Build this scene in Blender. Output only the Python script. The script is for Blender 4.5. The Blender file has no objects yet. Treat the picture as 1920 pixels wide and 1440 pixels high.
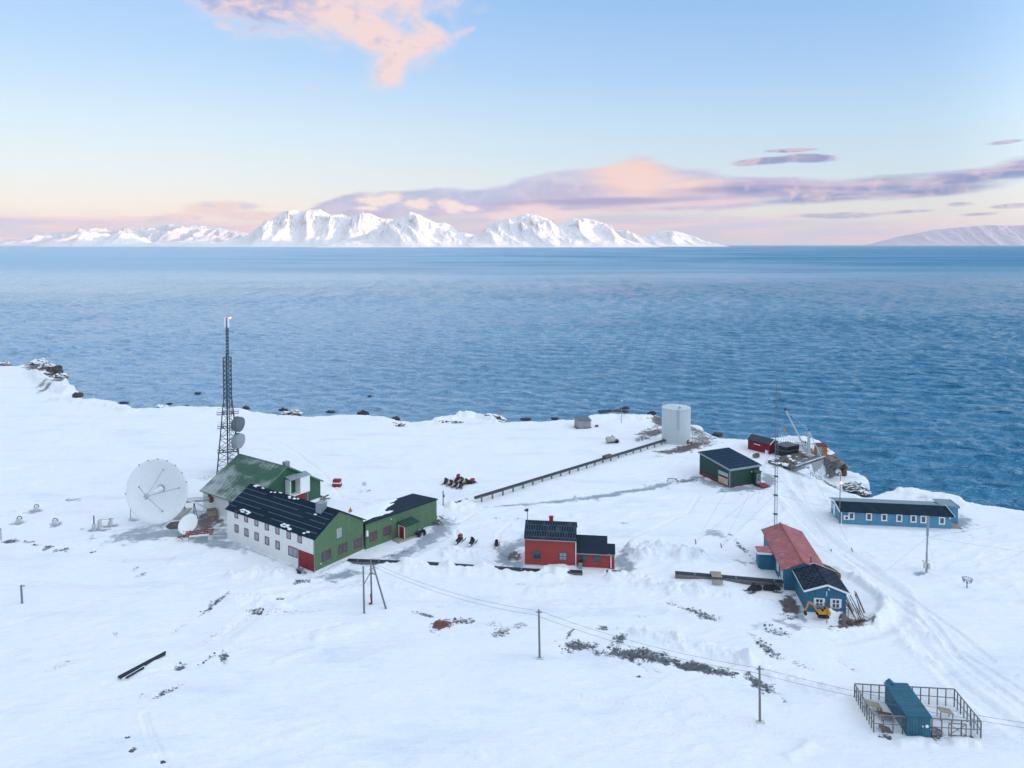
import bpy, bmesh, math, random
import numpy as np
from mathutils import Vector, Matrix
R = math.radians
scene = bpy.context.scene
col = scene.collection

# ------------------------------------------------------------------ camera
H, F, PIT, HOR = 50.0, 1380.0, R(2.0), 459.0
CY = HOR + F * math.tan(PIT)
cam = bpy.data.objects.new("camera", bpy.data.cameras.new("camera"))
col.objects.link(cam)
cam.location = (0, 0, H)
cam.rotation_euler = (R(90) - PIT, 0, 0)
cam.data.sensor_width = 36.0
cam.data.lens = F / 1920 * 36
cam.data.shift_y = (CY - 720) / 1920
cam.data.clip_start = 0.5
cam.data.clip_end = 400000
scene.camera = cam

# ------------------------------------------------------------------ exposure
scene.view_settings.view_transform = 'Standard'
scene.view_settings.look = 'None'
scene.view_settings.exposure = EXPO = 0.0
scene.view_settings.gamma = 1.0
scene.view_settings.use_curve_mapping = False

# ------------------------------------------------------------------ photo geometry helpers (a photo pixel -> a place in the world)
def ray(px, py):
    a = (px - 960) / F; b = -(py - CY) / F
    return Vector((a, math.cos(PIT) + b * math.sin(PIT), -math.sin(PIT) + b * math.cos(PIT)))
def g(px, py, z=0.0):
    r = ray(px, py); t = (z - H) / r.z
    return Vector((0, 0, H)) + r * t
def zt(p, py):
    k = (CY - py) / F; y = p[1]
    return (k * y * math.cos(PIT) - y * math.sin(PIT)) / (math.cos(PIT) + k * math.sin(PIT)) + H
def azel(px, py):
    r = ray(px, py).normalized()
    return math.degrees(math.atan2(r.x, r.y)), math.degrees(math.asin(r.z))
def srgb(r, gg, b):
    f = lambda c: (c / 255) / 12.92 if c / 255 <= 0.04045 else ((c / 255 + 0.055) / 1.055) ** 2.4
    return (f(r), f(gg), f(b))

# ------------------------------------------------------------------ node helper
class NB:
    def __init__(s, tree): s.t = tree; s.n = tree.nodes; s.l = tree.links
    def node(s, typ, **kw):
        n = s.n.new(typ)
        for k, v in kw.items(): setattr(n, k, v)
        return n
    def put(s, sock, v):
        if isinstance(v, bpy.types.NodeSocket): s.l.new(v, sock)
        elif v is not None: sock.default_value = v
    def m(s, op, a, b=None, c=None, clamp=False):
        n = s.node('ShaderNodeMath', operation=op, use_clamp=clamp)
        s.put(n.inputs[0], a); s.put(n.inputs[1], b); s.put(n.inputs[2], c)
        return n.outputs[0]
    def vm(s, op, a, b=None):
        n = s.node('ShaderNodeVectorMath', operation=op); s.put(n.inputs[0], a); s.put(n.inputs[1], b)
        return n.outputs['Value'] if op in ('LENGTH', 'DOT_PRODUCT') else n.outputs[0]
    def ss(s, v, lo, hi, a=0.0, b=1.0, smooth=True):
        n = s.node('ShaderNodeMapRange', interpolation_type='SMOOTHSTEP' if smooth else 'LINEAR')
        s.put(n.inputs[0], v); s.put(n.inputs[1], lo); s.put(n.inputs[2], hi); s.put(n.inputs[3], a); s.put(n.inputs[4], b)
        return n.outputs[0]
    def mix(s, f, a, b, blend='MIX'):
        n = s.node('ShaderNodeMix', data_type='RGBA', blend_type=blend)
        s.put(n.inputs[0], f)
        for i, v in ((6, a), (7, b)):
            if isinstance(v, tuple) and len(v) == 3: v = (*v, 1)
            s.put(n.inputs[i], v)
        return n.outputs[2]
    def noise(s, vec, scale, detail=3, rough=0.55, dist=0.0, lac=2.0):
        n = s.node('ShaderNodeTexNoise')
        s.put(n.inputs['Vector'], vec); n.inputs['Scale'].default_value = scale; n.inputs['Detail'].default_value = detail
        n.inputs['Roughness'].default_value = rough; n.inputs['Distortion'].default_value = dist; n.inputs['Lacunarity'].default_value = lac
        return n.outputs[0]
    def comb(s, x, y, z):
        n = s.node('ShaderNodeCombineXYZ'); s.put(n.inputs[0], x); s.put(n.inputs[1], y); s.put(n.inputs[2], z); return n.outputs[0]
    def mapping(s, vec, loc=(0, 0, 0), rot=(0, 0, 0), scale=(1, 1, 1), typ='POINT'):
        n = s.node('ShaderNodeMapping', vector_type=typ); s.put(n.inputs[0], vec)
        n.inputs[1].default_value = loc; n.inputs[2].default_value = rot; n.inputs[3].default_value = scale
        return n.outputs[0]
    def ramp(s, f, stops):
        n = s.node('ShaderNodeValToRGB'); s.put(n.inputs[0], f); e = n.color_ramp.elements
        while len(e) < len(stops): e.new(0.5)
        for q, (p, c) in zip(e, stops): q.position = p; q.color = (*c, 1)
        return n.outputs[0]

# ------------------------------------------------------------------ world: low evening sun behind the camera, clouds over the far shore
SUN_AZ, SUN_EL = 104.0, 6.0            # compass bearing clockwise from +Y, elevation
world = bpy.data.worlds.new("World"); scene.world = world; world.use_nodes = True
def build_sky():
    W = NB(world.node_tree); W.n.clear()
    out = W.node('ShaderNodeOutputWorld'); bg = W.node('ShaderNodeBackground')
    W.l.new(bg.outputs[0], out.inputs[0])
    tc = W.node('ShaderNodeTexCoord').outputs['Generated']
    sep = W.node('ShaderNodeSeparateXYZ'); W.l.new(W.vm('NORMALIZE', tc), sep.inputs[0])
    X, Y, Z = sep.outputs
    A = W.m('MULTIPLY', W.m('ARCTAN2', X, Y), 57.29578)
    E = W.m('MULTIPLY', W.m('ARCSINE', Z), 57.29578)
    AE = W.comb(A, E, 0.0)
    st = W.node('ShaderNodeTexSky', sky_type='NISHITA'); st.sun_disc = False
    st.sun_elevation = R(SUN_EL); st.sun_rotation = R(SUN_AZ); st.altitude = 50; st.air_density = 1.0; st.dust_density = 0.6; st.ozone_density = 2.0
    STR = 0.1
    # clear-sky colour by elevation
    f = W.m('DIVIDE', W.m('ADD', E, 2.0), 92.0)
    P = lambda e: (e + 2.0) / 92.0
    grad = W.ramp(f, [(P(-2), srgb(205, 205, 228)), (P(0.2), srgb(232, 216, 228)), (P(1.3), srgb(250, 230, 226)), (P(2.6), srgb(249, 238, 230)),
                      (P(4.8), srgb(232, 239, 244)), (P(8.5), srgb(213, 233, 250)), (P(13), srgb(184, 216, 251)), (P(19), srgb(155, 198, 246)),
                      (P(30), srgb(176, 212, 252)), (P(90), srgb(205, 226, 255))])
    right = W.ss(A, -30.0, 32.0)
    grad = W.mix(1.0, grad, W.mix(right, (1.03, 1.02, 1.0), (0.76, 0.86, 0.93)), 'MULTIPLY')
    high = W.ss(E, 21.0, 55.0)
    grad = W.mix(1.0, grad, W.mix(high, (1.0, 1.0, 1.0), (1.55, 1.22, 1.0)), 'MULTIPLY')
    # the sky behind, towards the low sun, is brighter and paler
    sunside = W.ss(W.vm('DOT_PRODUCT', tc, tuple(sd_of())), 0.25, 0.95)
    grad = W.mix(1.0, grad, W.mix(sunside, (1.0, 1.0, 1.0), (4.6, 3.7, 3.0)), 'MULTIPLY')
    base = W.mix(0.06, grad, W.mix(1.0, st.outputs[0], (STR * 6, STR * 6, STR * 6), 'MULTIPLY'))

    def blob(b):
        px, py, rx, ry, tilt = b
        a0, e0 = azel(px, py); a1, _ = azel(px + rx, py); _, e1 = azel(px, py - ry)
        v = W.mapping(AE, (a0, e0, 0), (0, 0, R(tilt)), (a1 - a0, e1 - e0, 1), 'TEXTURE')
        return W.m('SUBTRACT', 1.0, W.vm('LENGTH', v))
    def field(blobs, k=0.25):
        r = blob(blobs[0])
        for b in blobs[1:]:
            r = W.m('SMOOTH_MAX', r, blob(b), k)
        return r
    def layer(cur, blobs, sx, sy, amp, lo, hi, colour, opacity=1.0, detail=5, warp=0.0, rough=0.58, off=0.0):
        n = W.noise(W.mapping(AE, (off, off, 0), (0, 0, 0), (sx, sy, 1)), 1.0, detail, rough, warp)
        d = W.m('ADD', field(blobs), W.m('MULTIPLY', W.m('SUBTRACT', n, 0.5), amp))
        a = W.ss(d, lo, hi)
        if opacity != 1.0: a = W.m('MULTIPLY', a, opacity)
        return W.mix(a, cur, colour(n, d) if callable(colour) else colour)
    lilac, blue, peach, rose, cream = srgb(160, 168, 212), srgb(120, 152, 208), srgb(252, 212, 202), srgb(240, 196, 208), srgb(255, 232, 222)
    c = base
    def pos(px, py, dx, dy, soft):
        """0..1 along the direction dx,dy (photo pixels) through px,py"""
        a0, e0 = azel(px, py); a1, e1 = azel(px + dx, py + dy)
        v = (a1 - a0, e1 - e0); L = math.hypot(*v); v = (v[0] / L, v[1] / L, 0)
        t = W.m('SUBTRACT', W.vm('DOT_PRODUCT', AE, v), a0 * v[0] + e0 * v[1])
        return W.ss(t, -L * soft, L * soft)
    fine = W.noise(W.mapping(AE, (3, 1, 0), (0, 0, 0), (0.55, 0.9, 1)), 1.0, 6, 0.6, 0.6)
    strat = W.noise(W.mapping(AE, (9, 4, 0), (0, 0, R(4)), (0.09, 0.95, 1)), 1.0, 5, 0.55, 0.5)
    # low pale strata near the horizon
    c = layer(c, [(130, 428, 420, 34, 0), (430, 436, 260, 26, 0)], 0.10, 1.1, 1.3, 0.05, 0.7,
              lambda n, d: W.mix(W.ss(strat, 0.40, 0.60), srgb(250, 212, 214), srgb(204, 208, 232)), 0.95, off=2.0)
    c = layer(c, [(1250, 430, 420, 44, 0), (1600, 440, 320, 30, 0), (900, 425, 300, 40, 0)], 0.09, 0.9, 0.9, 0.05, 0.7,
              lambda n, d: W.mix(W.ss(strat, 0.42, 0.62), srgb(192, 194, 222), srgb(233, 204, 214)), 0.9, off=5.0)
    # pink heaps above the left shore
    c = layer(c, [(400, 390, 70, 17, 3), (450, 386, 50, 10, 0), (330, 408, 90, 12, 5), (480, 405, 110, 12, 0)], 0.4, 1.1, 1.2, -0.1, 0.6,
              lambda n, d: W.mix(W.ss(fine, 0.34, 0.52), srgb(214, 210, 228), srgb(250, 216, 210)), 0.9, off=7.0)
    # the long lens-shaped bank
    bank = [(640, 390, 80, 26, 18), (760, 385, 170, 32, 4), (900, 380, 200, 30, 3), (1010, 365, 150, 40, 10), (1120, 352, 150, 45, 5), (1195, 335, 95, 47, -6),
            (1260, 345, 130, 38, -4), (1400, 352, 250, 24, -1), (1180, 378, 320, 24, 0)]
    def bankcol(n, d):
        up = pos(1100, 345, 0, -40, 1.0)
        k = W.mix(W.ss(W.m('ADD', up, W.m('MULTIPLY', W.m('SUBTRACT', strat, 0.5), 1.6)), 0.2, 0.8), srgb(190, 180, 214), srgb(192, 202, 230))
        dome = W.ss(W.m('ADD', field([(1195, 332, 150, 62, -8), (1300, 350, 130, 22, 0)]), W.m('MULTIPLY', W.m('SUBTRACT', strat, 0.5), 0.7)), 0.05, 0.75)
        k = W.mix(dome, k, srgb(252, 214, 204))
        west = W.ss(field([(800, 372, 260, 34, 4)]), 0.0, 0.6)
        k = W.mix(W.m('MULTIPLY', west, 0.75), k, srgb(168, 192, 228))
        under = W.ss(W.m('ADD', field([(1060, 398, 260, 10, 3), (1330, 380, 200, 10, 2)]), W.m('MULTIPLY', W.m('SUBTRACT', strat, 0.5), 1.2)), 0.1, 0.7)
        k = W.mix(W.m('MULTIPLY', under, 0.8), k, srgb(238, 208, 216))
        dark = W.ss(W.m('ADD', field([(1100, 379, 330, 10, 1), (1400, 356, 230, 12, 0)]), W.m('MULTIPLY', W.m('SUBTRACT', strat, 0.5), 1.0)), 0.1, 0.8)
        k = W.mix(W.m('MULTIPLY', W.ss(fine, 0.42, 0.72), 0.45), k, srgb(238, 220, 230))
        return W.mix(W.m('MULTIPLY', dark, 0.9), k, srgb(158, 152, 200))
    c = layer(c, bank, 0.22, 1.0, 0.8, 0.0, 0.34, bankcol, 0.96, off=11.0)
    # banded cloud to the right
    def bandcol(n, d):
        k = W.mix(W.ss(strat, 0.42, 0.62), srgb(116, 140, 194), srgb(204, 184, 212))
        return W.mix(W.ss(fine, 0.44, 0.85), k, srgb(240, 208, 214))
    c = layer(c, [(1440, 352, 190, 24, 0), (1620, 349, 230, 24, 3), (1800, 335, 200, 28, 6), (1920, 316, 130, 32, 6), (1560, 370, 220, 17, 2), (1750, 358, 210, 17, 4)],
              0.14, 1.0, 1.0, 0.12, 0.75, bandcol, 0.97, off=17.0)
    c = layer(c, [(1435, 302, 105, 12, 3), (1515, 296, 85, 13, -2), (1480, 282, 80, 6, 0)], 0.3, 1.6, 0.7, 0.2, 0.6,
              lambda n, d: W.mix(W.ss(fine, 0.42, 0.60), srgb(132, 144, 192), srgb(216, 186, 206)), 0.9, off=19.0)
    c = layer(c, [(1885, 266, 60, 7, 3), (1900, 386, 70, 8, 2), (1800, 383, 45, 8, 0), (1835, 402, 60, 6, 2), (1690, 398, 110, 6, 3), (1560, 405, 150, 10, 0)], 0.3, 1.5, 0.9, 0.25, 0.7,
              lambda n, d: W.mix(W.ss(fine, 0.44, 0.60), srgb(138, 152, 196), srgb(206, 190, 212)), 0.75, off=23.0)
    # heaps over the summits
    c = layer(c, [(700, 378, 46, 16, -6), (730, 372, 40, 17, 0), (785, 383, 44, 17, -5), (848, 387, 42, 19, -12), (885, 392, 28, 10, 0), (690, 390, 40, 8, 0)], 1.3, 2.2, 1.3, 0.02, 0.6,
              lambda n, d: W.mix(W.ss(d, 0.15, 0.7), srgb(226, 208, 222), srgb(255, 234, 226)), 0.97, off=29.0)
    c = layer(c, [(1000, 396, 80, 22, 0), (960, 404, 70, 18, 0), (1030, 404, 60, 14, 0)], 0.6, 1.2, 0.9, 0.0, 0.7, srgb(250, 220, 222), 0.92, off=31.0)
    # tall loose cloud at the top
    def topcol(n, d):
        k = W.mix(W.ss(W.m('ADD', fine, W.m('MULTIPLY', pos(560, 40, -90, -20, 1.0), -0.25)), 0.12, 0.50), srgb(170, 182, 222), srgb(248, 220, 218))
        return W.mix(W.ss(d, 0.1, 0.55), srgb(240, 222, 230), k)
    c = layer(c, [(440, -15, 130, 80, -10), (560, 0, 200, 85, -8), (650, 35, 160, 65, -14), (720, 65, 125, 62, -25), (780, 80, 90, 46, 10), (740, 112, 62, 52, 40), (728, 140, 46, 30, 20), (720, -20, 170, 80, 0), (600, -120, 300, 90, 0)],
              0.36, 0.55, 1.6, -0.12, 0.75, topcol, 0.95, detail=8, warp=0.5, rough=0.62, off=37.0)
    c = layer(c, [(870, 60, 50, 14, 20), (580, 165, 40, 6, 0), (640, 190, 30, 5, 0), (420, 50, 50, 16, -10)], 0.6, 0.9, 1.4, 0.35, 0.9, srgb(232, 216, 230), 0.6, off=41.0)
    k = 1.0 / (STR * 2 ** EXPO)
    c = W.mix(1.0, c, (k, k, k), 'MULTIPLY')
    W.l.new(c, bg.inputs[0]); bg.inputs[1].default_value = STR
def sd_of():
    return (math.sin(R(SUN_AZ)) * math.cos(R(SUN_EL)), math.cos(R(SUN_AZ)) * math.cos(R(SUN_EL)), math.sin(R(SUN_EL)))
build_sky()


sun = bpy.data.objects.new("sun", bpy.data.lights.new("sun", 'SUN'))
col.objects.link(sun)
sun.data.energy = 5.0; sun.data.angle = R(0.5); sun.data.color = (1.0, 0.56, 0.30)
sd = Vector((math.sin(R(SUN_AZ)) * math.cos(R(SUN_EL)), math.cos(R(SUN_AZ)) * math.cos(R(SUN_EL)), math.sin(R(SUN_EL))))
sun.rotation_euler = sd.to_track_quat('Z', 'Y').to_euler()
sun.location = (0, -50, 120)

# ------------------------------------------------------------------ materials
MATS = {}
def new_mat(name):
    m = bpy.data.materials.new(name); m.use_nodes = True; N = NB(m.node_tree); N.n.clear()
    o = N.node('ShaderNodeOutputMaterial'); b = N.node('ShaderNodeBsdfPrincipled'); N.l.new(b.outputs[0], o.inputs[0])
    MATS[name] = m
    return m, N, b, N.node('ShaderNodeTexCoord')
def plain(name, c, rough=0.6, metal=0.0, vary=0.18, scale=1.5, streak=0.0, emit=None, spec=0.4, bump=0.0):
    """A painted or weathered surface: base colour with slow blotches, fine grain and (streak) vertical runs."""
    m, N, b, tc = new_mat(name)
    o = tc.outputs['Object']
    n1 = N.noise(o, scale, 4, 0.6); n2 = N.noise(o, scale * 9, 2, 0.6)
    k = N.m('ADD', N.m('MULTIPLY', N.m('SUBTRACT', n1, 0.5), vary * 2), N.m('MULTIPLY', N.m('SUBTRACT', n2, 0.5), vary))
    if streak:
        s = N.noise(N.mapping(o, scale=(2.2, 2.2, 0.15)), 2.0, 3, 0.6)
        k = N.m('ADD', k, N.m('MULTIPLY', N.m('SUBTRACT', s, 0.5), streak * 2))
    k = N.m('ADD', k, 1.0)
    cc = N.vm('MULTIPLY', c, N.comb(k, k, k))
    N.put(b.inputs['Base Color'], cc)
    b.inputs['Roughness'].default_value = rough; b.inputs['Metallic'].default_value = metal
    b.inputs['Specular IOR Level'].default_value = spec
    if bump:
        bn = N.node('ShaderNodeBump'); bn.inputs['Strength'].default_value = bump; bn.inputs['Distance'].default_value = 0.05
        N.put(bn.inputs['Height'], n2); N.put(b.inputs['Normal'], bn.outputs[0])
    if emit:
        b.inputs['Emission Color'].default_value = (*emit[0], 1); b.inputs['Emission Strength'].default_value = emit[1]
    return m
def boards(name, c, axis='xy', period=0.2, depth=0.5, rough=0.65, vary=0.15, streak=0.1, gap=0.6, snow=0.0, lap=False, spec=0.35):
    """Board, batten or ribbed cladding: grooves run by object position; axis 'xy' gives upright boards, 'z' level ones, 'x'/'y' ribs."""
    m, N, b, tc = new_mat(name)
    o = tc.outputs['Object']
    sp = N.node('ShaderNodeSeparateXYZ'); N.l.new(o, sp.inputs[0])
    u = {'xy': N.m('ADD', sp.outputs[0], sp.outputs[1]), 'z': sp.outputs[2], 'x': sp.outputs[0], 'y': sp.outputs[1]}[axis]
    q = N.m('DIVIDE', u, period); fr = N.m('FRACT', q); cell = N.m('FLOOR', q)
    edge = N.m('ABSOLUTE', N.m('SUBTRACT', fr, 0.5))
    groove = N.ss(edge, 0.40, 0.48)
    rnd = N.node('ShaderNodeTexWhiteNoise', noise_dimensions='1D'); N.put(rnd.inputs['W'], cell)
    n1 = N.noise(o, 0.8, 4, 0.6); s = N.noise(N.mapping(o, scale=(2.2, 2.2, 0.2)), 2.0, 3, 0.6)
    k = N.m('ADD', 1.0, N.m('MULTIPLY', N.m('SUBTRACT', rnd.outputs[0], 0.5), vary))
    k = N.m('ADD', k, N.m('MULTIPLY', N.m('SUBTRACT', n1, 0.5), vary * 2))
    k = N.m('ADD', k, N.m('MULTIPLY', N.m('SUBTRACT', s, 0.5), streak * 2))
    k = N.m('MULTIPLY', k, N.m('SUBTRACT', 1.0, N.m('MULTIPLY', groove, gap)))
    cc = N.vm('MULTIPLY', c, N.comb(k, k, k))
    if snow:
        sn = N.noise(N.mapping(o, scale=(0.25, 0.10, 0.2)), 1.0, 4, 0.6); s2 = N.noise(N.mapping(o, scale=(0.5, 5.0, 0.5)), 1.0, 3, 0.7)
        s2 = N.m('MAXIMUM', s2, N.noise(N.mapping(o, scale=(0.4, 4.5, 0.4)), 1.0, 3, 0.7))
        f = N.ss(N.m('ADD', N.m('MULTIPLY', sn, 1.5), s2), 1.16, 1.55)
        cc = N.mix(N.m('MULTIPLY', f, snow), cc, (0.72, 0.76, 0.80))
    N.put(b.inputs['Base Color'], cc); b.inputs['Roughness'].default_value = rough; b.inputs['Specular IOR Level'].default_value = spec
    bn = N.node('ShaderNodeBump'); bn.inputs['Strength'].default_value = depth; bn.inputs['Distance'].default_value = 0.04
    N.put(bn.inputs['Height'], fr if lap else N.m('SUBTRACT', 1.0, groove)); N.put(b.inputs['Normal'], bn.outputs[0])
    return m
def patched_roof(name, c, c2, sx, sy, amount=0.5, rough=0.7):
    """Felt or tile roof with frost lying in a broken block pattern."""
    m, N, b, tc = new_mat(name)
    o = tc.outputs['Object']
    br = N.node('ShaderNodeTexBrick'); N.l.new(o, br.inputs['Vector'])
    br.inputs['Scale'].default_value = 1.0; br.inputs['Brick Width'].default_value = sx; br.inputs['Row Height'].default_value = sy
    br.inputs['Mortar Size'].default_value = min(sx, sy) * 0.16; br.inputs['Mortar Smooth'].default_value = 0.6
    br.inputs['Color1'].default_value = (0.0, 0.0, 0.0, 1); br.inputs['Color2'].default_value = (0.55, 0.55, 0.55, 1); br.inputs['Mortar'].default_value = (1, 1, 1, 1)
    n = N.noise(o, 0.9, 5, 0.65)
    f = N.m('MULTIPLY', N.ss(N.m('ADD', N.m('MULTIPLY', br.outputs[0], 0.5), n), 0.62, 1.05), amount, clamp=True)
    k = N.m('ADD', 0.8, N.m('MULTIPLY', N.noise(o, 4.0, 3), 0.4))
    cc = N.mix(f, N.vm('MULTIPLY', c, N.comb(k, k, k)), c2)
    N.put(b.inputs['Base Color'], cc); b.inputs['Roughness'].default_value = 0.85; b.inputs['Specular IOR Level'].default_value = 0.15
    bn = N.node('ShaderNodeBump'); bn.inputs['Strength'].default_value = 0.4; bn.inputs['Distance'].default_value = 0.03
    N.put(bn.inputs['Height'], br.outputs[0]); N.put(b.inputs['Normal'], bn.outputs[0])
    return m

green = boards('green_cladding', (0.098, 0.172, 0.092), 'xy', 0.16, 0.4, vary=0.18, gap=0.25, streak=0.2)
green_dark = boards('dark_green_cladding', (0.022, 0.066, 0.050), 'xy', 0.22, 0.6, vary=0.2, gap=0.45)
green_barn = boards('barn_green_cladding', (0.040, 0.110, 0.062), 'xy', 0.30, 0.7, vary=0.15, gap=0.5)
roof_green = boards('green_sheet_roof', (0.045, 0.110, 0.070), 'y', 0.30, 0.7, vary=0.12, gap=0.35, snow=0.5)
white_wall = plain('white_render', (0.80, 0.79, 0.76), 0.8, vary=0.09, streak=0.12)
white_paint = plain('white_paint', (0.82, 0.82, 0.80), 0.55, vary=0.06, streak=0.05)
roof_dark = boards('dark_felt_roof', (0.012, 0.027, 0.044), 'x', 0.9, 0.3, rough=0.85, vary=0.25, gap=0.0, spec=0.12)
roof_flat = plain('dark_flat_roof', (0.020, 0.034, 0.052), 0.85, vary=0.25, spec=0.12)
roof_seam = plain('roof_seam', (0.09, 0.13, 0.18), 0.7)
red_paint = plain('red_paint', (0.24, 0.018, 0.024), 0.6, vary=0.15, streak=0.15)
red_door = plain('worn_red_door', (0.23, 0.020, 0.026), 0.6, vary=0.3, streak=0.35)
red_frame = plain('red_window_frame', (0.23, 0.030, 0.040), 0.6)
red_house = boards('red_siding', (0.38, 0.058, 0.056), 'z', 0.16, 0.7, vary=0.16, gap=0.4, streak=0.16)
boat_red = boards('boathouse_red', (0.20, 0.012, 0.022), 'xy', 0.25, 0.5, vary=0.15, gap=0.35)
blue_house = boards('blue_boards', (0.038, 0.165, 0.255), 'xy', 0.24, 0.8, vary=0.14, gap=0.55)
blue_long = boards('pale_blue_boards', (0.11, 0.28, 0.40), 'xy', 0.22, 0.4, vary=0.16, gap=0.35, streak=0.2)
blue_shed = boards('blue_sheet', (0.036, 0.135, 0.190), 'xy', 0.28, 0.8, vary=0.18, gap=0.5)
blue_roof = boards('blue_sheet_roof', (0.022, 0.120, 0.180), 'y', 0.34, 0.9, vary=0.25, gap=0.55, streak=0.2)
roof_red = patched_roof('red_tile_roof', (0.32, 0.085, 0.09), (0.48, 0.27, 0.29), 0.55, 0.30, 0.85)
roof_frost = patched_roof('frosted_felt_roof', (0.008, 0.017, 0.028), (0.08, 0.11, 0.15), 0.9, 0.7, 0.4)
roof_slate = patched_roof('frosted_slate_roof', (0.014, 0.026, 0.040), (0.16, 0.21, 0.26), 0.40, 0.9, 0.38)
roof_pale = plain('pale_felt_roof', (0.19, 0.26, 0.30), 0.6, vary=0.12)
trim_grey = plain('grey_trim', (0.26, 0.30, 0.32), 0.6)
teal_frame = plain('dark_teal_frame', (0.045, 0.10, 0.11), 0.6)
glass = plain('window_glass', (0.045, 0.065, 0.085), 0.08, vary=0.5, scale=2.0, spec=0.8)
curtain_glass = plain('curtained_glass', (0.28, 0.33, 0.38), 0.15, vary=0.3, scale=2.0, spec=0.7)
dark_metal = plain('dark_steel', (0.060, 0.075, 0.095), 0.5, metal=0.3, vary=0.2)
grey_metal = plain('galvanised_steel', (0.30, 0.34, 0.38), 0.5, metal=0.4, vary=0.15)
drum_mat = plain('grey_radome', (0.115, 0.14, 0.16), 0.7, vary=0.1)
drum_pale = plain('pale_radome', (0.26, 0.30, 0.32), 0.7, vary=0.1)
white_panel = plain('white_antenna', (0.80, 0.82, 0.85), 0.45, vary=0.04)
dish_white = plain('dish_white', (0.86, 0.85, 0.83), 0.5, vary=0.04, streak=0.03)
seam_grey = plain('dish_seam', (0.66, 0.66, 0.66), 0.6)
black = plain('black_rubber', (0.012, 0.013, 0.016), 0.5, vary=0.2)
black_paint = plain('black_paint', (0.016, 0.020, 0.026), 0.5, vary=0.25)
orange = plain('orange_paint', (0.60, 0.22, 0.05), 0.4, vary=0.1)
yellow = plain('yellow_paint', (0.62, 0.30, 0.03), 0.45, vary=0.18)
pink_red = plain('bright_red_plastic', (0.34, 0.035, 0.05), 0.45, vary=0.1)
snow_white = plain('packed_snow', (0.86, 0.88, 0.90), 0.8, vary=0.03)
wood_grey = boards('weathered_wood', (0.20, 0.18, 0.17), 'x', 0.18, 0.5, vary=0.4, gap=0.6)
wood_pole = plain('pole_wood', (0.20, 0.19, 0.19), 0.8, vary=0.25, streak=0.25)
wood_brown = plain('brown_wood', (0.13, 0.085, 0.06), 0.85, vary=0.35, streak=0.2)
wood_orange = boards('orange_boards', (0.48, 0.20, 0.055), 'xy', 0.22, 0.5, vary=0.3, gap=0.5, streak=0.2)
rust = plain('rusty_steel', (0.22, 0.060, 0.035), 0.8, vary=0.5, scale=3)
concrete = plain('concrete', (0.42, 0.41, 0.39), 0.9, vary=0.2, streak=0.15, bump=0.4)
concrete_white = plain('white_concrete', (0.62, 0.61, 0.58), 0.9, vary=0.15, streak=0.15)
tank_paint = plain('pale_tank_steel', (0.53, 0.58, 0.59), 0.75, vary=0.06, streak=0.07, scale=0.5)
duct_top = plain('dark_duct_lid', (0.018, 0.028, 0.042), 0.6, vary=0.25)
duct_wood = boards('duct_boards', (0.17, 0.16, 0.15), 'z', 0.20, 0.6, vary=0.4, gap=0.7)
red_glow = plain('red_lamp', (0.8, 0.1, 0.1), 0.4, emit=((1.0, 0.25, 0.2), 6.0))
wire_mat = plain('wire', (0.10, 0.12, 0.15), 0.6)
rock_mat = plain('dark_rock', (0.070, 0.060, 0.055), 0.9, vary=0.5, scale=0.9, bump=1.0)
skin = plain('skin', (0.55, 0.32, 0.24), 0.6)
jacket_yellow = plain('yellow_jacket', (0.55, 0.36, 0.03), 0.8)
trouser_dark = plain('dark_trousers', (0.02, 0.022, 0.03), 0.9)
tan_board = plain('tan_board', (0.33, 0.28, 0.22), 0.9, vary=0.25)

# ------------------------------------------------------------------ noise for the terrain
_rs = np.random.RandomState(7); _perm = np.concatenate([_rs.permutation(512)] * 2)
_ga = _rs.rand(512) * 2 * np.pi; _gx, _gy = np.cos(_ga), np.sin(_ga)
def perlin(x, y):
    xi = np.floor(x).astype(np.int64); yi = np.floor(y).astype(np.int64); xf = x - xi; yf = y - yi
    u = xf ** 3 * (xf * (xf * 6 - 15) + 10); v = yf ** 3 * (yf * (yf * 6 - 15) + 10)
    def gr(a, b, dx, dy):
        h = _perm[(_perm[a & 511] + b) & 511]; return _gx[h] * dx + _gy[h] * dy
    a = gr(xi, yi, xf, yf); b = gr(xi + 1, yi, xf - 1, yf); c = gr(xi, yi + 1, xf, yf - 1); d = gr(xi + 1, yi + 1, xf - 1, yf - 1)
    return ((a + u * (b - a)) + v * ((c + u * (d - c)) - (a + u * (b - a)))) * 1.5
def fbm(x, y, o=4, gain=0.5):
    s = 0; a = 1
    for i in range(o): s = s + a * perlin(x + 17.3 * i, y - 9.1 * i); x = x * 2.03; y = y * 2.03; a *= gain
    return s
def ridged(x, y, o=4, gain=0.5):
    s = 0; a = 1; w = 1
    for i in range(o):
        n = (1 - np.abs(perlin(x + 31.7 * i, y + 5.9 * i))) ** 2 * w; s = s + a * n; w = np.clip(n * 1.6, 0, 1); x = x * 2.07; y = y * 2.07; a *= gain
    return s
def sm(x, lo, hi):
    t = np.clip((x - lo) / (hi - lo), 0, 1); return t * t * (3 - 2 * t)
def pix_of(x, y):
    c = y * math.cos(PIT) + H * math.sin(PIT); u = y * math.sin(PIT) - H * math.cos(PIT)
    c = np.where(c < 5, 5, c)
    return 960 + F * x / c, CY - F * u / c
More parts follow.
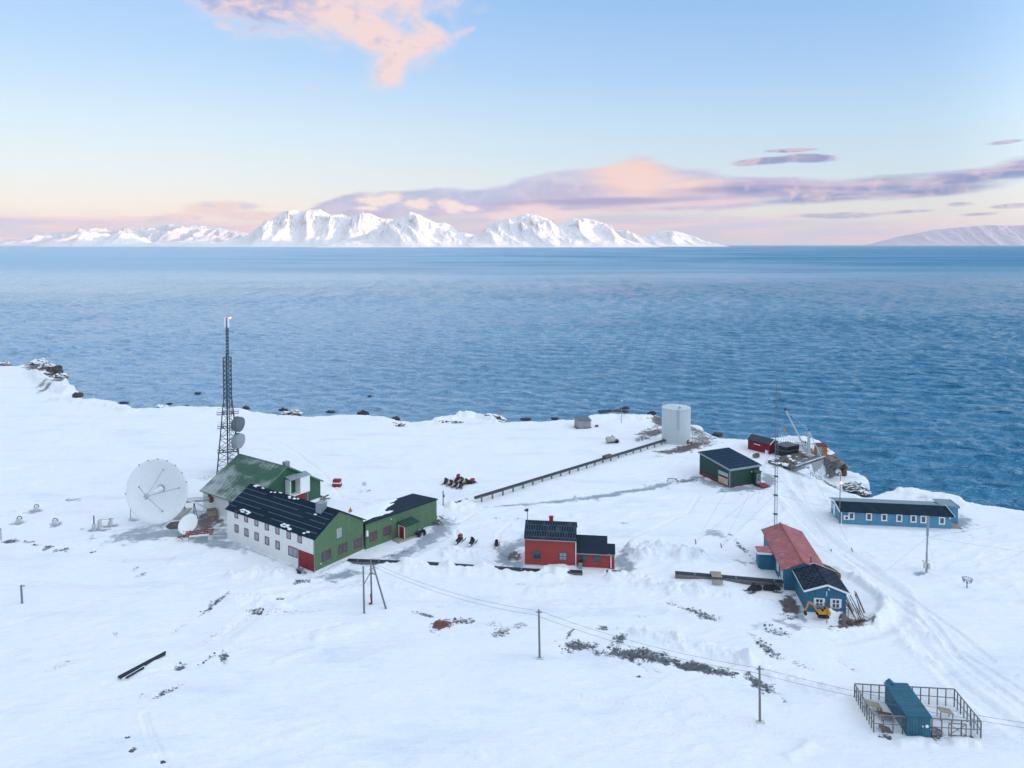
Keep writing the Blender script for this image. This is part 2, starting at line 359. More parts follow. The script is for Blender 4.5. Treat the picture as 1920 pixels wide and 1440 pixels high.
def seg_dist(x, y, pts):
    """distance to a polyline"""
    d = np.full(np.shape(x), 1e9)
    for (x0, y0), (x1, y1) in zip(pts[:-1], pts[1:]):
        dx, dy = x1 - x0, y1 - y0; t = np.clip(((x - x0) * dx + (y - y0) * dy) / (dx * dx + dy * dy + 1e-9), 0, 1)
        d = np.minimum(d, (x - x0 - t * dx) ** 2 + (y - y0 - t * dy) ** 2)
    return np.sqrt(d)
def inside(x, y, pts):
    r = np.zeros(np.shape(x), bool)
    for (x0, y0), (x1, y1) in zip(pts, pts[1:] + pts[:1]):
        c = (y0 > y) != (y1 > y); r ^= c & (x < (x1 - x0) * (y - y0) / ((y1 - y0) if y1 != y0 else 1e-9) + x0)
    return r
G2 = lambda L, z=0.0: [tuple(g(a, b, z).xy) for a, b in L]
SEA = -6.0
SHORE = G2([(-700, 640), (-260, 672), (-60, 680), (0, 680), (20, 686), (34, 687), (52, 681), (66, 674), (84, 680), (98, 684), (108, 696), (121, 708), (132, 724), (149, 740), (146, 748), (180, 748), (215, 753), (250, 763), (287, 766),
           (340, 764), (380, 766), (424, 766), (458, 768), (505, 776), (540, 781), (578, 783), (600, 780), (640, 778), (690, 782), (725, 787), (742, 790), (800, 790), (828, 787), (850, 781),
           (900, 784), (944, 794), (1000, 793), (1066, 790), (1090, 786), (1112, 783), (1150, 780), (1200, 779), (1226, 780), (1250, 786), (1290, 797), (1312, 806), (1336, 820), (1400, 827),
           (1440, 822), (1480, 819), (1510, 822), (1530, 830), (1552, 840), (1566, 850), (1574, 857), (1550, 860), (1526, 865), (1514, 874), (1511, 884), (1528, 893), (1560, 906), (1600, 922),
           (1626, 929), (1660, 926), (1700, 923), (1736, 926), (1775, 934), (1830, 946), (1880, 955), (1925, 961), (2050, 985), (2300, 1030), (2800, 1140), (3600, 1300)])
LANDPOLY = SHORE + [(160, -1500), (-2500, -1500), (-2500, 420)]
SHELF = G2([(1495, 884), (1530, 878), (1560, 884), (1580, 882), (1606, 886), (1624, 893), (1629, 904), (1604, 906), (1586, 907), (1572, 911), (1540, 906), (1510, 897)], -4.3)
# ploughed and drifted snow: photo-traced lines, half width (m), height (m), lumpiness
BERMS = [([(822, 950), (848, 948), (872, 944)], 2.6, 0.9, 0.8), ([(845, 1036), (880, 1040), (925, 1044)], 2.4, 0.8, 0.9), ([(715, 1064), (800, 1068), (880, 1072), (960, 1078), (1040, 1083)], 1.7, 0.62, 0.45),
         ([(764, 1058), (790, 1060)], 1.5, 1.0, 0.2), ([(829, 1063), (841, 1064)], 1.2, 1.0, 0.2), ([(898, 1067), (916, 1069)], 1.1, 0.95, 0.2), ([(1020, 1072), (1060, 1075)], 1.4, 0.95, 0.3),
         ([(1205, 1036), (1245, 1030), (1300, 1042)], 3.6, 1.3, 0.9), ([(1150, 1082), (1200, 1088), (1240, 1100), (1300, 1112)], 2.4, 0.9, 0.9), ([(1000, 1108), (1060, 1100), (1150, 1108)], 1.6, 0.35, 0.8),
         ([(1310, 1112), (1390, 1124), (1440, 1130)], 1.5, 0.5, 0.9), ([(1200, 1190), (1250, 1200), (1290, 1212), (1340, 1226), (1400, 1245)], 1.9, 0.7, 1.0), ([(1400, 1245), (1450, 1268), (1520, 1290), (1580, 1300)], 1.5, 0.5, 1.0),
         ([(440, 1082), (480, 1074), (520, 1078)], 2.2, 0.8, 0.9), ([(440, 1128), (480, 1124), (520, 1142)], 2.0, 0.6, 0.9), ([(690, 1090), (740, 1100), (790, 1112)], 1.4, 0.35, 0.6),
         ([(1605, 1085), (1640, 1108), (1662, 1130), (1660, 1152), (1640, 1168)], 1.3, 0.8, 0.5), ([(1640, 1172), (1590, 1184), (1500, 1186), (1440, 1178)], 1.2, 0.4, 0.5), ([(1570, 1068), (1600, 1084)], 1.0, 0.5, 0.4),
         ([(1690, 1190), (1730, 1194), (1760, 1204)], 1.2, 0.45, 0.9), ([(1700, 1210), (1750, 1240)], 1.6, 0.35, 0.8), ([(1630, 1040), (1640, 1046)], 1.2, 0.4, 0.4), ([(1690, 1396), (1730, 1388), (1745, 1396)], 0.8, 0.35, 0.5),
         ([(1790, 1392), (1815, 1388), (1826, 1394)], 0.8, 0.4, 0.5), ([(1480, 1416), (1506, 1406), (1516, 1396)], 0.9, 0.32, 0.3), ([(1040, 1058), (1072, 1060)], 1.5, 0.8, 0.2), ([(1556, 1161), (1578, 1166)], 1.5, 1.25, 0.55),
         ([(1500, 904), (1548, 916), (1600, 930)], 1.8, 0.5, 0.2), ([(600, 1192), (650, 1180), (690, 1170)], 1.6, 0.3, 0.3), ([(340, 1050), (400, 1038), (440, 1040)], 2.5, 0.5, 0.3), ([(570, 1120), (640, 1105), (700, 1098)], 1.4, 0.3, 0.7),
         ([(865, 783), (900, 782), (935, 789)], 2.5, 1.6, 0.3), ([(820, 790), (850, 786)], 2.5, 0.8, 0.5), ([(60, 700), (95, 720), (125, 735)], 3.5, 1.6, 0.6), ([(100, 748), (200, 760), (245, 770)], 2.5, 0.9, 0.2),
         ([(1180, 786), (1215, 784)], 4, 0.9, 0.3), ([(1700, 926), (1780, 938)], 4, 0.8, 0.2), ([(735, 1395), (860, 1402), (900, 1418)], 0.8, 0.14, 0.3), ([(520, 1240), (560, 1226), (590, 1216)], 0.8, 0.2, 0.2),
         ([(1448, 1040), (1420, 1060), (1400, 1068)], 1.6, 0.5, 0.6), ([(955, 1060), (975, 1056)], 1.0, 0.3, 0.4), ([(1590, 992), (1680, 998), (1775, 1002)], 1.0, 0.4, 0.2), ([(432, 1020), (500, 1048), (560, 1074)], 0.9, 0.3, 0.3), ([(610, 1074), (660, 1052)], 0.9, 0.35, 0.3), ([(1312, 900), (1360, 918)], 1.0, 0.4, 0.3), ([(1000, 1128), (900, 1120), (800, 1100)], 1.0, 0.22, 0.5)]
BERMS = [(G2(p), w, h, l) for p, w, h, l in BERMS]
# trodden / driven tracks: shallow grooves
TRACKS = [([(700, 1085), (850, 1100), (1000, 1120), (1150, 1135), (1300, 1160), (1450, 1190), (1560, 1200), (1640, 1185), (1690, 1150), (1680, 1110), (1620, 1060), (1560, 1020), (1500, 960), (1470, 920)], 1.5, 0.22),
          ([(1690, 1160), (1720, 1210), (1800, 1290), (1920, 1380)], 1.2, 0.15), ([(1730, 1150), (1800, 1240), (1920, 1330)], 0.6, 0.12), ([(620, 1085), (560, 1110), (480, 1150), (420, 1200)], 1.4, 0.12),
          ([(770, 1040), (840, 1000), (930, 975), (1060, 965)], 1.3, 0.12), ([(1180, 1050), (1300, 1020), (1400, 1000), (1460, 950)], 1.3, 0.12), ([(640, 930), (720, 960), (830, 970)], 1.2, 0.1),
          ([(270, 1345), (285, 1390), (310, 1440)], 0.5, 0.06), ([(1500, 920), (1480, 880), (1470, 862)], 1.2, 0.12), ([(700, 935), (760, 918), (830, 912)], .5, .1), ([(520, 830), (560, 850), (610, 890), (640, 930)], .5, .1), ([(620, 925), (700, 905), (830, 900), (1000, 880)], .5, .09), ([(905, 910), (960, 900), (1060, 880), (1160, 850)], .5, .09), ([(931, 1028), (935, 1000), (960, 975), (1100, 960)], .5, .1), ([(862, 1012), (850, 985), (890, 960)], .5, .1), ([(1040, 985), (1180, 975), (1300, 955)], .6, .1), ([(1500, 1010), (1580, 1040), (1700, 1120), (1860, 1240)], .5, .1), ([(1620, 1075), (1760, 1200), (1920, 1300)], .5, .1), ([(200, 1290), (400, 1230), (640, 1170)], .5, .07), ([(0, 1180), (200, 1120), (420, 1075)], .5, .07), ([(1060, 1300), (1300, 1340), (1600, 1400)], .4, .06), ([(1180, 1010), (1240, 985), (1290, 960), (1310, 925)], .5, .1)]
TRACKS = [(G2(p), w, h) for p, w, h in TRACKS]
# bare ground showing through: px, py, rx, ry, tilt (deg, rising to the right), strength, kind (0 stones and turf, 1 grey slush ice, 2 brown gravel, 3 red turf)
BARE = [(1165, 1199, 15, 9, 0, 1, 0), (1150, 1212, 18, 8, 0, .55, 0), (1180, 1229, 48, 11, -4, 1, 0), (1232, 1240, 45, 9, -8, .9, 0), (1306, 1254, 36, 10, -10, 1.1, 0), (1356, 1264, 24, 7, -10, 1, 0), (1426, 1285, 32, 8, -30, 1, 0),
        (1462, 1304, 10, 4, -20, .6, 0), (1083, 1214, 30, 9, 4, 1, 0), (1068, 1190, 12, 3, 55, .7, 0), (1130, 1179, 9, 3, 0, .8, 0), (830, 1172, 21, 9, 4, 1.1, 3), (862, 1165, 26, 6, 0, .8, 0), (916, 1172, 24, 7, 0, .5, 0), (940, 1190, 15, 9, 10, .8, 0),
        (972, 1178, 26, 6, 8, .6, 0), (795, 1152, 22, 4, -18, .9, 0), (830, 1134, 20, 5, 0, .35, 0), (482, 1149, 12, 5, 0, .9, 0), (520, 1152, 60, 6, 4, .42, 0), (580, 1147, 40, 5, 6, .4, 0), (400, 1136, 30, 4, 33, .8, 0), (335, 1180, 22, 5, 33, .45, 0),
        (340, 1252, 11, 6, 20, .9, 0), (420, 1235, 9, 11, -10, .9, 0), (390, 1238, 20, 3, 34, .7, 0), (430, 1180, 80, 8, 30, .36, 0), (310, 1303, 36, 4, 30, .7, 0), (265, 1312, 20, 5, 10, .4, 0), (250, 1411, 8, 3, 35, .9, 0), (305, 1432, 5, 3, 0, .8, 0),
        (240, 1388, 3, 2, 0, .8, 0), (120, 1250, 26, 5, 25, .45, 0), (216, 1192, 5, 7, 40, .5, 0), (640, 1077, 34, 6, 8, 1, 1), (566, 1090, 16, 5, 0, .8, 0), (524, 1121, 7, 3, 15, .7, 0),
        (1300, 1148, 34, 4, -17, .85, 0), (1330, 1158, 12, 4, -17, .7, 0), (1205, 1160, 24, 4, -16, .5, 0), (1478, 1174, 38, 7, -10, .8, 1), (1455, 1186, 30, 4, -14, .7, 0), (1435, 1217, 30, 8, -35, .8, 0), (1500, 1248, 22, 6, -30, .5, 0), (1580, 1245, 20, 6, -40, .4, 0),
        (1340, 1000, 16, 5, -6, .8, 1), (1390, 1024, 24, 4, -48, .8, 0), (1310, 1040, 40, 4, -12, .5, 1), (1395, 1056, 24, 3, -20, .7, 1), (1255, 1030, 12, 4, 0, .5, 0), (1480, 990, 30, 8, -30, .35, 1), (1545, 940, 22, 8, -20, .35, 1), (1430, 1052, 16, 8, 0, .8, 1),
        (20, 1013, 20, 3, 8, .9, 0), (55, 1014, 10, 3, 0, .7, 0), (90, 1025, 9, 3, 0, .9, 0), (68, 1021, 9, 2, 0, .7, 0), (116, 1031, 14, 3, 8, .8, 0), (175, 1034, 7, 2, 8, .7, 0), (255, 1065, 10, 4, 28, .6, 0), (267, 1077, 12, 4, 22, .6, 0), (235, 1051, 8, 3, 0, .5, 0), (20, 960, 20, 8, 0, .25, 1),
        (66, 955, 14, 3, 12, .9, 1), (135, 934, 14, 3, 0, .8, 0), (36, 978, 13, 3, 10, 1, 1), (103, 981, 13, 3, 10, 1, 1), (183, 992, 20, 4, 0, 1, 1), (206, 984, 14, 3, 10, .9, 1), (247, 971, 10, 2, 0, .9, 1), (300, 938, 60, 5, 0, .25, 0), (270, 925, 20, 3, 0, .3, 0),
        (310, 1000, 90, 9, 5, 1, 1), (262, 998, 44, 12, 10, .75, 1), (240, 1020, 20, 5, 10, .4, 1), (350, 990, 60, 14, 8, 1, 1), (385, 977, 24, 14, 10, 1, 2), (405, 1000, 34, 16, -20, .8, 1), (430, 1022, 30, 8, -20, .7, 1), (372, 960, 28, 5, 6, .6, 1), (385, 897, 22, 4, 6, .5, 0),
        (395, 1014, 60, 10, -12, .85, 1), (480, 1036, 50, 5, -20, .45, 1),
        (760, 1034, 40, 6, 26, .9, 1), (800, 1012, 40, 9, 27, 1, 1), (826, 990, 18, 14, 40, 1, 1), (832, 978, 22, 8, -10, .8, 1), (735, 1040, 26, 4, 18, .6, 0), (700, 1048, 30, 4, 20, .4, 1),
        (946, 1040, 14, 15, 10, 1, 1), (960, 1026, 22, 8, 35, 1, 1), (978, 1019, 14, 6, 20, .9, 1), (965, 1058, 26, 6, -15, 1, 1), (975, 1040, 6, 4, 0, .3, 0), (1166, 1054, 16, 16, 0, 1, 1), (1178, 1060, 12, 14, 20, .9, 1), (925, 1046, 6, 3, 0, .4, 0), (975, 969, 14, 2, 0, .5, 0), (980, 1095, 20, 2, 0, .5, 0),
        (960, 943, 40, 2.2, 3, .8, 1), (1040, 937, 50, 2.6, 5, .9, 1), (1120, 929, 50, 3.0, 6, 1, 1), (1190, 918, 40, 3.2, 9, 1, 1), (1240, 908, 24, 3.2, 11, 1, 1), (1300, 897, 24, 3, 12, .9, 1), (1290, 900, 16, 3, 0, .7, 0),
        (1340, 908, 40, 5, -14, .9, 1), (1385, 916, 34, 4, 4, 1, 1), (1425, 910, 22, 6, 14, 1, 1), (1440, 898, 14, 10, -40, 1, 1), (1225, 812, 26, 7, 6, 1, 2), (1205, 822, 16, 5, 10, .8, 0), (1236, 790, 18, 10, -25, 1, 2), (1292, 839, 32, 6, 14, 1.2, 2), (1262, 846, 24, 5, 0, 1, 2), (1316, 826, 22, 10, -10, .8, 2), (1305, 812, 26, 5, -20, .8, 2), (1250, 849, 20, 4, 0, .6, 0), (1232, 856, 12, 2, 0, .5, 0),
        (1480, 1136, 18, 15, -35, 1.2, 2), (1497, 1146, 16, 12, -40, .8, 1), (1600, 1168, 26, 9, 12, 1.2, 2), (1585, 1176, 24, 6, 10, 1, 2), (1465, 1094, 24, 4, -8, .6, 0), (1480, 880, 20, 8, 0, .3, 0), (1485, 864, 30, 8, 10, .9, 0), (1500, 856, 36, 12, 0, 1, 2), (1525, 850, 26, 10, 10, 1, 2),
        (1490, 884, 24, 3, -22, .8, 1), (1555, 906, 40, 3, -24, .8, 1), (1600, 922, 30, 3, -22, .7, 1), (1722, 1074, 12, 3, 0, .9, 1), (1740, 940, 30, 3, -15, .4, 1), (1800, 978, 20, 12, 0, .9, 1), (1568, 964, 18, 6, 0, .6, 1), (1690, 985, 14, 1.5, 0, .5, 0), (1620, 985, 12, 2, 0, .3, 0),
        (1660, 1380, 14, 4, -10, .8, 0), (1755, 1372, 12, 10, -20, .9, 2), (1815, 1382, 12, 4, 0, .8, 0), (1650, 1335, 14, 8, -40, .6, 2), (1600, 1255, 12, 4, -30, .6, 0), (1905, 1270, 6, 5, 0, .5, 0), (1040, 1205, 4, 2, 0, .6, 0),
        (1010, 1022, 4, 1, 0, .1, 0), (1170, 980, 8, 2, 0, .6, 0), (930, 968, 10, 1.5, 0, .6, 0), (1230, 1262, 12, 3, -20, .5, 0), (1198, 1272, 4, 2, 0, .7, 0), (1210, 1258, 10, 3, -30, .5, 2), (780, 992, 30, 6, 25, .4, 1), (70, 690, 22, 8, -10, 1.1, 2), (95, 698, 16, 9, -40, 1.1, 2), (80, 720, 14, 3, 20, .7, 2), (110, 705, 12, 10, 0, .8, 2),
        (110, 715, 20, 3, 20, .9, 2), (85, 728, 16, 3, 25, .8, 2), (1560, 907, 20, 3, -10, .8, 2)]
PADS = [(*g(a, b).xy, r_) for a, b, r_ in ((530, 1000, 13), (505, 930, 11), (755, 1000, 8), (1060, 1058, 8), (1366, 893, 7), (1630, 975, 7), (1730, 975, 7), (1530, 1110, 9), (1720, 1345, 7), (1430, 848, 5), (1512, 862, 9))]
def land(x, y, full=False):
    x = np.atleast_1d(np.asarray(x, float)); y = np.atleast_1d(np.asarray(y, float))
    px, py = pix_of(x, y)
    ok = y > 55
    s = seg_dist(x, y, SHORE); ins = inside(x, y, LANDPOLY); s = np.where(ins, s, -s)
    s = s + (fbm(x * 0.22, y * 0.22, 3) * 0.7 + fbm(x * 0.05 + 9, y * 0.05, 2) * 0.8) * sm(s, 12, 0)
    z = fbm(x * 0.018, y * 0.018, 3) * 0.40 + fbm(x * 0.07 + 3, y * 0.11, 3) * 0.24 + fbm(x * 0.35, y * 0.9, 3) * 0.05
    sas = ridged(x * 0.16 + y * 0.05, y * 0.42 - x * 0.1, 3) - 0.9
    z = z + sas * 0.16 * sm(fbm(x * 0.03 + 5, y * 0.03 + 8, 2), -0.3, 0.5)
    for cx, cy, rad in PADS: z = z * sm(np.hypot(x - cx, y - cy), rad, rad * 1.5)
    for p, w, h, l in BERMS:
        d = seg_dist(x, y, p)
        k = d < w * 1.3
        if not k.any(): continue
        xx, yy, dd = x[k], y[k], d[k]
        lump = (1 - l) + l * (0.55 + 0.85 * np.abs(fbm(xx * 0.55, yy * 0.40, 3, 0.5)))
        prof = sm(dd / w + fbm(xx * 0.5 + 4, yy * 0.5, 2) * 0.3, 1.05, 0.1)
        z[k] += h * prof * lump + prof * l * (0.07 * fbm(xx * 1.5, yy * 1.2, 2) + 0.13 * np.abs(fbm(xx * 2.4 + 3, yy * 1.9, 2)))
    for p, w, h in TRACKS:
        d = seg_dist(x, y, p); k = d < w * 2.2
        if not k.any(): continue
        dd = d[k] / w
        z[k] += h * (-np.exp(-(dd * 1.3) ** 4) + 0.55 * np.exp(-((dd - 1.35) * 3) ** 2)) + 0.05 * np.exp(-dd ** 2) * fbm(x[k] * 1.3, y[k] * 1.3, 2)
        z[k] += -0.05 * np.exp(-((dd - 0.5) * 7) ** 2)
    bare = [np.zeros_like(x) for _ in range(4)]
    for (cx, cy, rx, ry, t, st, kind) in BARE:
        k = ok & (np.abs(px - cx) < rx * 1.9 + 6) & (np.abs(py - cy) < rx * 1.9 + 6)
        if not k.any(): continue
        dx, dy = px[k] - cx, -(py[k] - cy); c, sn = math.cos(R(t)), math.sin(R(t))
        e = np.hypot((dx * c + dy * sn) / rx, (-dx * sn + dy * c) / ry)
        e = e * (1 + 0.55 * fbm(x[k] * 0.45 + cx, y[k] * 0.45, 3)) + 0.25 * fbm(x[k] * 1.3, y[k] * 1.3 + cy, 2)
        v = st * sm(e, 1.75, 0.3)
        bare[kind][k] = np.maximum(bare[kind][k], v)
    b0, b1, b2, b3 = bare
    z = z - 0.10 * np.clip(b0 + b2 + b3, 0, 1) - 0.16 * np.clip(b1, 0, 1)
    shelf_in = inside(x, y, SHELF); sh = seg_dist(x, y, SHELF + SHELF[:1]); sh = np.where(shelf_in, sh, -sh) + fbm(x * 0.4, y * 0.4, 2) * 0.5
    cliff = sm(s, 0.2, -2.2)
    lip = sm(s, 6, 0) * 0.55 * sm(fbm(x * 0.06, y * 0.06 + 7, 2), -0.4, 0.5)
    drop = SEA - 3.0
    for cx, cy, rad in PADS[-1:]: lip = lip * sm(np.hypot(x - cx, y - cy), rad, rad * 1.6)
    edgez = z + lip
    zz = edgez * (1 - cliff) + drop * cliff + (ridged(x * 0.5, y * 0.5, 3) - 0.8) * 0.8 * cliff * (1 - cliff) * 4
    shz = -4.35 + fbm(x * 0.3, y * 0.3, 3) * 0.25; cl2 = sm(sh, 0.1, -1.0)
    zsh = shz * (1 - cl2) + drop * cl2
    zz2 = np.maximum(zz, zsh)
    if not full: return zz2
    rock = np.clip(np.where(zz >= zsh, cliff, cl2) * 1.6, 0, 1)
    return zz2, b0, b1, b2, b3, rock
def gz(x, y): return float(land(x, y)[0])

def grid_mesh(name, X, Y, Z):
    nr, nc = X.shape
    me = bpy.data.meshes.new(name); me.vertices.add(nr * nc)
    me.vertices.foreach_set('co', np.stack([X, Y, Z], -1).astype(np.float32).ravel())
    i = np.arange(nr * nc).reshape(nr, nc); q = np.stack([i[:-1, :-1], i[:-1, 1:], i[1:, 1:], i[1:, :-1]], -1).reshape(-1, 4)
    me.loops.add(q.size); me.loops.foreach_set('vertex_index', q.astype(np.int32).ravel())
    me.polygons.add(len(q)); me.polygons.foreach_set('loop_start', np.arange(0, q.size, 4, dtype=np.int32)); me.polygons.foreach_set('loop_total', np.full(len(q), 4, np.int32))
    me.polygons.foreach_set('use_smooth', np.ones(len(q), bool)); me.update(); me.validate()
    return me
def link(name, me, mats, parent=None, kind=None):
    o = bpy.data.objects.new(name, me); col.objects.link(o)
    for m in (mats if isinstance(mats, (list, tuple)) else [mats]): me.materials.append(m)
    if parent: o.parent = parent
    if kind: o['kind'] = kind
    return o

# ---- snow-covered ground
m, N, b, tc = new_mat('snow_ground')
ob = tc.outputs['Object']
a1 = N.node('ShaderNodeAttribute', attribute_name='bare_a'); a2 = N.node('ShaderNodeAttribute', attribute_name='bare_b')
s1 = N.node('ShaderNodeSeparateColor'); N.l.new(a1.outputs['Color'], s1.inputs[0]); s2 = N.node('ShaderNodeSeparateColor'); N.l.new(a2.outputs['Color'], s2.inputs[0])
turf, ice, brown = s1.outputs; redt, rockm, _ = s2.outputs
sp1 = N.noise(ob, 2.4, 6, 0.8); sp2 = N.noise(N.mapping(ob, rot=(0, 0, R(20)), scale=(.5, 1.4, 1)), 0.9, 6, 0.75); sp3 = N.noise(ob, 8.0, 3, 0.7)
speck = N.m('ADD', N.m('MULTIPLY', sp1, 0.75), N.m('MULTIPLY', sp3, 0.25))
def cover(v, thr, w): return N.ss(N.m('ADD', v, N.m('MULTIPLY', N.m('SUBTRACT', speck, 0.5), 3.6)), thr, thr + w)
ft = cover(turf, 0.44, 0.45); fi = N.ss(N.m('ADD', ice, N.m('MULTIPLY', N.m('SUBTRACT', sp2, 0.5), 2.0)), 0.20, 0.90); fb = cover(brown, 0.40, 0.45); fr_ = cover(redt, 0.45, 0.3); frk = cover(rockm, 0.55, 0.35)
snowc = N.mix(N.noise(ob, 0.12, 4, 0.6), (0.83, 0.85, 0.88), (0.88, 0.89, 0.90))
trodden = N.ss(N.noise(N.mapping(ob, rot=(0, 0, R(25)), scale=(0.04, 0.16, 0.1)), 1.0, 6, 0.7), 0.50, 0.70)
snowc = N.mix(N.m('MULTIPLY', trodden, 0.75), snowc, (0.70, 0.75, 0.81))
stone = N.mix(sp3, (0.035, 0.045, 0.055), (0.17, 0.19, 0.21))
c = N.mix(N.m('MULTIPLY', fi, 0.93), snowc, N.mix(sp2, (0.20, 0.25, 0.30), (0.36, 0.41, 0.46)))
c = N.mix(ft, c, stone)
c = N.mix(fb, c, N.mix(sp1, (0.07, 0.055, 0.05), (0.21, 0.18, 0.165)))
c = N.mix(fr_, c, N.mix(sp1, (0.06, 0.03, 0.03), (0.30, 0.08, 0.07)))
c = N.mix(frk, c, N.mix(sp1, (0.03, 0.026, 0.024), (0.20, 0.16, 0.13)))
N.put(b.inputs['Base Color'], c)
b.inputs['Roughness'].default_value = 0.75; b.inputs['Specular IOR Level'].default_value = 0.25
bn = N.node('ShaderNodeBump'); bn.inputs['Strength'].default_value = 1.0; bn.inputs['Distance'].default_value = 0.26
N.put(bn.inputs['Height'], N.m('ADD', N.m('MULTIPLY', N.noise(N.mapping(ob, rot=(0, 0, R(-20)), scale=(0.5, 1.5, 1)), 1.0, 5, 0.6), 1.0), N.m('MULTIPLY', N.noise(ob, 3.0, 3, 0.6), 0.25)))
N.put(b.inputs['Normal'], bn.outputs[0])

ys = [-1400, -900, -500, -250, -100, -40, 0, 25, 45, 56]
yy = 58.0
while yy < 235: ys.append(yy); yy += 0.16 + (yy - 58) * 0.0022
while yy < 430: ys.append(yy); yy += 0.9
NCOL = 1150
us = np.linspace(-1, 1, NCOL)
ys = np.array(ys)
half = np.where(ys < 56, 62 + 0.72 * 56 + (56 - ys) * 1.3, 8 + 0.90 * np.maximum(ys, 56))
half = np.where(ys < 56, np.maximum(half, 58), half)
Xg = us[None, :] * half[:, None]; Yg = np.repeat(ys[:, None], NCOL, 1)
z, b0, b1, b2, b3, rk = land(Xg.ravel(), Yg.ravel(), True)
me = grid_mesh('snow_ground', Xg, Yg, z.reshape(Xg.shape))
for nm, ch in (('bare_a', (b0, b1, b2)), ('bare_b', (b3, rk, rk * 0))):
    at = me.attributes.new(nm, 'FLOAT_COLOR', 'POINT'); at.data.foreach_set('color', np.stack([*ch, np.ones_like(b0)], -1).astype(np.float32).ravel())
ground = link('snow_ground', me, m, kind='structure')

# ---- sea
m, N, b, tc = new_mat('sea_water')
ob = tc.outputs['Object']
wind = N.ss(N.noise(N.mapping(ob, rot=(0, 0, R(4)), scale=(0.0010, 0.0026, 1)), 1.0, 4, 0.6), 0.36, 0.66)
w1 = N.noise(N.mapping(ob, rot=(0, 0, R(-12)), scale=(0.055, 0.17, 1)), 1.0, 3, 0.55, 0.6)
w2 = N.noise(N.mapping(ob, rot=(0, 0, R(15)), scale=(0.20, 0.42, 1)), 1.0, 4, 0.6, 0.5)
w3 = N.noise(N.mapping(ob, rot=(0, 0, R(-4)), scale=(0.9, 1.9, 1)), 1.0, 2, 0.6)
hgt = N.m('ADD', N.m('MULTIPLY', w1, 6.5), N.m('ADD', N.m('MULTIPLY', w2, 4.2), N.m('MULTIPLY', w3, 0.5)))
bn = N.node('ShaderNodeBump'); bn.inputs['Distance'].default_value = 1.0
bn.inputs['Strength'].default_value = 0.8; N.put(bn.inputs['Height'], hgt)
N.put(b.inputs['Normal'], bn.outputs[0])
sxy = N.node('ShaderNodeSeparateXYZ'); N.l.new(ob, sxy.inputs[0])
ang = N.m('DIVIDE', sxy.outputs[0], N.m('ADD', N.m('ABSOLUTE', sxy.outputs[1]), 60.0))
sky_sheen = N.m('MULTIPLY', N.ss(N.m('ADD', ang, N.m('MULTIPLY', N.m('SUBTRACT', wind, 0.5), 0.5)), 0.78, -0.62), 0.95)  # reflection of the brighter left sky, painted as paler water colour
N.put(b.inputs['Base Color'], N.mix(sky_sheen, (0.020, 0.20, 0.365), (0.35, 0.53, 0.71))); far = N.ss(sxy.outputs[1], 700.0, 2600.0); N.put(b.inputs['Roughness'], N.ss(far, 0.0, 1.0, 0.13, 0.55, False)); N.put(b.inputs['Specular IOR Level'], N.ss(far, 0.0, 1.0, 0.5, 0.22, False))   
b.inputs['IOR'].default_value = 1.333
# real waves near the coast, flattening out into the far sheet where they are smaller than a pixel
ry = [-20000, -3000, -300, 60]
q = 112.0
while q < 1900: ry.append(q); q += max(0.30, q * q / (56 * F) * 0.40)
while q < 70000: ry.append(q); q *= 1.35
ry = np.array(ry + [70000.0])
ux = np.concatenate([[-1e9], np.linspace(-1, 1, 1080), [1e9]])
XS = np.clip(ux[None, :] * (0.84 * np.maximum(ry, 100) + 30)[:, None], -70000, 70000); YS = np.repeat(ry[:, None], len(ux), 1)
gust = sm(fbm(XS * 0.003, YS * 0.007 + 3, 3), -0.5, 0.5) * 0.5 + 0.65
amp = gust * sm(YS, 1900, 1200) * (YS > 100) * (np.abs(ux)[None, :] < 2)
ZS = np.zeros_like(XS); DX = np.zeros_like(XS); DY = np.zeros_like(XS); rw = np.random.RandomState(4)
for i in range(72):
    lam = 1.0 * (15.0 / 1.0) ** rw.rand(); th = R(-100) + rw.randn() * 0.55; kk_ = 2 * np.pi / lam; A_w = lam * 0.0088 * min(1, 9 / lam) * (0.6 + 0.8 * rw.rand())
    ph = kk_ * (XS * math.cos(th) + YS * math.sin(th)) + rw.rand() * 6.28
    fade = sm(YS, lam * 125, lam * 85); ww = amp * fade * A_w
    s_, c_ = np.sin(ph), np.cos(ph); ZS += ww * s_; DX += ww * c_ * math.cos(th); DY += ww * c_ * math.sin(th)
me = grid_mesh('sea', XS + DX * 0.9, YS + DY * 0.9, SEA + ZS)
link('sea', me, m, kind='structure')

# ---- mountains on the far shore, and the ridge behind the camera whose shadow lies over the station
m, N, b, tc = new_mat('snow_mountain')
ob = tc.outputs['Object']
geo = N.node('ShaderNodeNewGeometry'); sx = N.node('ShaderNodeSeparateXYZ'); N.l.new(geo.outputs['True Normal'], sx.inputs[0])
rn = N.noise(ob, 0.0035, 6, 0.7)
rockf = N.ss(N.m('ADD', sx.outputs[2], N.m('MULTIPLY', N.m('SUBTRACT', rn, 0.5), 1.1)), 0.52, 0.34)
N.put(b.inputs['Base Color'], N.mix(N.m('MULTIPLY', rockf, 0.55), (0.77, 0.745, 0.75), (0.34, 0.29, 0.30)))
b.inputs['Roughness'].default_value = 0.9; b.inputs['Specular IOR Level'].default_value = 0.1
bn = N.node('ShaderNodeBump'); bn.inputs['Strength'].default_value = 0.35; bn.inputs['Distance'].default_value = 40.0
N.put(bn.inputs['Height'], N.noise(ob, 0.006, 5, 0.65)); N.put(b.inputs['Normal'], bn.outputs[0])
mountain_mat = m
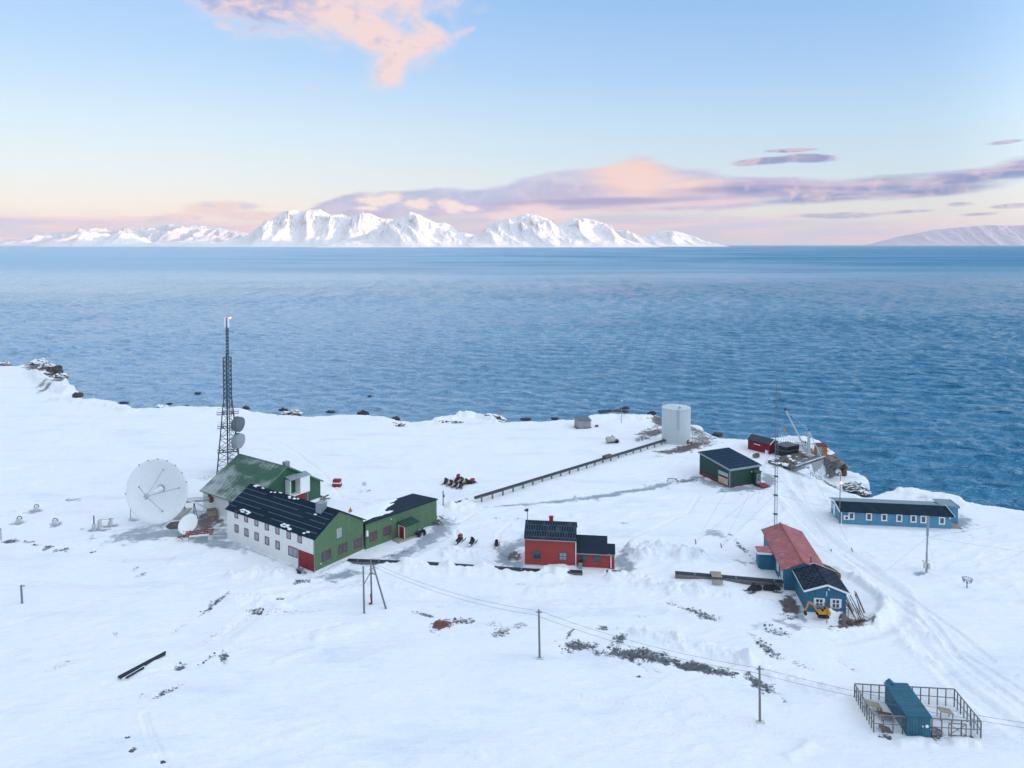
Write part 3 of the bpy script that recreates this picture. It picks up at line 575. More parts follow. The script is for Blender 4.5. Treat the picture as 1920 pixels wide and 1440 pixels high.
def range_from(name, sil, dist, depth, seed, rough=0.35, nx=620, ny=150, foot=25.0, shore=0.35, sharp=1.15, mt=None):
    """A range whose crest follows a skyline (photo pixels) at a given distance; ridges and gullies run down both flanks."""
    sx_ = np.array([p[0] for p in sil], float); sy_ = np.array([p[1] for p in sil], float)
    X = np.array([g(a, HOR + 30).x for a in sx_]) / g(960, HOR + 30).y * dist
    Hh = np.array([max(zt((0, dist), b) - SEA, 0.0) for b in sy_])
    xs = np.linspace(X[0], X[-1], nx); crest = np.interp(xs, X, Hh)
    crest = crest * (1 + 0.02 * fbm(xs * 0.004 + seed, xs * 0 + seed, 3))
    t = np.linspace(-1, 1, ny); t = np.sign(t) * np.abs(t) ** 1.2
    XX, T = np.meshgrid(xs, t); CR = np.repeat(crest[None, :], ny, 0)
    YY = dist + T * depth + fbm(XX * 0.0008 + seed, XX * 0 + 3.3, 3) * depth * 0.10
    # low-pass crest for the flanks so spurs are broader than summits
    a = np.abs(T)
    rid = ridged(XX * 0.00085 + seed + T * 0.5, YY * 0.00035 - seed, 6, 0.5) - 0.85
    prof = np.clip(1 - a / (1 - shore * 0.5), 0, 1) ** sharp
    hgt = CR * prof * (1 + 1.5 * rough * rid * sm(a, 0.0, 0.35))
    hgt = hgt + CR * 0.07 * fbm(XX * 0.005, YY * 0.005, 4, 0.6) * prof * sm(a, 0, 0.1)
    hgt = np.maximum(hgt, 0) + foot * sm(a, 1.0, 0.8) * (0.6 + 0.4 * fbm(XX * 0.002, YY * 0.002, 2)) + (-20) * sm(a, 0.85, 1.0)
    sx1 = np.linspace(0, 1, nx)[None, :]; endf = sm(sx1, 0, 0.05) * sm(1 - sx1, 0, 0.05)
    hgt = hgt * endf - 25 * (1 - endf)
    Z = SEA - 4 + hgt
    return link(name, grid_mesh(name, XX, YY, Z), mt or mountain_mat, kind='structure')
far_shade_tint_snow = plain('far_shade_tint_snow', (0.60, 0.61, 0.66), 0.95, vary=0.10, scale=0.0012, spec=0.05)  # bluish shade of the distant slopes is put into the base colour
range_from('distant_hills', [(-420, 455), (-200, 446), (-60, 452), (0, 446), (40, 451), (80, 450), (104, 441), (125, 434), (137, 437), (150, 444), (170, 431), (182, 426), (196, 436), (215, 435), (245, 428), (262, 427), (285, 428), (300, 424), (322, 419), (345, 424), (380, 423), (410, 428), (440, 432), (480, 440), (520, 456)], 46000, 7000, 3.0, 0.4, mt=far_shade_tint_snow)
range_from('hills', [(120, 458), (140, 452), (160, 441), (172, 434), (186, 440), (200, 446), (212, 440), (232, 436), (250, 438), (266, 448), (275, 455), (300, 456), (340, 452), (420, 456)], 24500, 2200, 5.0, 0.5, nx=300, ny=90)
range_from('mountain_range', [(400, 458), (440, 452), (470, 440), (500, 421), (525, 403), (545, 394), (560, 396), (580, 393), (598, 393), (615, 402), (640, 402), (662, 410), (690, 400), (720, 410), (760, 416), (820, 430), (900, 442), (960, 452)], 21500, 3000, 11.0, 0.42, nx=560)
range_from('mountain', [(610, 458), (650, 450), (690, 438), (722, 424), (745, 408), (768, 397), (782, 401), (800, 410), (818, 419), (832, 417), (846, 424), (862, 438), (880, 446), (900, 438), (912, 428), (930, 416), (950, 412), (968, 406), (985, 402), (1008, 403), (1024, 411), (1042, 424),
                         (1056, 417), (1075, 411), (1095, 410), (1112, 413), (1128, 419), (1141, 424), (1146, 434), (1158, 444), (1176, 452), (1200, 457), (1230, 459)], 18000, 2300, 23.0, 0.42, nx=760, ny=170)
range_from('far_mountain', [(1110, 450), (1140, 436), (1158, 431), (1180, 436), (1205, 444), (1222, 438), (1245, 433), (1268, 434), (1290, 440), (1312, 449), (1340, 457)], 24000, 2600, 31.0, 0.45, nx=300, ny=90)
range_from('far_hills', [(1620, 456), (1660, 450), (1700, 441), (1745, 432), (1790, 427), (1850, 422), (1900, 423), (1960, 420), (2060, 426), (2200, 424), (2400, 440)], 58000, 3500, 37.0, 0.10, nx=300, ny=90, mt=plain('far_haze_tint_snow', (0.37, 0.41, 0.55), 0.95, vary=0.10, scale=0.001, spec=0.05))  # blue fading of distant haze is painted into this snow colour
# the high ridge inland, behind the viewer
xr = np.linspace(-6200, 1100, 240); tr = np.linspace(-1, 1, 70); A_, T_ = np.meshgrid(xr, tr)
rid = ridged(A_ * 0.0012 + 2, T_ * 1.2 + 7, 5, 0.5)
hr = (560 * (0.75 + 0.25 * rid) * np.clip(1 - np.abs(T_), 0, 1) ** 0.9) * sm(A_, -6200, -5000) * sm(A_, 1100, 300) - 8
ca, sa = math.cos(R(90 - SUN_AZ)), math.sin(R(90 - SUN_AZ))
Bx = 1900 + T_ * 1100
XR = Bx * ca - A_ * sa; YR = Bx * sa + A_ * ca   # A_ grows to the north
link('inland_ridge', grid_mesh('inland_ridge', XR, YR, hr), mountain_mat, kind='structure')

# ------------------------------------------------------------------ object helpers
class MB:
    """Collects shapes and links them as one mesh object."""
    def __init__(s): s.v = []; s.f = []; s.mi = []; s.cur = 0
    def add(s, vs, fs):
        o = len(s.v); s.v += [tuple(p) for p in vs]
        for f in fs: s.f.append([i + o for i in f]); s.mi.append(s.cur)
        return s
    def mat(s, i): s.cur = i; return s
    def hexa(s, p):     # 4 bottom, 4 top (same winding)
        return s.add(p, [(3, 2, 1, 0), (4, 5, 6, 7), (0, 1, 5, 4), (1, 2, 6, 5), (2, 3, 7, 6), (3, 0, 4, 7)])
    def box(s, x0, x1, y0, y1, z0, z1):
        return s.hexa([(x0, y0, z0), (x1, y0, z0), (x1, y1, z0), (x0, y1, z0), (x0, y0, z1), (x1, y0, z1), (x1, y1, z1), (x0, y1, z1)])
    def taper(s, c, a, z0, z1, k):      # box with a smaller/larger top: centre, half sizes, k top scale
        x, y = c; p = [(-1, -1), (1, -1), (1, 1), (-1, 1)]
        return s.hexa([(x + a[0] * i, y + a[1] * j, z0) for i, j in p] + [(x + a[0] * i * k, y + a[1] * j * k, z1) for i, j in p])
    def tube(s, p, q, r0, r1=None, n=6):
        p, q = Vector(p), Vector(q); r1 = r0 if r1 is None else r1; d = (q - p)
        if d.length < 1e-6: return s
        d.normalize(); a = d.orthogonal().normalized(); b = d.cross(a); vs = []
        for c, r in ((p, r0), (q, r1)):
            for i in range(n):
                t = 2 * math.pi * i / n; vs.append(c + (a * math.cos(t) + b * math.sin(t)) * r)
        fs = [(i, (i + 1) % n, n + (i + 1) % n, n + i) for i in range(n)]
        return s.add(vs, fs + [tuple(range(n))[::-1], tuple(range(n, 2 * n))])
    def beam(s, p, q, w, h):
        """square bar from p to q, w wide (level) and h high"""
        p, q = Vector(p), Vector(q); d = (q - p).normalized(); a = d.cross(Vector((0, 0, 1)))
        a = a.normalized() if a.length > 1e-4 else Vector((1, 0, 0)); b = a.cross(d).normalized(); a = a * w / 2; b = b * h / 2
        return s.hexa([p - a - b, p + a - b, q + a - b, q - a - b, p - a + b, p + a + b, q + a + b, q - a + b])
    def prism(s, poly, vec):
        """extrude a closed outline (3d points) along vec"""
        n = len(poly); v = Vector(vec); a = [Vector(p) for p in poly]
        return s.add(a + [p + v for p in a], [tuple(range(n))[::-1], tuple(range(n, 2 * n))] + [(i, (i + 1) % n, n + (i + 1) % n, n + i) for i in range(n)])
    def lathe(s, prof, n=24, c=(0, 0, 0), M=None):
        """profile of (radius, z); M turns it"""
        vs = []; c = Vector(c)
        for r, z in prof:
            for i in range(n):
                t = 2 * math.pi * i / n; p = Vector((r * math.cos(t), r * math.sin(t), z)); vs.append((M @ p if M else p) + c)
        fs = []
        for j in range(len(prof) - 1):
            for i in range(n): fs.append((j * n + i, j * n + (i + 1) % n, (j + 1) * n + (i + 1) % n, (j + 1) * n + i))
        return s.add(vs, fs)
    def ball(s, c, r, n=10, sq=(1, 1, 1)):
        pr = [(r * math.sin(math.pi * i / n), -r * math.cos(math.pi * i / n)) for i in range(n + 1)]
        o = len(s.v); s.lathe([(max(a, 1e-3), b) for a, b in pr], n + 2)
        for i in range(o, len(s.v)): p = s.v[i]; s.v[i] = (p[0] * sq[0] + c[0], p[1] * sq[1] + c[1], p[2] * sq[2] + c[2])
        return s
    def rough(s, amt, seed=1, freq=1.0):
        v = np.array(s.v); a = fbm(v[:, 0] * freq + seed, v[:, 1] * freq + v[:, 2] * freq, 3); b = fbm(v[:, 1] * freq + 9 + seed, v[:, 2] * freq, 3); c = fbm(v[:, 2] * freq, v[:, 0] * freq + 5 + seed, 3)
        v = v + np.stack([a, b, c], -1) * amt; s.v = [tuple(p) for p in v]; return s
    def build(s, name, mats, parent=None, smooth=False, label=None):
        me = bpy.data.meshes.new(name); me.from_pydata(s.v, [], s.f)
        bm = bmesh.new(); bm.from_mesh(me); bmesh.ops.recalc_face_normals(bm, faces=bm.faces); bm.to_mesh(me); bm.free()
        mats = mats if isinstance(mats, (list, tuple)) else [mats]
        o = link(name, me, mats, parent)
        if len(mats) > 1: me.polygons.foreach_set('material_index', np.array(s.mi, np.int32))
        if smooth: me.polygons.foreach_set('use_smooth', np.ones(len(me.polygons), bool))
        if label: o['label'] = label
        return o
def tag(o, label, cat, group=None, kind=None):
    o['label'] = label; o['category'] = cat
    if group: o['group'] = group
    if kind: o['kind'] = kind
    return o
def thing(name, label, cat, loc, rz=0.0, group=None):
    o = bpy.data.objects.new(name, None); col.objects.link(o); o.empty_display_size = 0.5
    o.location = loc; o.rotation_euler = (0, 0, rz); return tag(o, label, cat, group)
def kids(o): return [c for c in bpy.data.objects if c.parent == o]
def copy_tree(o, loc=None, rz=None, label=None, parent=None):
    ch = kids(o); c = o.copy(); col.objects.link(c)
    if parent: c.parent = parent
    if loc is not None: c.location = loc
    if rz is not None: c.rotation_euler = (0, 0, rz)
    if label: c['label'] = label
    for k in ch: copy_tree(k, parent=c)
    return c
def onground(px, py, dz=0.0):
    z = 0.0
    for _ in range(4): p = g(px, py, z); z = 0.4 * z + 0.6 * min(1.2, max(-1.0, gz(p.x, p.y)))
    return Vector((p.x, p.y, gz(p.x, p.y) + dz))
def head(p, q):
    return math.atan2(q.y - p.y, q.x - p.x)
class Frame:
    """Local frame at a world origin turned by ang (deg); turns photo pixels into local points on its planes."""
    def __init__(s, o, ang): s.o = Vector((o[0], o[1], 0)); s.a = R(ang); s.ang = ang
    def loc(s, p):
        d = Vector(p) - s.o; c, n = math.cos(s.a), math.sin(s.a); return Vector((d.x * c + d.y * n, -d.x * n + d.y * c, d.z))
    def w(s, x, y, z=0):
        c, n = math.cos(s.a), math.sin(s.a); return s.o + Vector((x * c - y * n, x * n + y * c, z))
    def hit(s, px, py, ax, val):
        o = s.loc((0, 0, H)); c, n = math.cos(s.a), math.sin(s.a); r = ray(px, py); d = Vector((r.x * c + r.y * n, -r.x * n + r.y * c, r.z))
        return o + d * ((val - o[ax]) / d[ax])
    def Y(s, px, py, y=0.0): p = s.hit(px, py, 1, y); return p.x, p.z
    def X(s, px, py, x=0.0): p = s.hit(px, py, 0, x); return p.y, p.z
def FRONT(y=0.0): return lambda u, d, z: (u, y - d, z)          # wall facing local -y; d = outwards
def LEFT(x=0.0): return lambda u, d, z: (x - d, u, z)           # wall facing local -x
def RIGHT(x=0.0): return lambda u, d, z: (x + d, u, z)
def wbox(mb, f, u0, u1, d0, d1, z0, z1):
    return mb.hexa([f(u0, d0, z0), f(u1, d0, z0), f(u1, d1, z0), f(u0, d1, z0), f(u0, d0, z1), f(u1, d0, z1), f(u1, d1, z1), f(u0, d1, z1)])
def window(parent, f, u, z, w, h, frame, pane=None, bar=0.10, mull=1, rail=0, depth=0.07, label=None):
    """a framed window: casing ring with mullions; the glass is its sub-part"""
    m = MB(); a, b, c, d = u - w / 2, u + w / 2, z - h / 2, z + h / 2
    wbox(m, f, a, b, 0.0, depth, c, c + bar); wbox(m, f, a, b, 0.0, depth, d - bar, d)
    wbox(m, f, a, a + bar, 0.0, depth - 0.004, c + bar, d - bar); wbox(m, f, b - bar, b, 0.0, depth - 0.004, c + bar, d - bar)
    for i in range(mull):
        x = a + (b - a) * (i + 1) / (mull + 1); wbox(m, f, x - bar * 0.35, x + bar * 0.35, 0.0, depth - 0.01, c + bar, d - bar)
    for i in range(rail):
        q = c + (d - c) * (i + 1) / (rail + 1); wbox(m, f, a + bar, b - bar, 0.0, depth - 0.016, q - bar * 0.3, q + bar * 0.3)
    o = m.build('window', frame, parent, label=label)
    p = MB(); wbox(p, f, a + bar * 0.9, b - bar * 0.9, 0.002, 0.03, c + bar * 0.9, d - bar * 0.9); p.build('pane', pane or glass, o)
    return o
def slab(m, pts, th):
    """roof sheet: four corner points of the underside, thickened along its own normal"""
    p = [Vector(q) for q in pts]; n = (p[1] - p[0]).cross(p[3] - p[0]).normalized()
    if n.z < 0: n = -n
    return m.hexa(p + [q + n * th for q in p])

# ================================================================== the green and white main building
A = g(590, 1073); FM = Frame(A, 55); zb = -0.4
W_, L_, HE, HR, AP = 10.1, 22.3, 5.12, 8.0, 4.9
t = thing('lodge_building', 'large two storey building with white long side, green gable and dark roof', 'building', FM.w(0, 0), FM.a)
m = MB(); m.prism([(0, 0, zb), (W_, 0, zb), (W_, 0, HE - 0.1), (AP, 0, HR), (0, 0, HE)], (0, 0.24, 0)); m.build('gable_wall', green, t)
m = MB(); m.box(0.0, 0.24, 0.243, L_, zb, HE); m.build('long_wall', white_wall, t)
m = MB(); m.box(W_ - 0.24, W_, 0.243, L_, zb, HE - 0.1); m.prism([(0.243, L_ - .24, zb), (W_ - .243, L_ - .24, zb), (W_ - .243, L_ - .24, HE - 0.1), (AP, L_ - .24, HR - .15), (0.243, L_ - .24, HE)], (0, 0.24, 0)); m.build('rear_wall', white_wall, t)
m = MB(); k = (HR - HE) / AP; k2 = (HR - HE + 0.1) / (W_ - AP)
slab(m, [(-0.14, -0.22, HE - 0.14 * k), (AP, -0.22, HR), (AP, L_ + 0.3, HR), (-0.14, L_ + 0.3, HE - 0.14 * k)], 0.14)
slab(m, [(AP, -0.22, HR), (W_ + 0.4, -0.22, HE - 0.1 - 0.4 * k2), (W_ + 0.4, L_ + 0.3, HE - 0.1 - 0.4 * k2), (AP, L_ + 0.3, HR)], 0.16)
m.mat(1); nr = Vector((-k, 0, 1)).normalized()
for i in range(1, 6):
    x = -0.14 + (AP + 0.14) * i / 6.2; z = HE + k * x + 0.14 * math.hypot(1, k)
    for a in np.arange(0.2, L_, 1.86):
        if random.Random(i * 77 + int(a * 9)).random() < 0.9: m.hexa([(x - .035, a, z - .035 * k), (x + .035, a, z + .035 * k), (x + .035, a + 1.8, z + .035 * k), (x - .035, a + 1.8, z - .035 * k), (x - .035, a, z - .035 * k + .02), (x + .035, a, z + .035 * k + .02), (x + .035, a + 1.8, z + .035 * k + .02), (x - .035, a + 1.8, z - .035 * k + .02)])
rf = m.build('roof', [roof_dark, roof_seam], t)
rr = random.Random(3)
for (u0, u1, xx, n) in ((15.8, 19.5, 0.35, 9), (5.0, 8.2, 0.2, 8), (1.8, 3.0, 0.3, 3), (14, 21.5, 4.6, 7), (9.5, 13, 4.6, 4), (2.5, 4, 3.0, 2)):
    for i in range(n):
        y = rr.uniform(u0, u1); x = xx + rr.uniform(-.18, .25); z = HE + k * x + 0.19; m = MB(); m.ball((x, y, z + .03), 1, 6, (rr.uniform(.12, .28), rr.uniform(.2, .5), 0.09)); m.rough(.06, i, 3); m.build('snow_patch', snow_white, rf, True)
m = MB(); m.box(3.55, 4.75, 2.6, 3.9, 6.9, 8.9); m.mat(1).box(3.47, 4.83, 2.52, 3.98, 8.9, 9.0); m.build('vent_box', [grey_metal, trim_grey], rf)
for a, b in [(1062, 628), (1142, 660), (1226, 692), (1311, 725), (1398, 758), (1490, 795), (1580, 828)]:
    u, z = FM.X(a / 4.364 + 200, b / 4.364 + 820); window(t, LEFT(), u, z - .08, 0.98, 1.2, red_frame, curtain_glass, 0.12, 0)
for a, b in [(1064, 746), (1145, 778), (1228, 811), (1313, 846), (1400, 882)]:
    u, z = FM.X(a / 4.364 + 200, b / 4.364 + 820); window(t, LEFT(), u, z, 1.05, 1.32, red_frame, curtain_glass, 0.13, 0)
window(t, LEFT(), 5.05, 1.95, 2.2, 1.5, red_frame, curtain_glass, 0.12, 1, label='wide window of two panes beside the red door panel')
m = MB(); wbox(m, LEFT(), 0.05, 3.72, 0.0, 0.09, 0.10, 2.65); m.build('door', red_door, t)
m = MB(); wbox(m, LEFT(), -0.003, 0.10, -0.003, 0.05, zb, HE - 0.3); m.build('downpipe', trim_grey, t)
for (px, py), w in (((612, 1041), 1.75), ((643, 1028), 1.75), ((671.5, 1018), 1.75)):
    u, z = FM.Y(px, py); window(t, FRONT(), u, z, w, 1.45, red_frame, glass, 0.12, 1)
u, z = FM.Y(635.5, 999); window(t, FRONT(), u, z, 1.0, 1.45, concrete, curtain_glass, 0.12, 0, label='small upper window with grey frame')
m = MB()
for z in (2.95, 6.55):
    e0 = 0.1 if z < HE else 0.1 + (z - HE) / k; e1 = W_ - 0.1 if z < HE else W_ - (z - HE) / k2
    wbox(m, FRONT(), e0, e1, 0.0, 0.03, z, z + 0.06)
m.build('wall_band', plain('pale_green_trim', (0.13, 0.24, 0.11), 0.7), t)
m = MB(); m.ball((0, 0, 0), 0.11, 6); lp = m.build('wall_lamp', white_panel, t); u, z = FM.Y(601, 1057); lp.location = (u, -0.1, z)
m = MB(); m.box(-0.02, W_ + .05, -0.03, -0.003, zb, 0.12); m.build('plinth', concrete_white, t)

# ------------------------------------------------------------------ the low green wing
WO = g(687, 1030); FW = Frame(WO, 48)
t = thing('low_wing', 'long low green wing with flat dark roof, joined to the gable building', 'building', FW.w(0, 0), FW.a)
LW, DW, HW = 15.5, 6.6, 4.2
m = MB(); m.box(-0.1, LW, 0, 0.24, zb, HW); m.build('front_wall', green, t)
m = MB(); m.box(LW - 0.24, LW, 0.243, DW, zb, HW - 0.4); m.box(-0.1, LW - 0.243, DW - 0.24, DW, zb, HW - 0.65); m.build('rear_wall', green, t)
m = MB(); slab(m, [(-0.2, -0.15, HW), (LW + 0.2, -0.15, HW), (LW + 0.2, DW + 0.2, HW - 0.62), (-0.2, DW + 0.2, HW - 0.62)], 0.18); rf = m.build('roof', roof_flat, t)
# drifted snow lying over the inner part of the roof
nx, ny = 46, 20; XX, YY_ = np.meshgrid(np.linspace(-0.15, LW + 0.1, nx), np.linspace(0.0, DW + 0.15, ny))
edge = 5.2 + 2.2 * np.array(fbm(YY_ * 0.35, XX * 0.05 + 4, 3)) + (YY_ / DW) ** 1.3 * 6.2
th = 0.30 * sm(edge - XX + 1.6 * fbm(YY_ * 1.3 + 3, XX * 0.25, 2), 0.0, 2.2) * sm(YY_ + 0.55 * fbm(XX * 0.8, YY_ * 0.2 + 1, 2), 0.7, 2.2) - 0.05
ZZ = HW + 0.19 - 0.62 * (YY_ + .15) / (DW + .35) + th
o = link('roof_snow', grid_mesh('roof_snow', XX, YY_, ZZ), snow_white, rf)
for px, py in ((700, 1005.5), (726.5, 995)):
    u, z = FW.Y(px, py); window(t, FRONT(), u, z, 1.6, 1.45, red_frame, glass, 0.12, 1)
m = MB(); wbox(m, FRONT(), 0, LW, 0, 0.03, 2.72, 2.78); m.build('wall_band', MATS['pale_green_trim'], t)
m = MB(); m.ball((0, 0, 0), 0.11, 6); lp = m.build('wall_lamp', white_panel, t); u, z = FW.Y(733, 973); lp.location = (u, -0.1, z)
m = MB(); m.box(-0.12, 0.22, -0.28, -0.003, 2.2, 3.1); m.build('meter_box', white_panel, t)
# entrance hut of the wing
u0, _ = FW.Y(745, 1015); m = MB(); P0, P1 = u0 + 0.1, u0 + 3.0
m.hexa([(P0, -1.9, zb), (P1, -1.9, zb), (P1, -0.003, zb), (P0, -0.003, zb), (P0, -1.9, 2.35), (P1, -1.9, 2.35), (P1, -0.003, 2.6), (P0, -0.003, 2.6)])
pc = m.build('entrance_porch', green, t)
m = MB(); slab(m, [(P0 - .15, -2.1, 2.35), (P1 + .15, -2.1, 2.35), (P1 + .15, -0.01, 2.66), (P0 - .15, -0.01, 2.66)], 0.12); m.build('porch_roof', roof_green_plain if 'roof_green_plain' in globals() else green_dark, pc)
m = MB(); wbox(m, LEFT(P0), -1.75, -0.45, 0.0, 0.05, 0.15, 2.25); m.build('door', red_paint, pc)
m = MB(); wbox(m, LEFT(P0), -1.88, -1.76, 0.0, 0.08, 0.1, 2.3); wbox(m, LEFT(P0), -0.44, -0.30, 0.0, 0.08, 0.1, 2.3); wbox(m, LEFT(P0), -1.757, -.443, 0.0, .075, 2.2, 2.3); m.build('door_frame', white_paint, pc)
m = MB(); m.box(P0 - 1.5, P1 - 0.4, -2.2, -1.92, 0.0, 0.30); m.box(P0 - 1.4, P0 - 0.03, -1.9, -0.3, 0.02, 0.22); m.build('porch_step', tan_board, pc)

# ------------------------------------------------------------------ the green barn behind
KB = g(601, 938); FB = Frame(KB - Vector((math.cos(R(55)), math.sin(R(55)), 0)) * 16.0, 55)
t = thing('green_barn', 'tall barn with frosted green sheet roof standing behind the white building', 'building', FB.w(0, 0), FB.a)
WB, LB, EB, RB = 16.0, 14.3, 3.85, 8.6; k = (RB - EB) / 8
m = MB(); m.prism([(0, 0, 0.6), (WB, 0, 0.6), (WB, 0, EB), (8, 0, RB), (0, 0, EB)], (0, 0.24, 0)); m.build('gable_wall', green_barn, t)
m = MB(); m.box(0, 0.24, 0.243, LB, zb, EB); m.box(WB - .24, WB, 0.243, LB, zb, EB); m.prism([(0.243, LB - .24, zb), (WB - .243, LB - .24, zb), (WB - .243, LB - .24, EB), (8, LB - .24, RB - .1), (0.243, LB - .24, EB)], (0, .24, 0)); m.build('side_wall', white_wall, t)
m = MB(); m.box(-.02, WB + .02, -0.02, 0.243, zb, 0.6); m.build('plinth', white_wall, t)
m = MB(); slab(m, [(-.45, -.3, EB - .45 * k), (8, -.3, RB), (8, LB + .3, RB), (-.45, LB + .3, EB - .45 * k)], 0.14); slab(m, [(8, -.3, RB), (WB + .45, -.3, EB - .45 * k), (WB + .45, LB + .3, EB - .45 * k), (8, LB + .3, RB)], 0.14); rf = m.build('roof', roof_green, t)
m = MB(); m.beam((-.45, -.32, EB - .45 * k + .1), (8, -.32, RB + .12), .06, .28); m.beam((8, -.32, RB + .12), (WB + .45, -.32, EB - .45 * k + .1), .06, .28); m.beam((-.5, -.2, EB - .45 * k + .04), (-.5, LB + .3, EB - .45 * k + .04), .10, .16); m.build('barge_board', plain('pale_barge', (0.09, 0.20, 0.11), .6), rf)
m = MB(); m.box(8.5, 9.5, .9, 1.8, RB - .8, RB + .55); m.build('ridge_vent', grey_metal, rf)
for px, py in ((393.5, 927), (432.5, 942)):
    u, z = FB.X(px, py); window(t, LEFT(), u, z, 1.1, 1.3, trim_grey, glass, .1, 0)
m = MB(); x0, x1, d = 7.7, 12.2, 1.5
m.box(x0, x0 + .12, -d, -.003, 3.2, 6.3); m.box(x0 + .123, x1, -d, -.003, 3.2, 3.3); m.box(x0 + 2.3, x1, -d, -.003, 3.303, 6.3); lf = m.build('loading_bay', white_paint, t)
m = MB(); slab(m, [(x0 - .1, -d - .15, 6.32), (x1 + .1, -d - .15, 6.32), (x1 + .1, -.01, 6.75), (x0 - .1, -.01, 6.75)], .1); m.build('bay_roof', trim_grey, lf)
m = MB(); m.box(x0 + .13, x0 + 1.0, -.25, -.008, 3.31, 6.2); m.build('bay_door', red_paint, lf)
m = MB(); wbox(m, FRONT(), 10.0, 12.3, 0, .07, .3, 3.1); m.build('door', red_paint, t)
for x in (8.9, 11.9): m = MB(); m.tube((x, -1.2, .1), (x, -1.2, 3.2), .09); m.build('bay_post', grey_metal, lf)

# ================================================================== lattice tower with radio drums
def lattice(m, base_w, top_w, z0, z1, n, r, cx=0, cy=0, brace=0.6):
    zs = [z0 + (z1 - z0) * i / n for i in range(n + 1)]; ww = [base_w + (top_w - base_w) * i / n for i in range(n + 1)]
    c = [(-1, -1), (1, -1), (1, 1), (-1, 1)]
    for i in range(n):
        for j in range(4):
            a, b = c[j], c[(j + 1) % 4]
            P = lambda q, k: (cx + q[0] * ww[k] / 2, cy + q[1] * ww[k] / 2, zs[k])
            m.tube(P(a, i), P(b, i + 1), r * brace, n=4); m.tube(P(b, i), P(a, i + 1), r * brace, n=4); m.tube(P(a, i + 1), P(b, i + 1), r * brace, n=4)
tw = g(428, 889); tw.x += 0.1; TZ = lambda py: zt(tw, py)
t = thing('lattice_tower', 'tall dark steel lattice radio tower standing behind the green barn', 'tower', (tw.x, tw.y, 0), R(20))
zA, zB, zC, zD = -0.5, TZ(773), TZ(746), TZ(670)
for i, (sx, sy) in enumerate(((-1, -1), (1, -1), (1, 1), (-1, 1))):
    m = MB(); m.tube((sx * 2.45, sy * 2.45, zA), (sx * 1.12, sy * 1.12, zB), .13, .11); m.tube((sx * 1.12, sy * 1.12, zB), (sx * .8, sy * .8, zC), .11, .1); m.tube((sx * .8, sy * .8, zC), (sx * .8, sy * .8, zD), .10, .09); m.build('leg', dark_metal, t)
m = MB(); lattice(m, 4.9, 2.24, 0, zB, 5, .10); lattice(m, 2.24, 1.6, zB, zC, 2, .09); lattice(m, 1.6, 1.6, zC, zD, 9, .085, brace=.65); m.build('bracing', dark_metal, t)
m = MB(); m.box(-.28, .02, -.25, -.05, 0, zD + 1); m.tube((.3, .2, 0), (.3, .2, zD + 9), .07)
for z in np.arange(.5, zD, .5): m.tube((.3, .2, z), (.75, .2, z), .03, n=4)
m.tube((.75, .2, 0), (.75, .2, zD), .04, n=4); m.build('ladder', dark_metal, t)
for z, w in ((TZ(846), 2.2), (TZ(801), 2.1), (TZ(775), 2.2)):
    m = MB(); m.box(-w, w, -w * .55, -w * .4, z, z + .1); m.box(-w, w, w * .4, w * .55, z, z + .1); m.box(-w * .55, -w * .4, -w * .4, w * .4, z + .002, z + .098); m.box(w * .4, w * .55, -w * .4, w * .4, z + .002, z + .098)
    for q in (-1, 1): m.tube((q * w, -w * .5, z), (q * w, -w * .5, z + .9), .035, n=4); m.tube((-w, q * w * .5, z + .9), (w, q * w * .5, z + .9), .03, n=4)
    m.build('platform', dark_metal, t)
m = MB(); lattice(m, .5, .42, zD, TZ(614), 9, .06); m.tube((0, 0, zD), (0, 0, TZ(596)), .11, .08); m.build('mast_pole', dark_metal, t)
for q in range(3):
    a = R(200 + q * 120); m = MB(); x, y = .42 * math.cos(a), .42 * math.sin(a); m.box(-.16, .16, -.1, .1, TZ(614), TZ(595)); o = m.build('panel_antenna', white_panel, t); o.location = (x, y, 0); o.rotation_euler = (0, 0, a + R(90))
m = MB()
for x, y in ((.3, .3), (-.3, .1), (.1, -.35)): m.tube((x, y, TZ(600)), (x, y, TZ(584)), .025, n=4)
m.build('whip_antenna', grey_metal, t)
m = MB(); m.ball((.75, -.2, TZ(596)), .17, 6); m.tube((0, 0, TZ(599)), (.75, -.2, TZ(597)), .03, n=4); m.build('beacon_lamp', red_glow, t)
for py, s in ((660, 1), (622, 1)): z = TZ(py); m = MB(); m.tube((.1, 0, z), (1.3, -.3, z), .03, n=4); m.tube((1.3, -.3, z - .4), (1.3, -.3, z + .5), .04, n=4); m.build('side_antenna', dark_metal, t)
for px, py, mt in ((455, 794, drum_mat), (457, 825, drum_pale)):
    z = TZ(py); M = Matrix.Rotation(R(96), 3, 'Y'); a = R(-34); M = Matrix.Rotation(a, 3, 'Z') @ M
    m = MB(); m.lathe([(.05, -1.15), (.9, -1.1), (1.55, -.75), (1.62, -.7), (1.62, .55), (1.5, .62), (.05, .66)], 28, M=M)
    c0 = Vector((2.55 * math.cos(a), 2.55 * math.sin(a), z)); 
    o = m.build('drum_antenna', mt, t, True); o.location = c0
    m = MB(); m.tube((-1.9, 1.0, .2), (-.6, .3, .0), .09, n=4); m.tube((-1.6, .9, -.6), (-.6, .3, -.3), .08, n=4); m.build('drum_bracket', dark_metal, o)

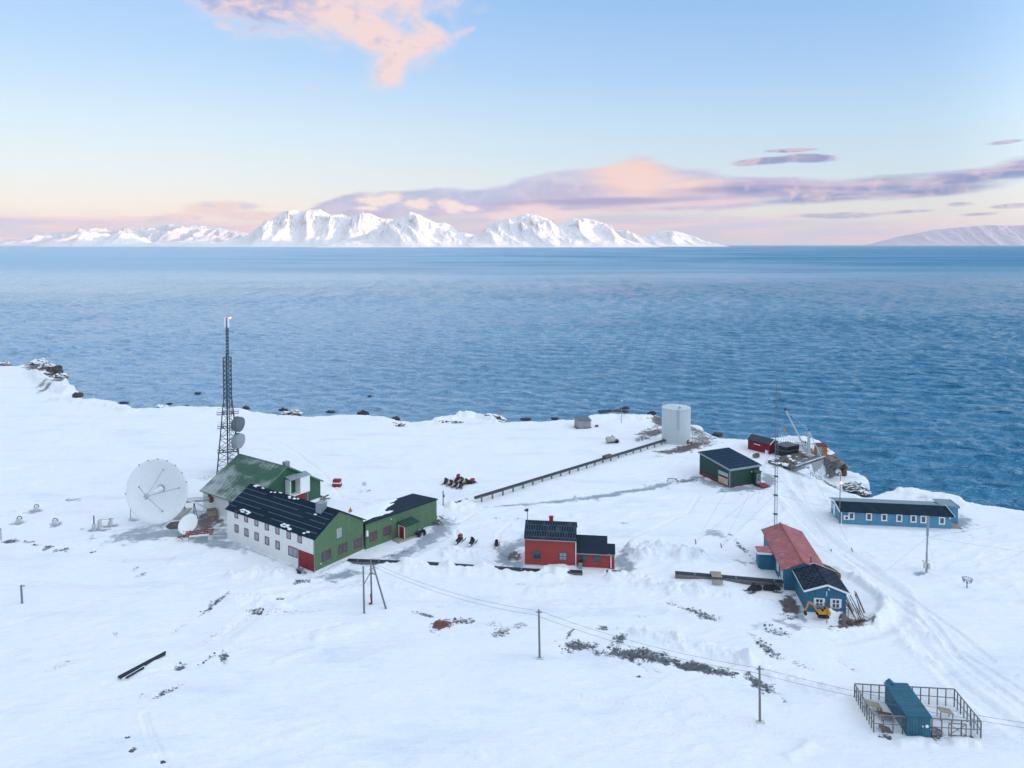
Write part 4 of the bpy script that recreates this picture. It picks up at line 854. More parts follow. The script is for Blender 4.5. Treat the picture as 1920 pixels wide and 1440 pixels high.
# ================================================================== big and small satellite dishes
def paraboloid(m, Rd, depth, M, c, n=40, rings=8, th=0.10):
    pr = [(max(Rd * i / rings, .01), depth * (i / rings) ** 2) for i in range(rings + 1)]
    back = [(r, z - th) for r, z in pr[::-1]]
    return m.lathe(pr + [(Rd + .06, depth - .02), (Rd + .06, depth - th - .1)] + back, n, c, M)
def axis_matrix(ax):
    z = Vector(ax).normalized(); x = Vector((0, 0, 1)).cross(z).normalized(); y = z.cross(x); return Matrix((x, y, z)).transposed()
dc = Vector((0, 130.2, 0)); dc.x = (297 - 960) / F * (130.2 * math.cos(PIT) + 44 * math.sin(PIT)); dc.z = zt(dc, 920)
t = thing('satellite_dish', 'huge round white satellite dish with feed horn beside the white building', 'satellite dish', (dc.x, dc.y + 4, 0))
Mx = axis_matrix((-.06, -1, .10)); C0 = Vector((0, -4, dc.z)); ax = Mx @ Vector((0, 0, 1))
RD, DP = 5.65, 1.55; Cv = C0 - ax * DP * .6
m = MB(); paraboloid(m, RD, DP, Mx, Cv); refl = m.build('reflector', dish_white, t, True)
m = MB(); S = lambda r, a, o=.012: Mx @ Vector((r * math.cos(R(a)), r * math.sin(R(a)), DP * (r / RD) ** 2 + o)) + Cv
for a in range(0, 360, 15):
    for r0, r1 in ((.9, 2.2), (2.2, 3.6), (3.6, 5.6)): m.tube(S(r0, a), S(r1, a), .008, n=4)
for r in (2.2, 3.75):
    for a in range(0, 360, 10): m.tube(S(r, a), S(r, a + 10), .008, n=4)
m.build('panel_seam', seam_grey, refl)
for a in (18, 36, 54, 72, 90, 108, 126, 185): m = MB(); m.ball(S(RD + .05, a), .13, 5); m.build('rim_clip', trim_grey, refl)
hub = S(.15, 90)
fd = Mx @ Vector((0, 0, 4.15)) + Cv + Mx @ Vector((-.35, -.25, 0))
m = MB(); Mh = axis_matrix((fd - hub).normalized()); m.lathe([(.62, -.05), (.62, .25), (.5, .3), (.36, .5), (.34, 1.9), (.22, 2.0), (.01, 2.0)], 16, hub, Mh); m.build('feed_horn', white_panel, t, True)
m = MB(); m.lathe([(.68, .02), (.68, .14), (.5, .14)], 20, hub, Mh); m.build('feed_collar', dark_metal, t)
m = MB(); m.ball((0, 0, 0), .45, 8, (1, .5, 1)); m.box(-.5, .5, -.1, .1, -.12, .12); m.box(-.15, .15, -.3, .25, -.5, .5); o = m.build('subreflector', plain('feed_head', (.45, .45, .45), .5, vary=.5, scale=6), t); o.location = fd
m = MB()
for a in (172, 8, 282, 80): m.tube(S(3.75, a), fd, .05, n=5); m.ball(S(3.75, a), .16, 5)
m.build('feed_strut', grey_metal, t)
m = MB(); b0 = Cv - ax * .3
for dx in (-1.7, 1.7):
    m.tube((dx, -.3, .0), b0 + Vector((dx * .8, .4, 1.4)), .16, n=6); m.tube((dx, 3.0, 0), b0 + Vector((dx * .8, .4, 1.4)), .14, n=6); m.tube((dx, -.3, .2), (dx, 3.0, 1.6), .08, n=5)
m.tube(b0 + Vector((-1.5, .4, 1.4)), b0 + Vector((1.5, .4, 1.4)), .16); m.tube(b0, b0 + Vector((0, 1.2, 0)), .5, n=10)
for a in range(0, 360, 30): m.tube(b0 + Vector((0, 1.1, 0)), S(4.4, a, -.25), .05, n=4)
m.build('support_frame', grey_metal, t)
m = MB(); m.box(-2.6, 2.6, -1.0, 3.6, -.4, .22); m.build('foundation', concrete, t)
# small dish
p = onground(354, 1001); t = thing('satellite_dish', 'small plain white satellite dish in front of the huge one', 'satellite dish', p)
Mx2 = axis_matrix((-.20, -.78, .62)); cz = zt(p, 983.5) - p.z
m = MB(); paraboloid(m, 1.72, .35, Mx2, Vector((0, 0, cz)), 28, 5, .06); m.build('reflector', dish_white, t, True)
m = MB(); m.tube((0.3, .6, -.2), (0.1, .25, cz), .12); m.tube((-.3, 1.2, 0), (0.1, .3, cz - .1), .07); m.build('support_post', grey_metal, t)
# rubble mound with pale slabs around the dishes
def rubble(name, label, cat, px, py, sx, sy, sz, mt, seed, rz=0.0, n=12):
    p = onground(px, py); m = MB(); m.ball((0, 0, -.1), 1, n, (sx, sy, sz)); m.rough(min(sx, sy, sz * 2) * .28, seed, 1.1 / max(sx, .4))
    o = m.build(name, mt, None); o.location = p; o.rotation_euler = (0, 0, rz); return tag(o, label, cat)
rubble('rubble_mound', 'low dark mound of earth and stones between the two white dishes', 'mound', 337, 986, 2.6, 1.5, .7, plain('earth', (.13, .11, .095), .95, vary=.6, scale=2, bump=1), 3, R(25))
# crate by the barn
p = onground(397, 967); t = thing('plywood_crate', 'tan plywood crate standing against the white wall of the barn', 'crate', p, R(30))
m = MB(); m.box(-.75, .75, -.6, .6, 0, 1.15); m.build('body', tan_board, t); m = MB(); m.box(-.8, .8, -.65, .65, 1.153, 1.22); m.build('lid', wood_grey, t)
# cable bridge from the dish to the barn
p0 = FB.w(-.3, 11.2, 2.5); q0 = Vector((dc.x + 3.6, dc.y + 2.2, 3.2)); t = thing('cable_bridge', 'steel truss cable bridge running from the huge dish to the barn wall', 'cable bridge', (q0.x, q0.y, 0))
d = p0 - q0; m = MB(); o3 = Vector((0, 0, 0)); B0 = Vector((0, 0, q0.z)); B1 = B0 + d
for dy in (-.35, .35):
    m.beam(B0 + Vector((0, dy, 0)), B1 + Vector((0, dy, 0)), .1, .14); m.beam(B0 + Vector((0, dy, .55)), B1 + Vector((0, dy, .55)), .08, .08)
for i in range(9):
    a, b = B0.lerp(B1, i / 9), B0.lerp(B1, (i + 1) / 9); m.tube(a + Vector((0, -.35, 0)), b + Vector((0, -.35, .55)), .03, n=4); m.tube(a + Vector((0, -.35, 0)), a + Vector((0, .35, 0)), .03, n=4)
m.build('truss', grey_metal, t)
m = MB(); m.tube((d.x * .35, d.y * .35, -.2), B0 + d * .35, .09); m.tube((d.x * .35 + .8, d.y * .35 - .3, -.2), B0 + d * .35, .06); m.build('post', dark_metal, t)
m = MB(); m.box(-.3, .3, -.3, .3, -.4, .5); o = m.build('bracket', rust, t); o.location = B1
p = onground(398, 958); q = Vector((dc.x + 4.2, dc.y + 1.5, 4.0)); m = MB(); m.beam((0, 0, .2), q - Vector((p.x, p.y, p.z)), .28, .28); o = m.build('white_strut', white_panel); o.location = p; tag(o, 'white slanting beam leaning from the ground up to the huge dish', 'beam')
# rusty frame on white blocks
p = onground(368, 1014); t = thing('rusty_frame', 'rusty red steel frame with white front rail resting on two concrete blocks', 'frame', p, R(14))
for x in (-1.6, 2.3): m = MB(); m.taper((x, 0), (.42, .42), -.2, .85, .9); m.build('block', concrete_white, t)
m = MB()
for y in (-.3, .5, 1.3, 2.0): m.beam((-2.0, y, .95), (2.6, y, 1.0), .12, .14)
for x in (-2.0, -1.0, .2, 1.4, 2.6): m.beam((x, -.35, 1.08), (x - .3, 2.1, 1.08), .12, .12)
m.tube((-3.0, .3, .9), (-1.7, .1, 1.0), .09); m.tube((-3.0, .3, .9), (-1.3, -.1, 0), .06); m.tube((0, .4, 1.1), (.8, .9, 1.5), .06); m.tube((.8, .9, 1.5), (2.0, .2, 1.1), .06); m.build('steel_grid', rust, t)
m = MB(); m.beam((-1.0, -.45, 1.02), (2.1, -.45, 1.06), .1, .22); m.build('front_rail', white_paint, t)
m = MB(); m.ball((-2.0, .5, 1.25), .28, 7); m.build('float', white_paint, t)

# ================================================================== red house
FR = Frame(g(984, 1059), -7); t = thing('red_house', 'tall red house with frosted dark roof, red chimney and a lower side wing', 'house', FR.w(0, 0), FR.a)
WR, DR, ER, HRr = 7.9, 5.0, 4.4, 6.05
m = MB(); m.box(0, WR, 0, .2, zb, ER); m.prism([(0, .203, zb), (0, DR - .003, zb), (0, DR - .003, ER), (0, DR / 2, HRr), (0, .203, ER)], (.2, 0, 0)); m.prism([(WR - .2, .203, zb), (WR - .2, DR - .003, zb), (WR - .2, DR - .003, ER), (WR - .2, DR / 2, HRr), (WR - .2, .203, ER)], (.2, 0, 0)); m.box(.203, WR - .203, DR - .2, DR, zb, ER); m.build('wall', red_house, t)
k = (HRr - ER) / (DR / 2)
m = MB(); slab(m, [(-.15, -.2, ER - .2 * k), (WR + .12, -.2, ER - .2 * k), (WR + .12, DR / 2, HRr), (-.15, DR / 2, HRr)], .14); slab(m, [(-.15, DR / 2, HRr), (WR + .12, DR / 2, HRr), (WR + .12, DR + .2, ER - .2 * k), (-.15, DR + .2, ER - .2 * k)], .14); rf = m.build('roof', roof_slate, t)
m = MB(); m.box(-.15, WR + .12, -.32, -.22, ER - .32, ER - .18); m.build('gutter', trim_grey, rf)
u, z = FR.Y(1033.5, 978, DR / 2); m = MB(); m.box(u - .3, u + .3, DR / 2 - .25, DR / 2 + .35, HRr - .5, HRr + .75); m.mat(1).box(u - .36, u + .36, DR / 2 - .31, DR / 2 + .41, HRr + .75, HRr + .85); m.build('chimney', [red_paint, red_paint], rf)
for px, py in ((1007, 1040.5), (1055.5, 1043)):
    u, z = FR.Y(px, py); window(t, FRONT(), u, z, 1.25, 1.3, teal_frame, glass if px < 1020 else curtain_glass, .12, 1, 1)
m = MB(); m.tube((WR + .05, -.12, .1), (WR + .05, -.12, ER - .25), .07); m.build('downpipe', white_panel, t)
m = MB(); m.box(-.03, WR + .03, -.05, -.003, zb, .15); m.build('plinth', concrete, t)
# its low side wing
X0, X1, D2, E2, R2 = WR + .003, WR + 6.0, 4.6, 2.45, 4.0; k2 = (R2 - E2) / 2.3
m = MB(); m.box(X0, X1, .35, .55, zb, E2); m.prism([(X1 - .2, .553, zb), (X1 - .2, 1.58, zb), (X1 - .2, 1.58, E2 + 1.0 * k2), (X1 - .2, .553, E2)], (.2, 0, 0)); m.prism([(X1 - 1.4, 1.583, zb), (X1 - 1.4, D2, zb), (X1 - 1.4, D2, E2), (X1 - 1.4, 2.6, R2 - .1), (X1 - 1.4, 1.583, E2 + 1.0 * k2)], (.2, 0, 0)); m.box(X1 - 1.197, X1 - .203, 1.4, 1.58, zb, E2 + .9 * k2); m.build('side_wing_wall', red_house, t)
k2 = (R2 - E2) / 2.3
m = MB(); slab(m, [(X0, .1, E2 - .2 * k2), (X1 + .1, .1, E2 - .2 * k2), (X1 + .1, 1.6, E2 + 1.25 * k2), (X0, 1.6, E2 + 1.25 * k2)], .14); slab(m, [(X0, 1.6, E2 + 1.25 * k2), (X1 - 1.1, 1.6, E2 + 1.25 * k2), (X1 - 1.1, 2.65, R2), (X0, 2.65, R2)], .14); slab(m, [(X0, 2.65, R2), (X1 - 1.1, 2.65, R2), (X1 - 1.1, 5, E2 - .1), (X0, 5, E2 - .1)], .14); rf2 = m.build('side_wing_roof', roof_flat, t)
m = MB(); m.box(X0, X1 + .1, .0, .09, E2 - .34, E2 - .2); m.build('gutter', trim_grey, rf2)
for px, py in ((1094, 1046), (1119, 1047.5)):
    u, z = FR.Y(px, py, .35); window(t, FRONT(.35), u, z, 1.15, 1.0, teal_frame, glass, .12, 1, 1)
m = MB(); u, z = FR.Y(1145.5, 1050, .2); m.tube((u, .2, .1), (u, .2, E2 - .2), .08); m.tube((u - .5, .15, E2 - .15), (u, .2, E2 - .18), .06); m.build('downpipe', white_panel, t)
# bench and bin before the wing
p = onground(1118, 1063); t = thing('snowy_bench', 'red bench with a cushion of snow under the wing windows of the red house', 'bench', p, FR.a)
m = MB(); m.box(-.9, .9, -.25, .25, .38, .46); m.box(-.9, .9, .22, .28, .5, .9); m.build('seat', red_paint, t)
for x in (-.8, .8): m = MB(); m.box(x - .05, x + .05, -.22, .22, -.2, .378); m.build('leg', red_paint, t)
m = MB(); m.ball((0, -.02, .52), 1, 8, (.88, .2, .12)); m.build('snow_cushion', snow_white, t, True)
p = onground(1088, 1066); t = thing('waste_bin', 'grey waste bin standing at the corner of the red house', 'bin', p, FR.a)
m = MB(); m.taper((0, 0), (.28, .26), -.1, 1.05, 1.1); m.build('body', trim_grey, t); m = MB(); m.taper((0, 0), (.34, .32), 1.052, 1.14, .9); m.build('lid', black_paint, t)
# picnic table
p = onground(964, 1047); t = thing('picnic_table', 'weathered wooden picnic table on the snow beside the red house', 'picnic table', p, R(75))
m = MB()
for i in range(4): m.box(-.95, .95, -.38 + i * .195, -.38 + i * .195 + .17, .74, .79)
m.build('tabletop', wood_grey, t)
for y in (-.75, .75): m = MB(); m.box(-.95, .95, y - .14, y + .14, .43, .48); m.build('bench_seat', wood_grey, t)
for x in (-.7, .7):
    m = MB(); m.beam((x, -.75, -.1), (x, -.2, .74), .08, .1); m.beam((x, .75, -.1), (x, .2, .74), .08, .1); m.box(x - .04, x + .04, -.8, .8, .36, .428); m.build('leg_frame', wood_brown, t)

# ================================================================== dark green shed
AG = g(1368, 914); FG = Frame(AG, 24); t = thing('dark_green_shed', 'dark green shed with sloping navy roof, red skirting and a half open garage door', 'shed', FG.w(0, 0), FG.a)
WG, DG, E1, E2g = 7.9, 9.7, 3.75, 4.75
m = MB(); m.box(0, WG, 0, .2, zb, E1); m.prism([(0, .203, .45), (0, DG, .45), (0, DG, E2g), (0, .203, E1)], (.2, 0, 0)); m.prism([(WG - .2, .203, zb), (WG - .2, DG, zb), (WG - .2, DG, E2g), (WG - .2, .203, E1)], (.2, 0, 0)); m.box(.203, WG - .203, DG - .2, DG, zb, E2g); m.build('wall', green_dark, t)
m = MB(); m.box(-.03, .17, .15, DG, zb, .447); m.box(.3, WG, -.03, -.003, zb, .12); m.build('skirting', red_paint, t)
kk = (E2g - E1) / DG
m = MB(); slab(m, [(-.25, -.3, E1 - .3 * kk), (WG + .25, -.3, E1 - .3 * kk), (WG + .25, DG + .25, E2g), (-.25, DG + .25, E2g)], .16); m.mat(1)
for i in range(1, 8):
    y = -.3 + (DG + .5) * i / 8; z = E1 + kk * y + .175; m.box(-.2, WG + .2, y - .04, y + .04, z - .02, z + .015)
rf = m.build('roof', [plain('navy_roof', (.014, .036, .068), .85, vary=.2, spec=.12), plain('navy_seam', (.035, .07, .11), .5)], t)
m = MB(); m.box(-.3, WG + .3, -.36, -.303, E1 - .28, E1 + .16); m.hexa([(-.31, -.3, E1 - .2), (-.255, -.3, E1 - .2), (-.255, DG + .25, E2g - .14), (-.31, DG + .25, E2g - .14), (-.31, -.3, E1 + .16), (-.255, -.3, E1 + .16), (-.255, DG + .25, E2g + .18), (-.31, DG + .25, E2g + .18)]); m.build('barge_board', trim_grey, rf)
m = MB(); m.box(-.06, .10, -.06, .05, zb, E1 - .2); m.build('corner_board', trim_grey, t)
y0, z1 = FG.X(1363, 889.5); y1, _ = FG.X(1346.5, 889.5); ym = (y0 + y1) / 2
m = MB(); wbox(m, LEFT(), .55, 3.4, 0, .04, .2, 1.55); g1 = m.build('garage_door', plain('stained_door', (.52, .40, .28), .8, vary=.6, scale=1.2), t)
m = MB(); wbox(m, LEFT(), .55, 3.4, 0, .06, 1.95, 2.65); m.build('shutter', plain('shutter_grey', (.42, .46, .46), .6), t)
m = MB(); wbox(m, LEFT(), .55, 3.4, 0, .03, 1.553, 1.947); m.build('door_gap', black, g1)
m = MB(); wbox(m, LEFT(), .40, .547, 0, .09, .0, 2.75); wbox(m, LEFT(), 3.403, 3.5, 0, .09, .0, 2.75); wbox(m, LEFT(), .548, 3.402, 0, .088, 2.652, 2.75); m.build('door_frame', trim_grey, t)
m = MB(); m.box(5.9, 7.3, -1.1, -.003, zb, 2.6); pc = m.build('porch', green_dark, t)
m = MB(); slab(m, [(5.75, -1.3, 2.6), (7.45, -1.3, 2.6), (7.45, -.01, 2.8), (5.75, -.01, 2.8)], .12); m.build('porch_roof', plain('mossy_roof', (.05, .065, .03), .8), pc)
m = MB(); wbox(m, RIGHT(7.3), -1.0, -.1, 0, .05, .3, 2.3); wbox(m, FRONT(-1.1), 6.15, 7.1, 0, .05, .3, 2.3); dr = m.build('door', trim_grey, pc)
m = MB(); wbox(m, RIGHT(7.3), -.85, -.25, .05, .06, .8, 2.15); wbox(m, FRONT(-1.1), 6.3, 6.95, .05, .06, .8, 2.15); m.build('door_glass', glass, dr)
m = MB(); m.hexa([(6.2, -3.1, -.05), (8.2, -2.9, -.05), (8.0, -1.12, .1), (6.0, -1.12, .1), (6.2, -3.1, .08), (8.2, -2.9, .08), (8.0, -1.12, .32), (6.0, -1.12, .32)]); m.build('ramp', red_door, t)
m = MB(); m.ball((5.7, -.12, 2.6), .14, 6); m.build('wall_lamp', white_panel, t)
# trampled sawhorse by the path
p = onground(1263, 902); t = thing('broken_trestle', 'broken dark wooden trestle lying on the snow at the end of the trodden path', 'trestle', p, R(-20))
m = MB(); m.beam((-1.2, .3, .35), (.7, .1, .5), .12, .12); m.beam((-1.1, .3, .3), (-1.3, -.6, -.1), .1, .1); m.build('bar', wood_brown, t)
m = MB(); m.beam((.5, .1, .45), (1.2, -1.2, -.05), .1, .1); m.beam((.3, .1, .4), (1.9, -.4, -.05), .1, .1); m.build('leg', wood_brown, t)

# ================================================================== storage tank
tk = g(1267.5, 829); TT = zt(tk, 763.5); t = thing('storage_tank', 'tall pale round steel fuel tank on the shore', 'tank', (tk.x, tk.y, 0))
RT = 26.3 / F * (tk.y * math.cos(PIT) + H * math.sin(PIT))
m = MB(); m.lathe([(RT, -.8), (RT, TT * .12), (RT + .012, TT * .121), (RT + .012, TT * .5), (RT, TT * .501), (RT, TT - .35), (RT + .06, TT - .34), (RT + .06, TT - .2), (RT, TT - .19), (RT, TT)], 64); shell = m.build('shell', tank_paint, t, False)
m = MB(); m.lathe([(RT + .04, TT - .02), (RT + .04, TT + .04), (.01, TT + .45)], 64); rf = m.build('roof', plain('tank_roof', (.55, .61, .62), .6), t)
m = MB()
for i in range(20):
    a = 2 * math.pi * i / 20; x, y = RT * .96 * math.cos(a), RT * .96 * math.sin(a); m.tube((x, y, TT), (x, y, TT + .8), .025, n=4)
    b = 2 * math.pi * (i + 1) / 20; m.tube((x, y, TT + .8), (RT * .96 * math.cos(b), RT * .96 * math.sin(b), TT + .8), .025, n=4)
m.build('railing', plain('rail_pale', (.5, .56, .58), .6), rf)
m = MB(); m.tube((0.2, -2.4, TT + .1), (.2, -2.4, TT + .75), .16, n=8); m.tube((.6, -2.2, TT + .1), (.6, -2.2, TT + .6), .1, n=8); m.build('vent_pipe', grey_metal, rf)
m = MB(); a = R(-92)
for q in (-.22, .22): m.tube((q - .3, -RT - .15, TT * .45), (q - .3, -RT - .15, TT + .7), .03, n=4)
for z in np.arange(TT * .45, TT, .4): m.tube((-.52, -RT - .15, z), (-.08, -RT - .15, z), .02, n=4)
m.build('ladder', grey_metal, shell)
m = MB()
for q in (-.3, .3): m.tube((RT + .2, q - 1.5, .2), (RT + .2, q - 1.5, 3.4), .04, n=4)
for z in np.arange(.3, 3.4, .4): m.tube((RT + .2, -1.8, z), (RT + .2, -1.2, z), .03, n=4)
m.build('side_ladder', grey_metal, shell)
def pipework(px, py, label, seed):
    p = onground(px, py); r = random.Random(seed); m = MB()
    for i in range(6):
        a = Vector((r.uniform(-.8, .8), r.uniform(-.4, .4), r.uniform(0, .5))); b = a + Vector((r.uniform(-.8, .8), r.uniform(-.3, .3), r.uniform(0.1, 1.1))); m.tube(a, b, .14, n=6)
    m.lathe([(.05, .9), (.4, .92), (.4, 1.02), (.05, 1.04)], 10); m.tube((0, 0, 0), (0, 0, 1), .12)
    o = m.build('pipe_fitting', rust); o.location = p; return tag(o, label, 'pipe')
pipework(1245, 830, 'rusty valve and bent pipes where the trestle meets the pale tank', 4)
pipework(1289, 833, 'small rusty valve at the seaward foot of the pale tank', 9)

# ================================================================== long pale blue building
FL = Frame(g(1577, 982), -7.5); t = thing('long_blue_building', 'long low pale blue building with a row of white framed windows', 'building', FL.w(0, 0), FL.a)
LL, DL, EL, RL, YR = 18.5, 6.0, 2.35, 2.95, 3.0
m = MB(); m.box(0, LL, 0, .2, zb, EL)
for x in (0, LL - .2): m.prism([(x, .203, zb), (x, DL, zb), (x, DL, 2.5), (x, YR, RL), (x, .203, EL)], (.2, 0, 0))
m.box(.203, LL - .203, DL - .2, DL, zb, 2.5); m.build('wall', blue_long, t)
kl = (RL - EL) / YR
m = MB(); slab(m, [(-.35, -.4, EL - .4 * kl), (LL + .3, -.4, EL - .4 * kl), (LL + .3, YR, RL), (-.35, YR, RL)], .14); m.mat(1); slab(m, [(-.35, YR, RL), (LL + .3, YR, RL), (LL + .3, DL + .4, 2.48), (-.35, DL + .4, 2.48)], .14); rf = m.build('roof', [roof_dark, roof_pale], t)
for x in (-.42, LL + .3): 
    m = MB(); m.beam((x + .03, -.42, EL - .4 * kl + .06), (x + .03, YR, RL + .08), .07, .26); m.beam((x + .03, YR, RL + .08), (x + .03, DL + .42, 2.5), .07, .26); m.build('barge_board', white_paint, rf)
for px, py in [(x / 5.647 + 1530, y / 5.645 + 900) for x, y in ((375, 379), (560, 388), (722, 395), (881, 403), (1031, 410), (1137, 416), (1333, 431))]:
    u, z = FL.Y(px, py); window(t, FRONT(), u, z, 1.02, 1.36, white_paint, glass, .21, 0, 0)
m = MB(); wbox(m, LEFT(), 3.6, 4.5, 0, .06, .1, 2.1); m.build('door', white_paint, t)
window(t, LEFT(), 5.2, 1.5, .7, .9, white_paint, curtain_glass, .1, 0)
m = MB(); m.box(-.02, .12, -.05, -.003, zb, EL - .2); m.build('corner_board', white_paint, t)
m = MB(); m.box(.35, 1.2, -.38, -.05, .9, 1.6); ac = m.build('heat_pump', white_panel, t); m = MB(); m.tube((.82, -.40, 1.25), (.82, -.385, 1.25), .24, n=14); m.build('fan', black, ac)
m = MB(); m.box(LL + .003, LL + 2.4, 3.0, 6.6, zb, 2.75); pb = m.build('porch', blue_long, t)
m = MB(); m.box(LL - .5, LL + 2.55, 2.85, 6.75, 2.95, 3.05); m.mat(1).box(LL - .5, LL + 2.6, 2.78, 2.85, 2.753, 3.12); m.box(LL + 2.55, LL + 2.62, 2.85, 6.8, 2.753, 3.12); m.build('porch_roof', [roof_pale, blue_long], pb)
m = MB(); m.box(LL + .35, LL + 1.9, .2, 2.2, -.3, .12); m.build('step', tan_board, t)
m = MB(); m.ball((LL - .35, -.2, 1.95), .16, 6); m.tube((LL - .35, 0, 1.95), (LL - .35, -.2, 1.95), .04); m.build('wall_lamp', white_panel, t)

# ================================================================== blue house with red roof
FH = Frame(g(1511, 1147), -8); t = thing('blue_red_roof_house', 'bright blue board house with red tiled roof and a black roofed front', 'house', FH.w(0, 0), FH.a)
WH, DH, EH, RH = 5.2, 6.1, 3.05, 3.95; AH = 2.65
u, z = FH.Y(1553, 1095); 
m = MB(); m.prism([(0, 0, zb), (WH, 0, zb), (WH, 0, EH), (AH, 0, RH), (0, 0, EH)], (0, .2, 0)); m.build('front_wall', blue_house, t)
m = MB(); m.box(0, .2, .203, DH, zb, EH); m.box(WH - .2, WH, .203, DH, zb, EH); m.prism([(.203, DH - .2, zb), (WH - .203, DH - .2, zb), (WH - .203, DH - .2, EH), (AH, DH - .2, RH - .1), (.203, DH - .2, EH)], (0, .2, 0)); m.build('side_wall', blue_house, t)
k = (RH - EH) / AH; k2 = (RH - EH) / (WH - AH)
m = MB(); slab(m, [(-.35, -.35, EH - .35 * k), (AH, -.35, RH), (AH, DH + .3, RH), (-.35, DH + .3, EH - .35 * k)], .13); slab(m, [(AH, -.35, RH), (WH + .35, -.35, EH - .35 * k2), (WH + .35, DH + .3, EH - .35 * k2), (AH, DH + .3, RH)], .13); rf = m.build('front_roof', roof_frost, t)
m = MB()
for y in (-.40, DH + .34): m.beam((-.4, y, EH - .4 * k + .05), (AH, y, RH + .06), .06, .24); m.beam((AH, y, RH + .06), (WH + .4, y, EH - .4 * k2 + .05), .06, .24)
m.beam((-.38, -.4, EH - .4 * k + .04), (-.38, DH + .3, EH - .4 * k + .04), .05, .16); m.build('barge_board', white_paint, rf)
for px, py in ((1536, 1130), (1567, 1131.5)):
    u, z = FH.Y(px, py); o = window(t, FRONT(), u, z, 1.15, 1.3, white_paint, glass, .16, 1, 1)
    
    for a_ in (u - .72, u + .58): m = MB(); wbox(m, FRONT(), a_, a_ + .14, 0, .05, z - .62, z + .62); m.build('shutter', white_paint, o)
    if px < 1550: m = MB(); wbox(m, FRONT(), u - .5, u + .5, .08, .12, z - .62, z - .25); m.build('flower_box', trim_grey, o)
m = MB(); m.box(AH - .05, AH + .05, -.08, -.003, 2.35, 3.0); m.ball((AH + .25, -.15, 3.35), .14, 6); m.build('wall_lamp', white_panel, t)
# rear part, red tiles, shifted outwards
RX0, RX1, RY0, RY1 = -1.5, 4.2, DH + .05, DH + 15.0; RAP, RE, RRg = 1.15, 3.0, 4.1
m = MB(); m.box(RX0, RX0 + .2, RY0, RY1, zb, RE); m.box(RX1 - .2, RX1, RY0, RY1, zb, RE); m.prism([(RX0 + .203, RY0, zb), (RX1 - .203, RY0, zb), (RX1 - .203, RY0, RE), (RAP, RY0, RRg - .1), (RX0 + .203, RY0, RE)], (0, .2, 0)); m.prism([(RX0 + .203, RY1 - .2, zb), (RX1 - .203, RY1 - .2, zb), (RX1 - .203, RY1 - .2, RE), (RAP, RY1 - .2, RRg - .1), (RX0 + .203, RY1 - .2, RE)], (0, .2, 0)); m.build('rear_wall', blue_house, t)
k = (RRg - RE) / (RAP - RX0); k2 = (RRg - RE) / (RX1 - RAP)
m = MB(); slab(m, [(RX0 - .35, RY0 - .1, RE - .35 * k), (RAP, RY0 - .1, RRg), (RAP, RY1 + .3, RRg), (RX0 - .35, RY1 + .3, RE - .35 * k)], .13); slab(m, [(RAP, RY0 - .1, RRg), (RX1 + .35, RY0 - .1, RE - .35 * k2), (RX1 + .35, RY1 + .3, RE - .35 * k2), (RAP, RY1 + .3, RRg)], .13); rf = m.build('rear_roof', roof_red, t)
m = MB(); m.beam((RAP, RY0 - .1, RRg + .17), (RAP, RY1 + .3, RRg + .17), .22, .1); m.build('ridge_cap', plain('ridge_red', (.34, .10, .07), .7), rf)
m = MB(); m.tube((RAP + 1.3, RY0 + 1.2, RRg - .6), (RAP + 1.3, RY0 + 1.2, RRg + .5), .08); m.build('flue', dark_metal, rf)
for yy_ in (RY0 + 1.5, RY0 + 4.3):
    window(t, LEFT(RX0), yy_, 1.75, 1.1, 1.5, white_paint, curtain_glass, .14, 1, 1)
m = MB(); wbox(m, LEFT(RX0), RY0 + .4, RY0 + 3.2, 0, .05, .05, .6); m.build('cellar_window', white_paint, t)
# side dormer porch
m = MB(); m.box(RX0 - 2.4, RX0 - .003, RY0 + 6.6, RY0 + 8.6, zb, 2.55); pc = m.build('side_porch', blue_house, t)
m = MB(); slab(m, [(RX0 - 2.6, RY0 + 6.4, 2.56), (RX0 - .2, RY0 + 6.4, 2.72), (RX0 - .2, RY0 + 8.8, 2.72), (RX0 - 2.6, RY0 + 8.8, 2.56)], .13); m.build('porch_roof', roof_red, pc)
m = MB(); m.box(RX0 - 2.62, RX0 - .4, RY0 + 6.33, RY0 + 6.39, 2.42, 2.72); m.box(RX0 - 2.66, RX0 - 2.602, RY0 + 6.4, RY0 + 8.8, 2.42, 2.7); m.build('barge_board', white_paint, pc)
# grey screen, boat-shaped brown heap, poles, guard rail by the house
p = onground(1447, 1058); t = thing('slatted_screen', 'grey slatted wooden screen at the back corner of the red roofed house', 'screen', p, R(-8))
m = MB()
for i in range(12): m.box(-.9 + i * .22, -.9 + i * .22 + .17, -.03, .03, -.2, 2.35)
m.build('slats', wood_grey, t)
for x in (-.9, 1.7): m = MB(); m.box(x - .06, x + .06, .031, .13, -.3, 2.5); m.build('post', wood_pole, t)
p = onground(1556, 1073); t = thing('covered_boat', 'upturned brown wooden boat lying behind the red tiled roof', 'boat', p, R(110))
m = MB(); 
pr = []
for i in range(9):
    s_ = -1 + i / 4; w = .75 * (1 - abs(s_) ** 2.4) + .02; pr.append((s_ * 2.2, w, .85 - .25 * s_ * s_))
vs = []; 
for x, w, h in pr: vs += [(x, -w, 0), (x, -w * .85, h * .6), (x, 0, h), (x, w * .85, h * .6), (x, w, 0)]
m.add(vs, [(i * 5 + j, i * 5 + j + 1, (i + 1) * 5 + j + 1, (i + 1) * 5 + j) for i in range(8) for j in range(4)]); m.build('hull', plain('boat_brown', (.25, .13, .06), .7, vary=.4), t, True)
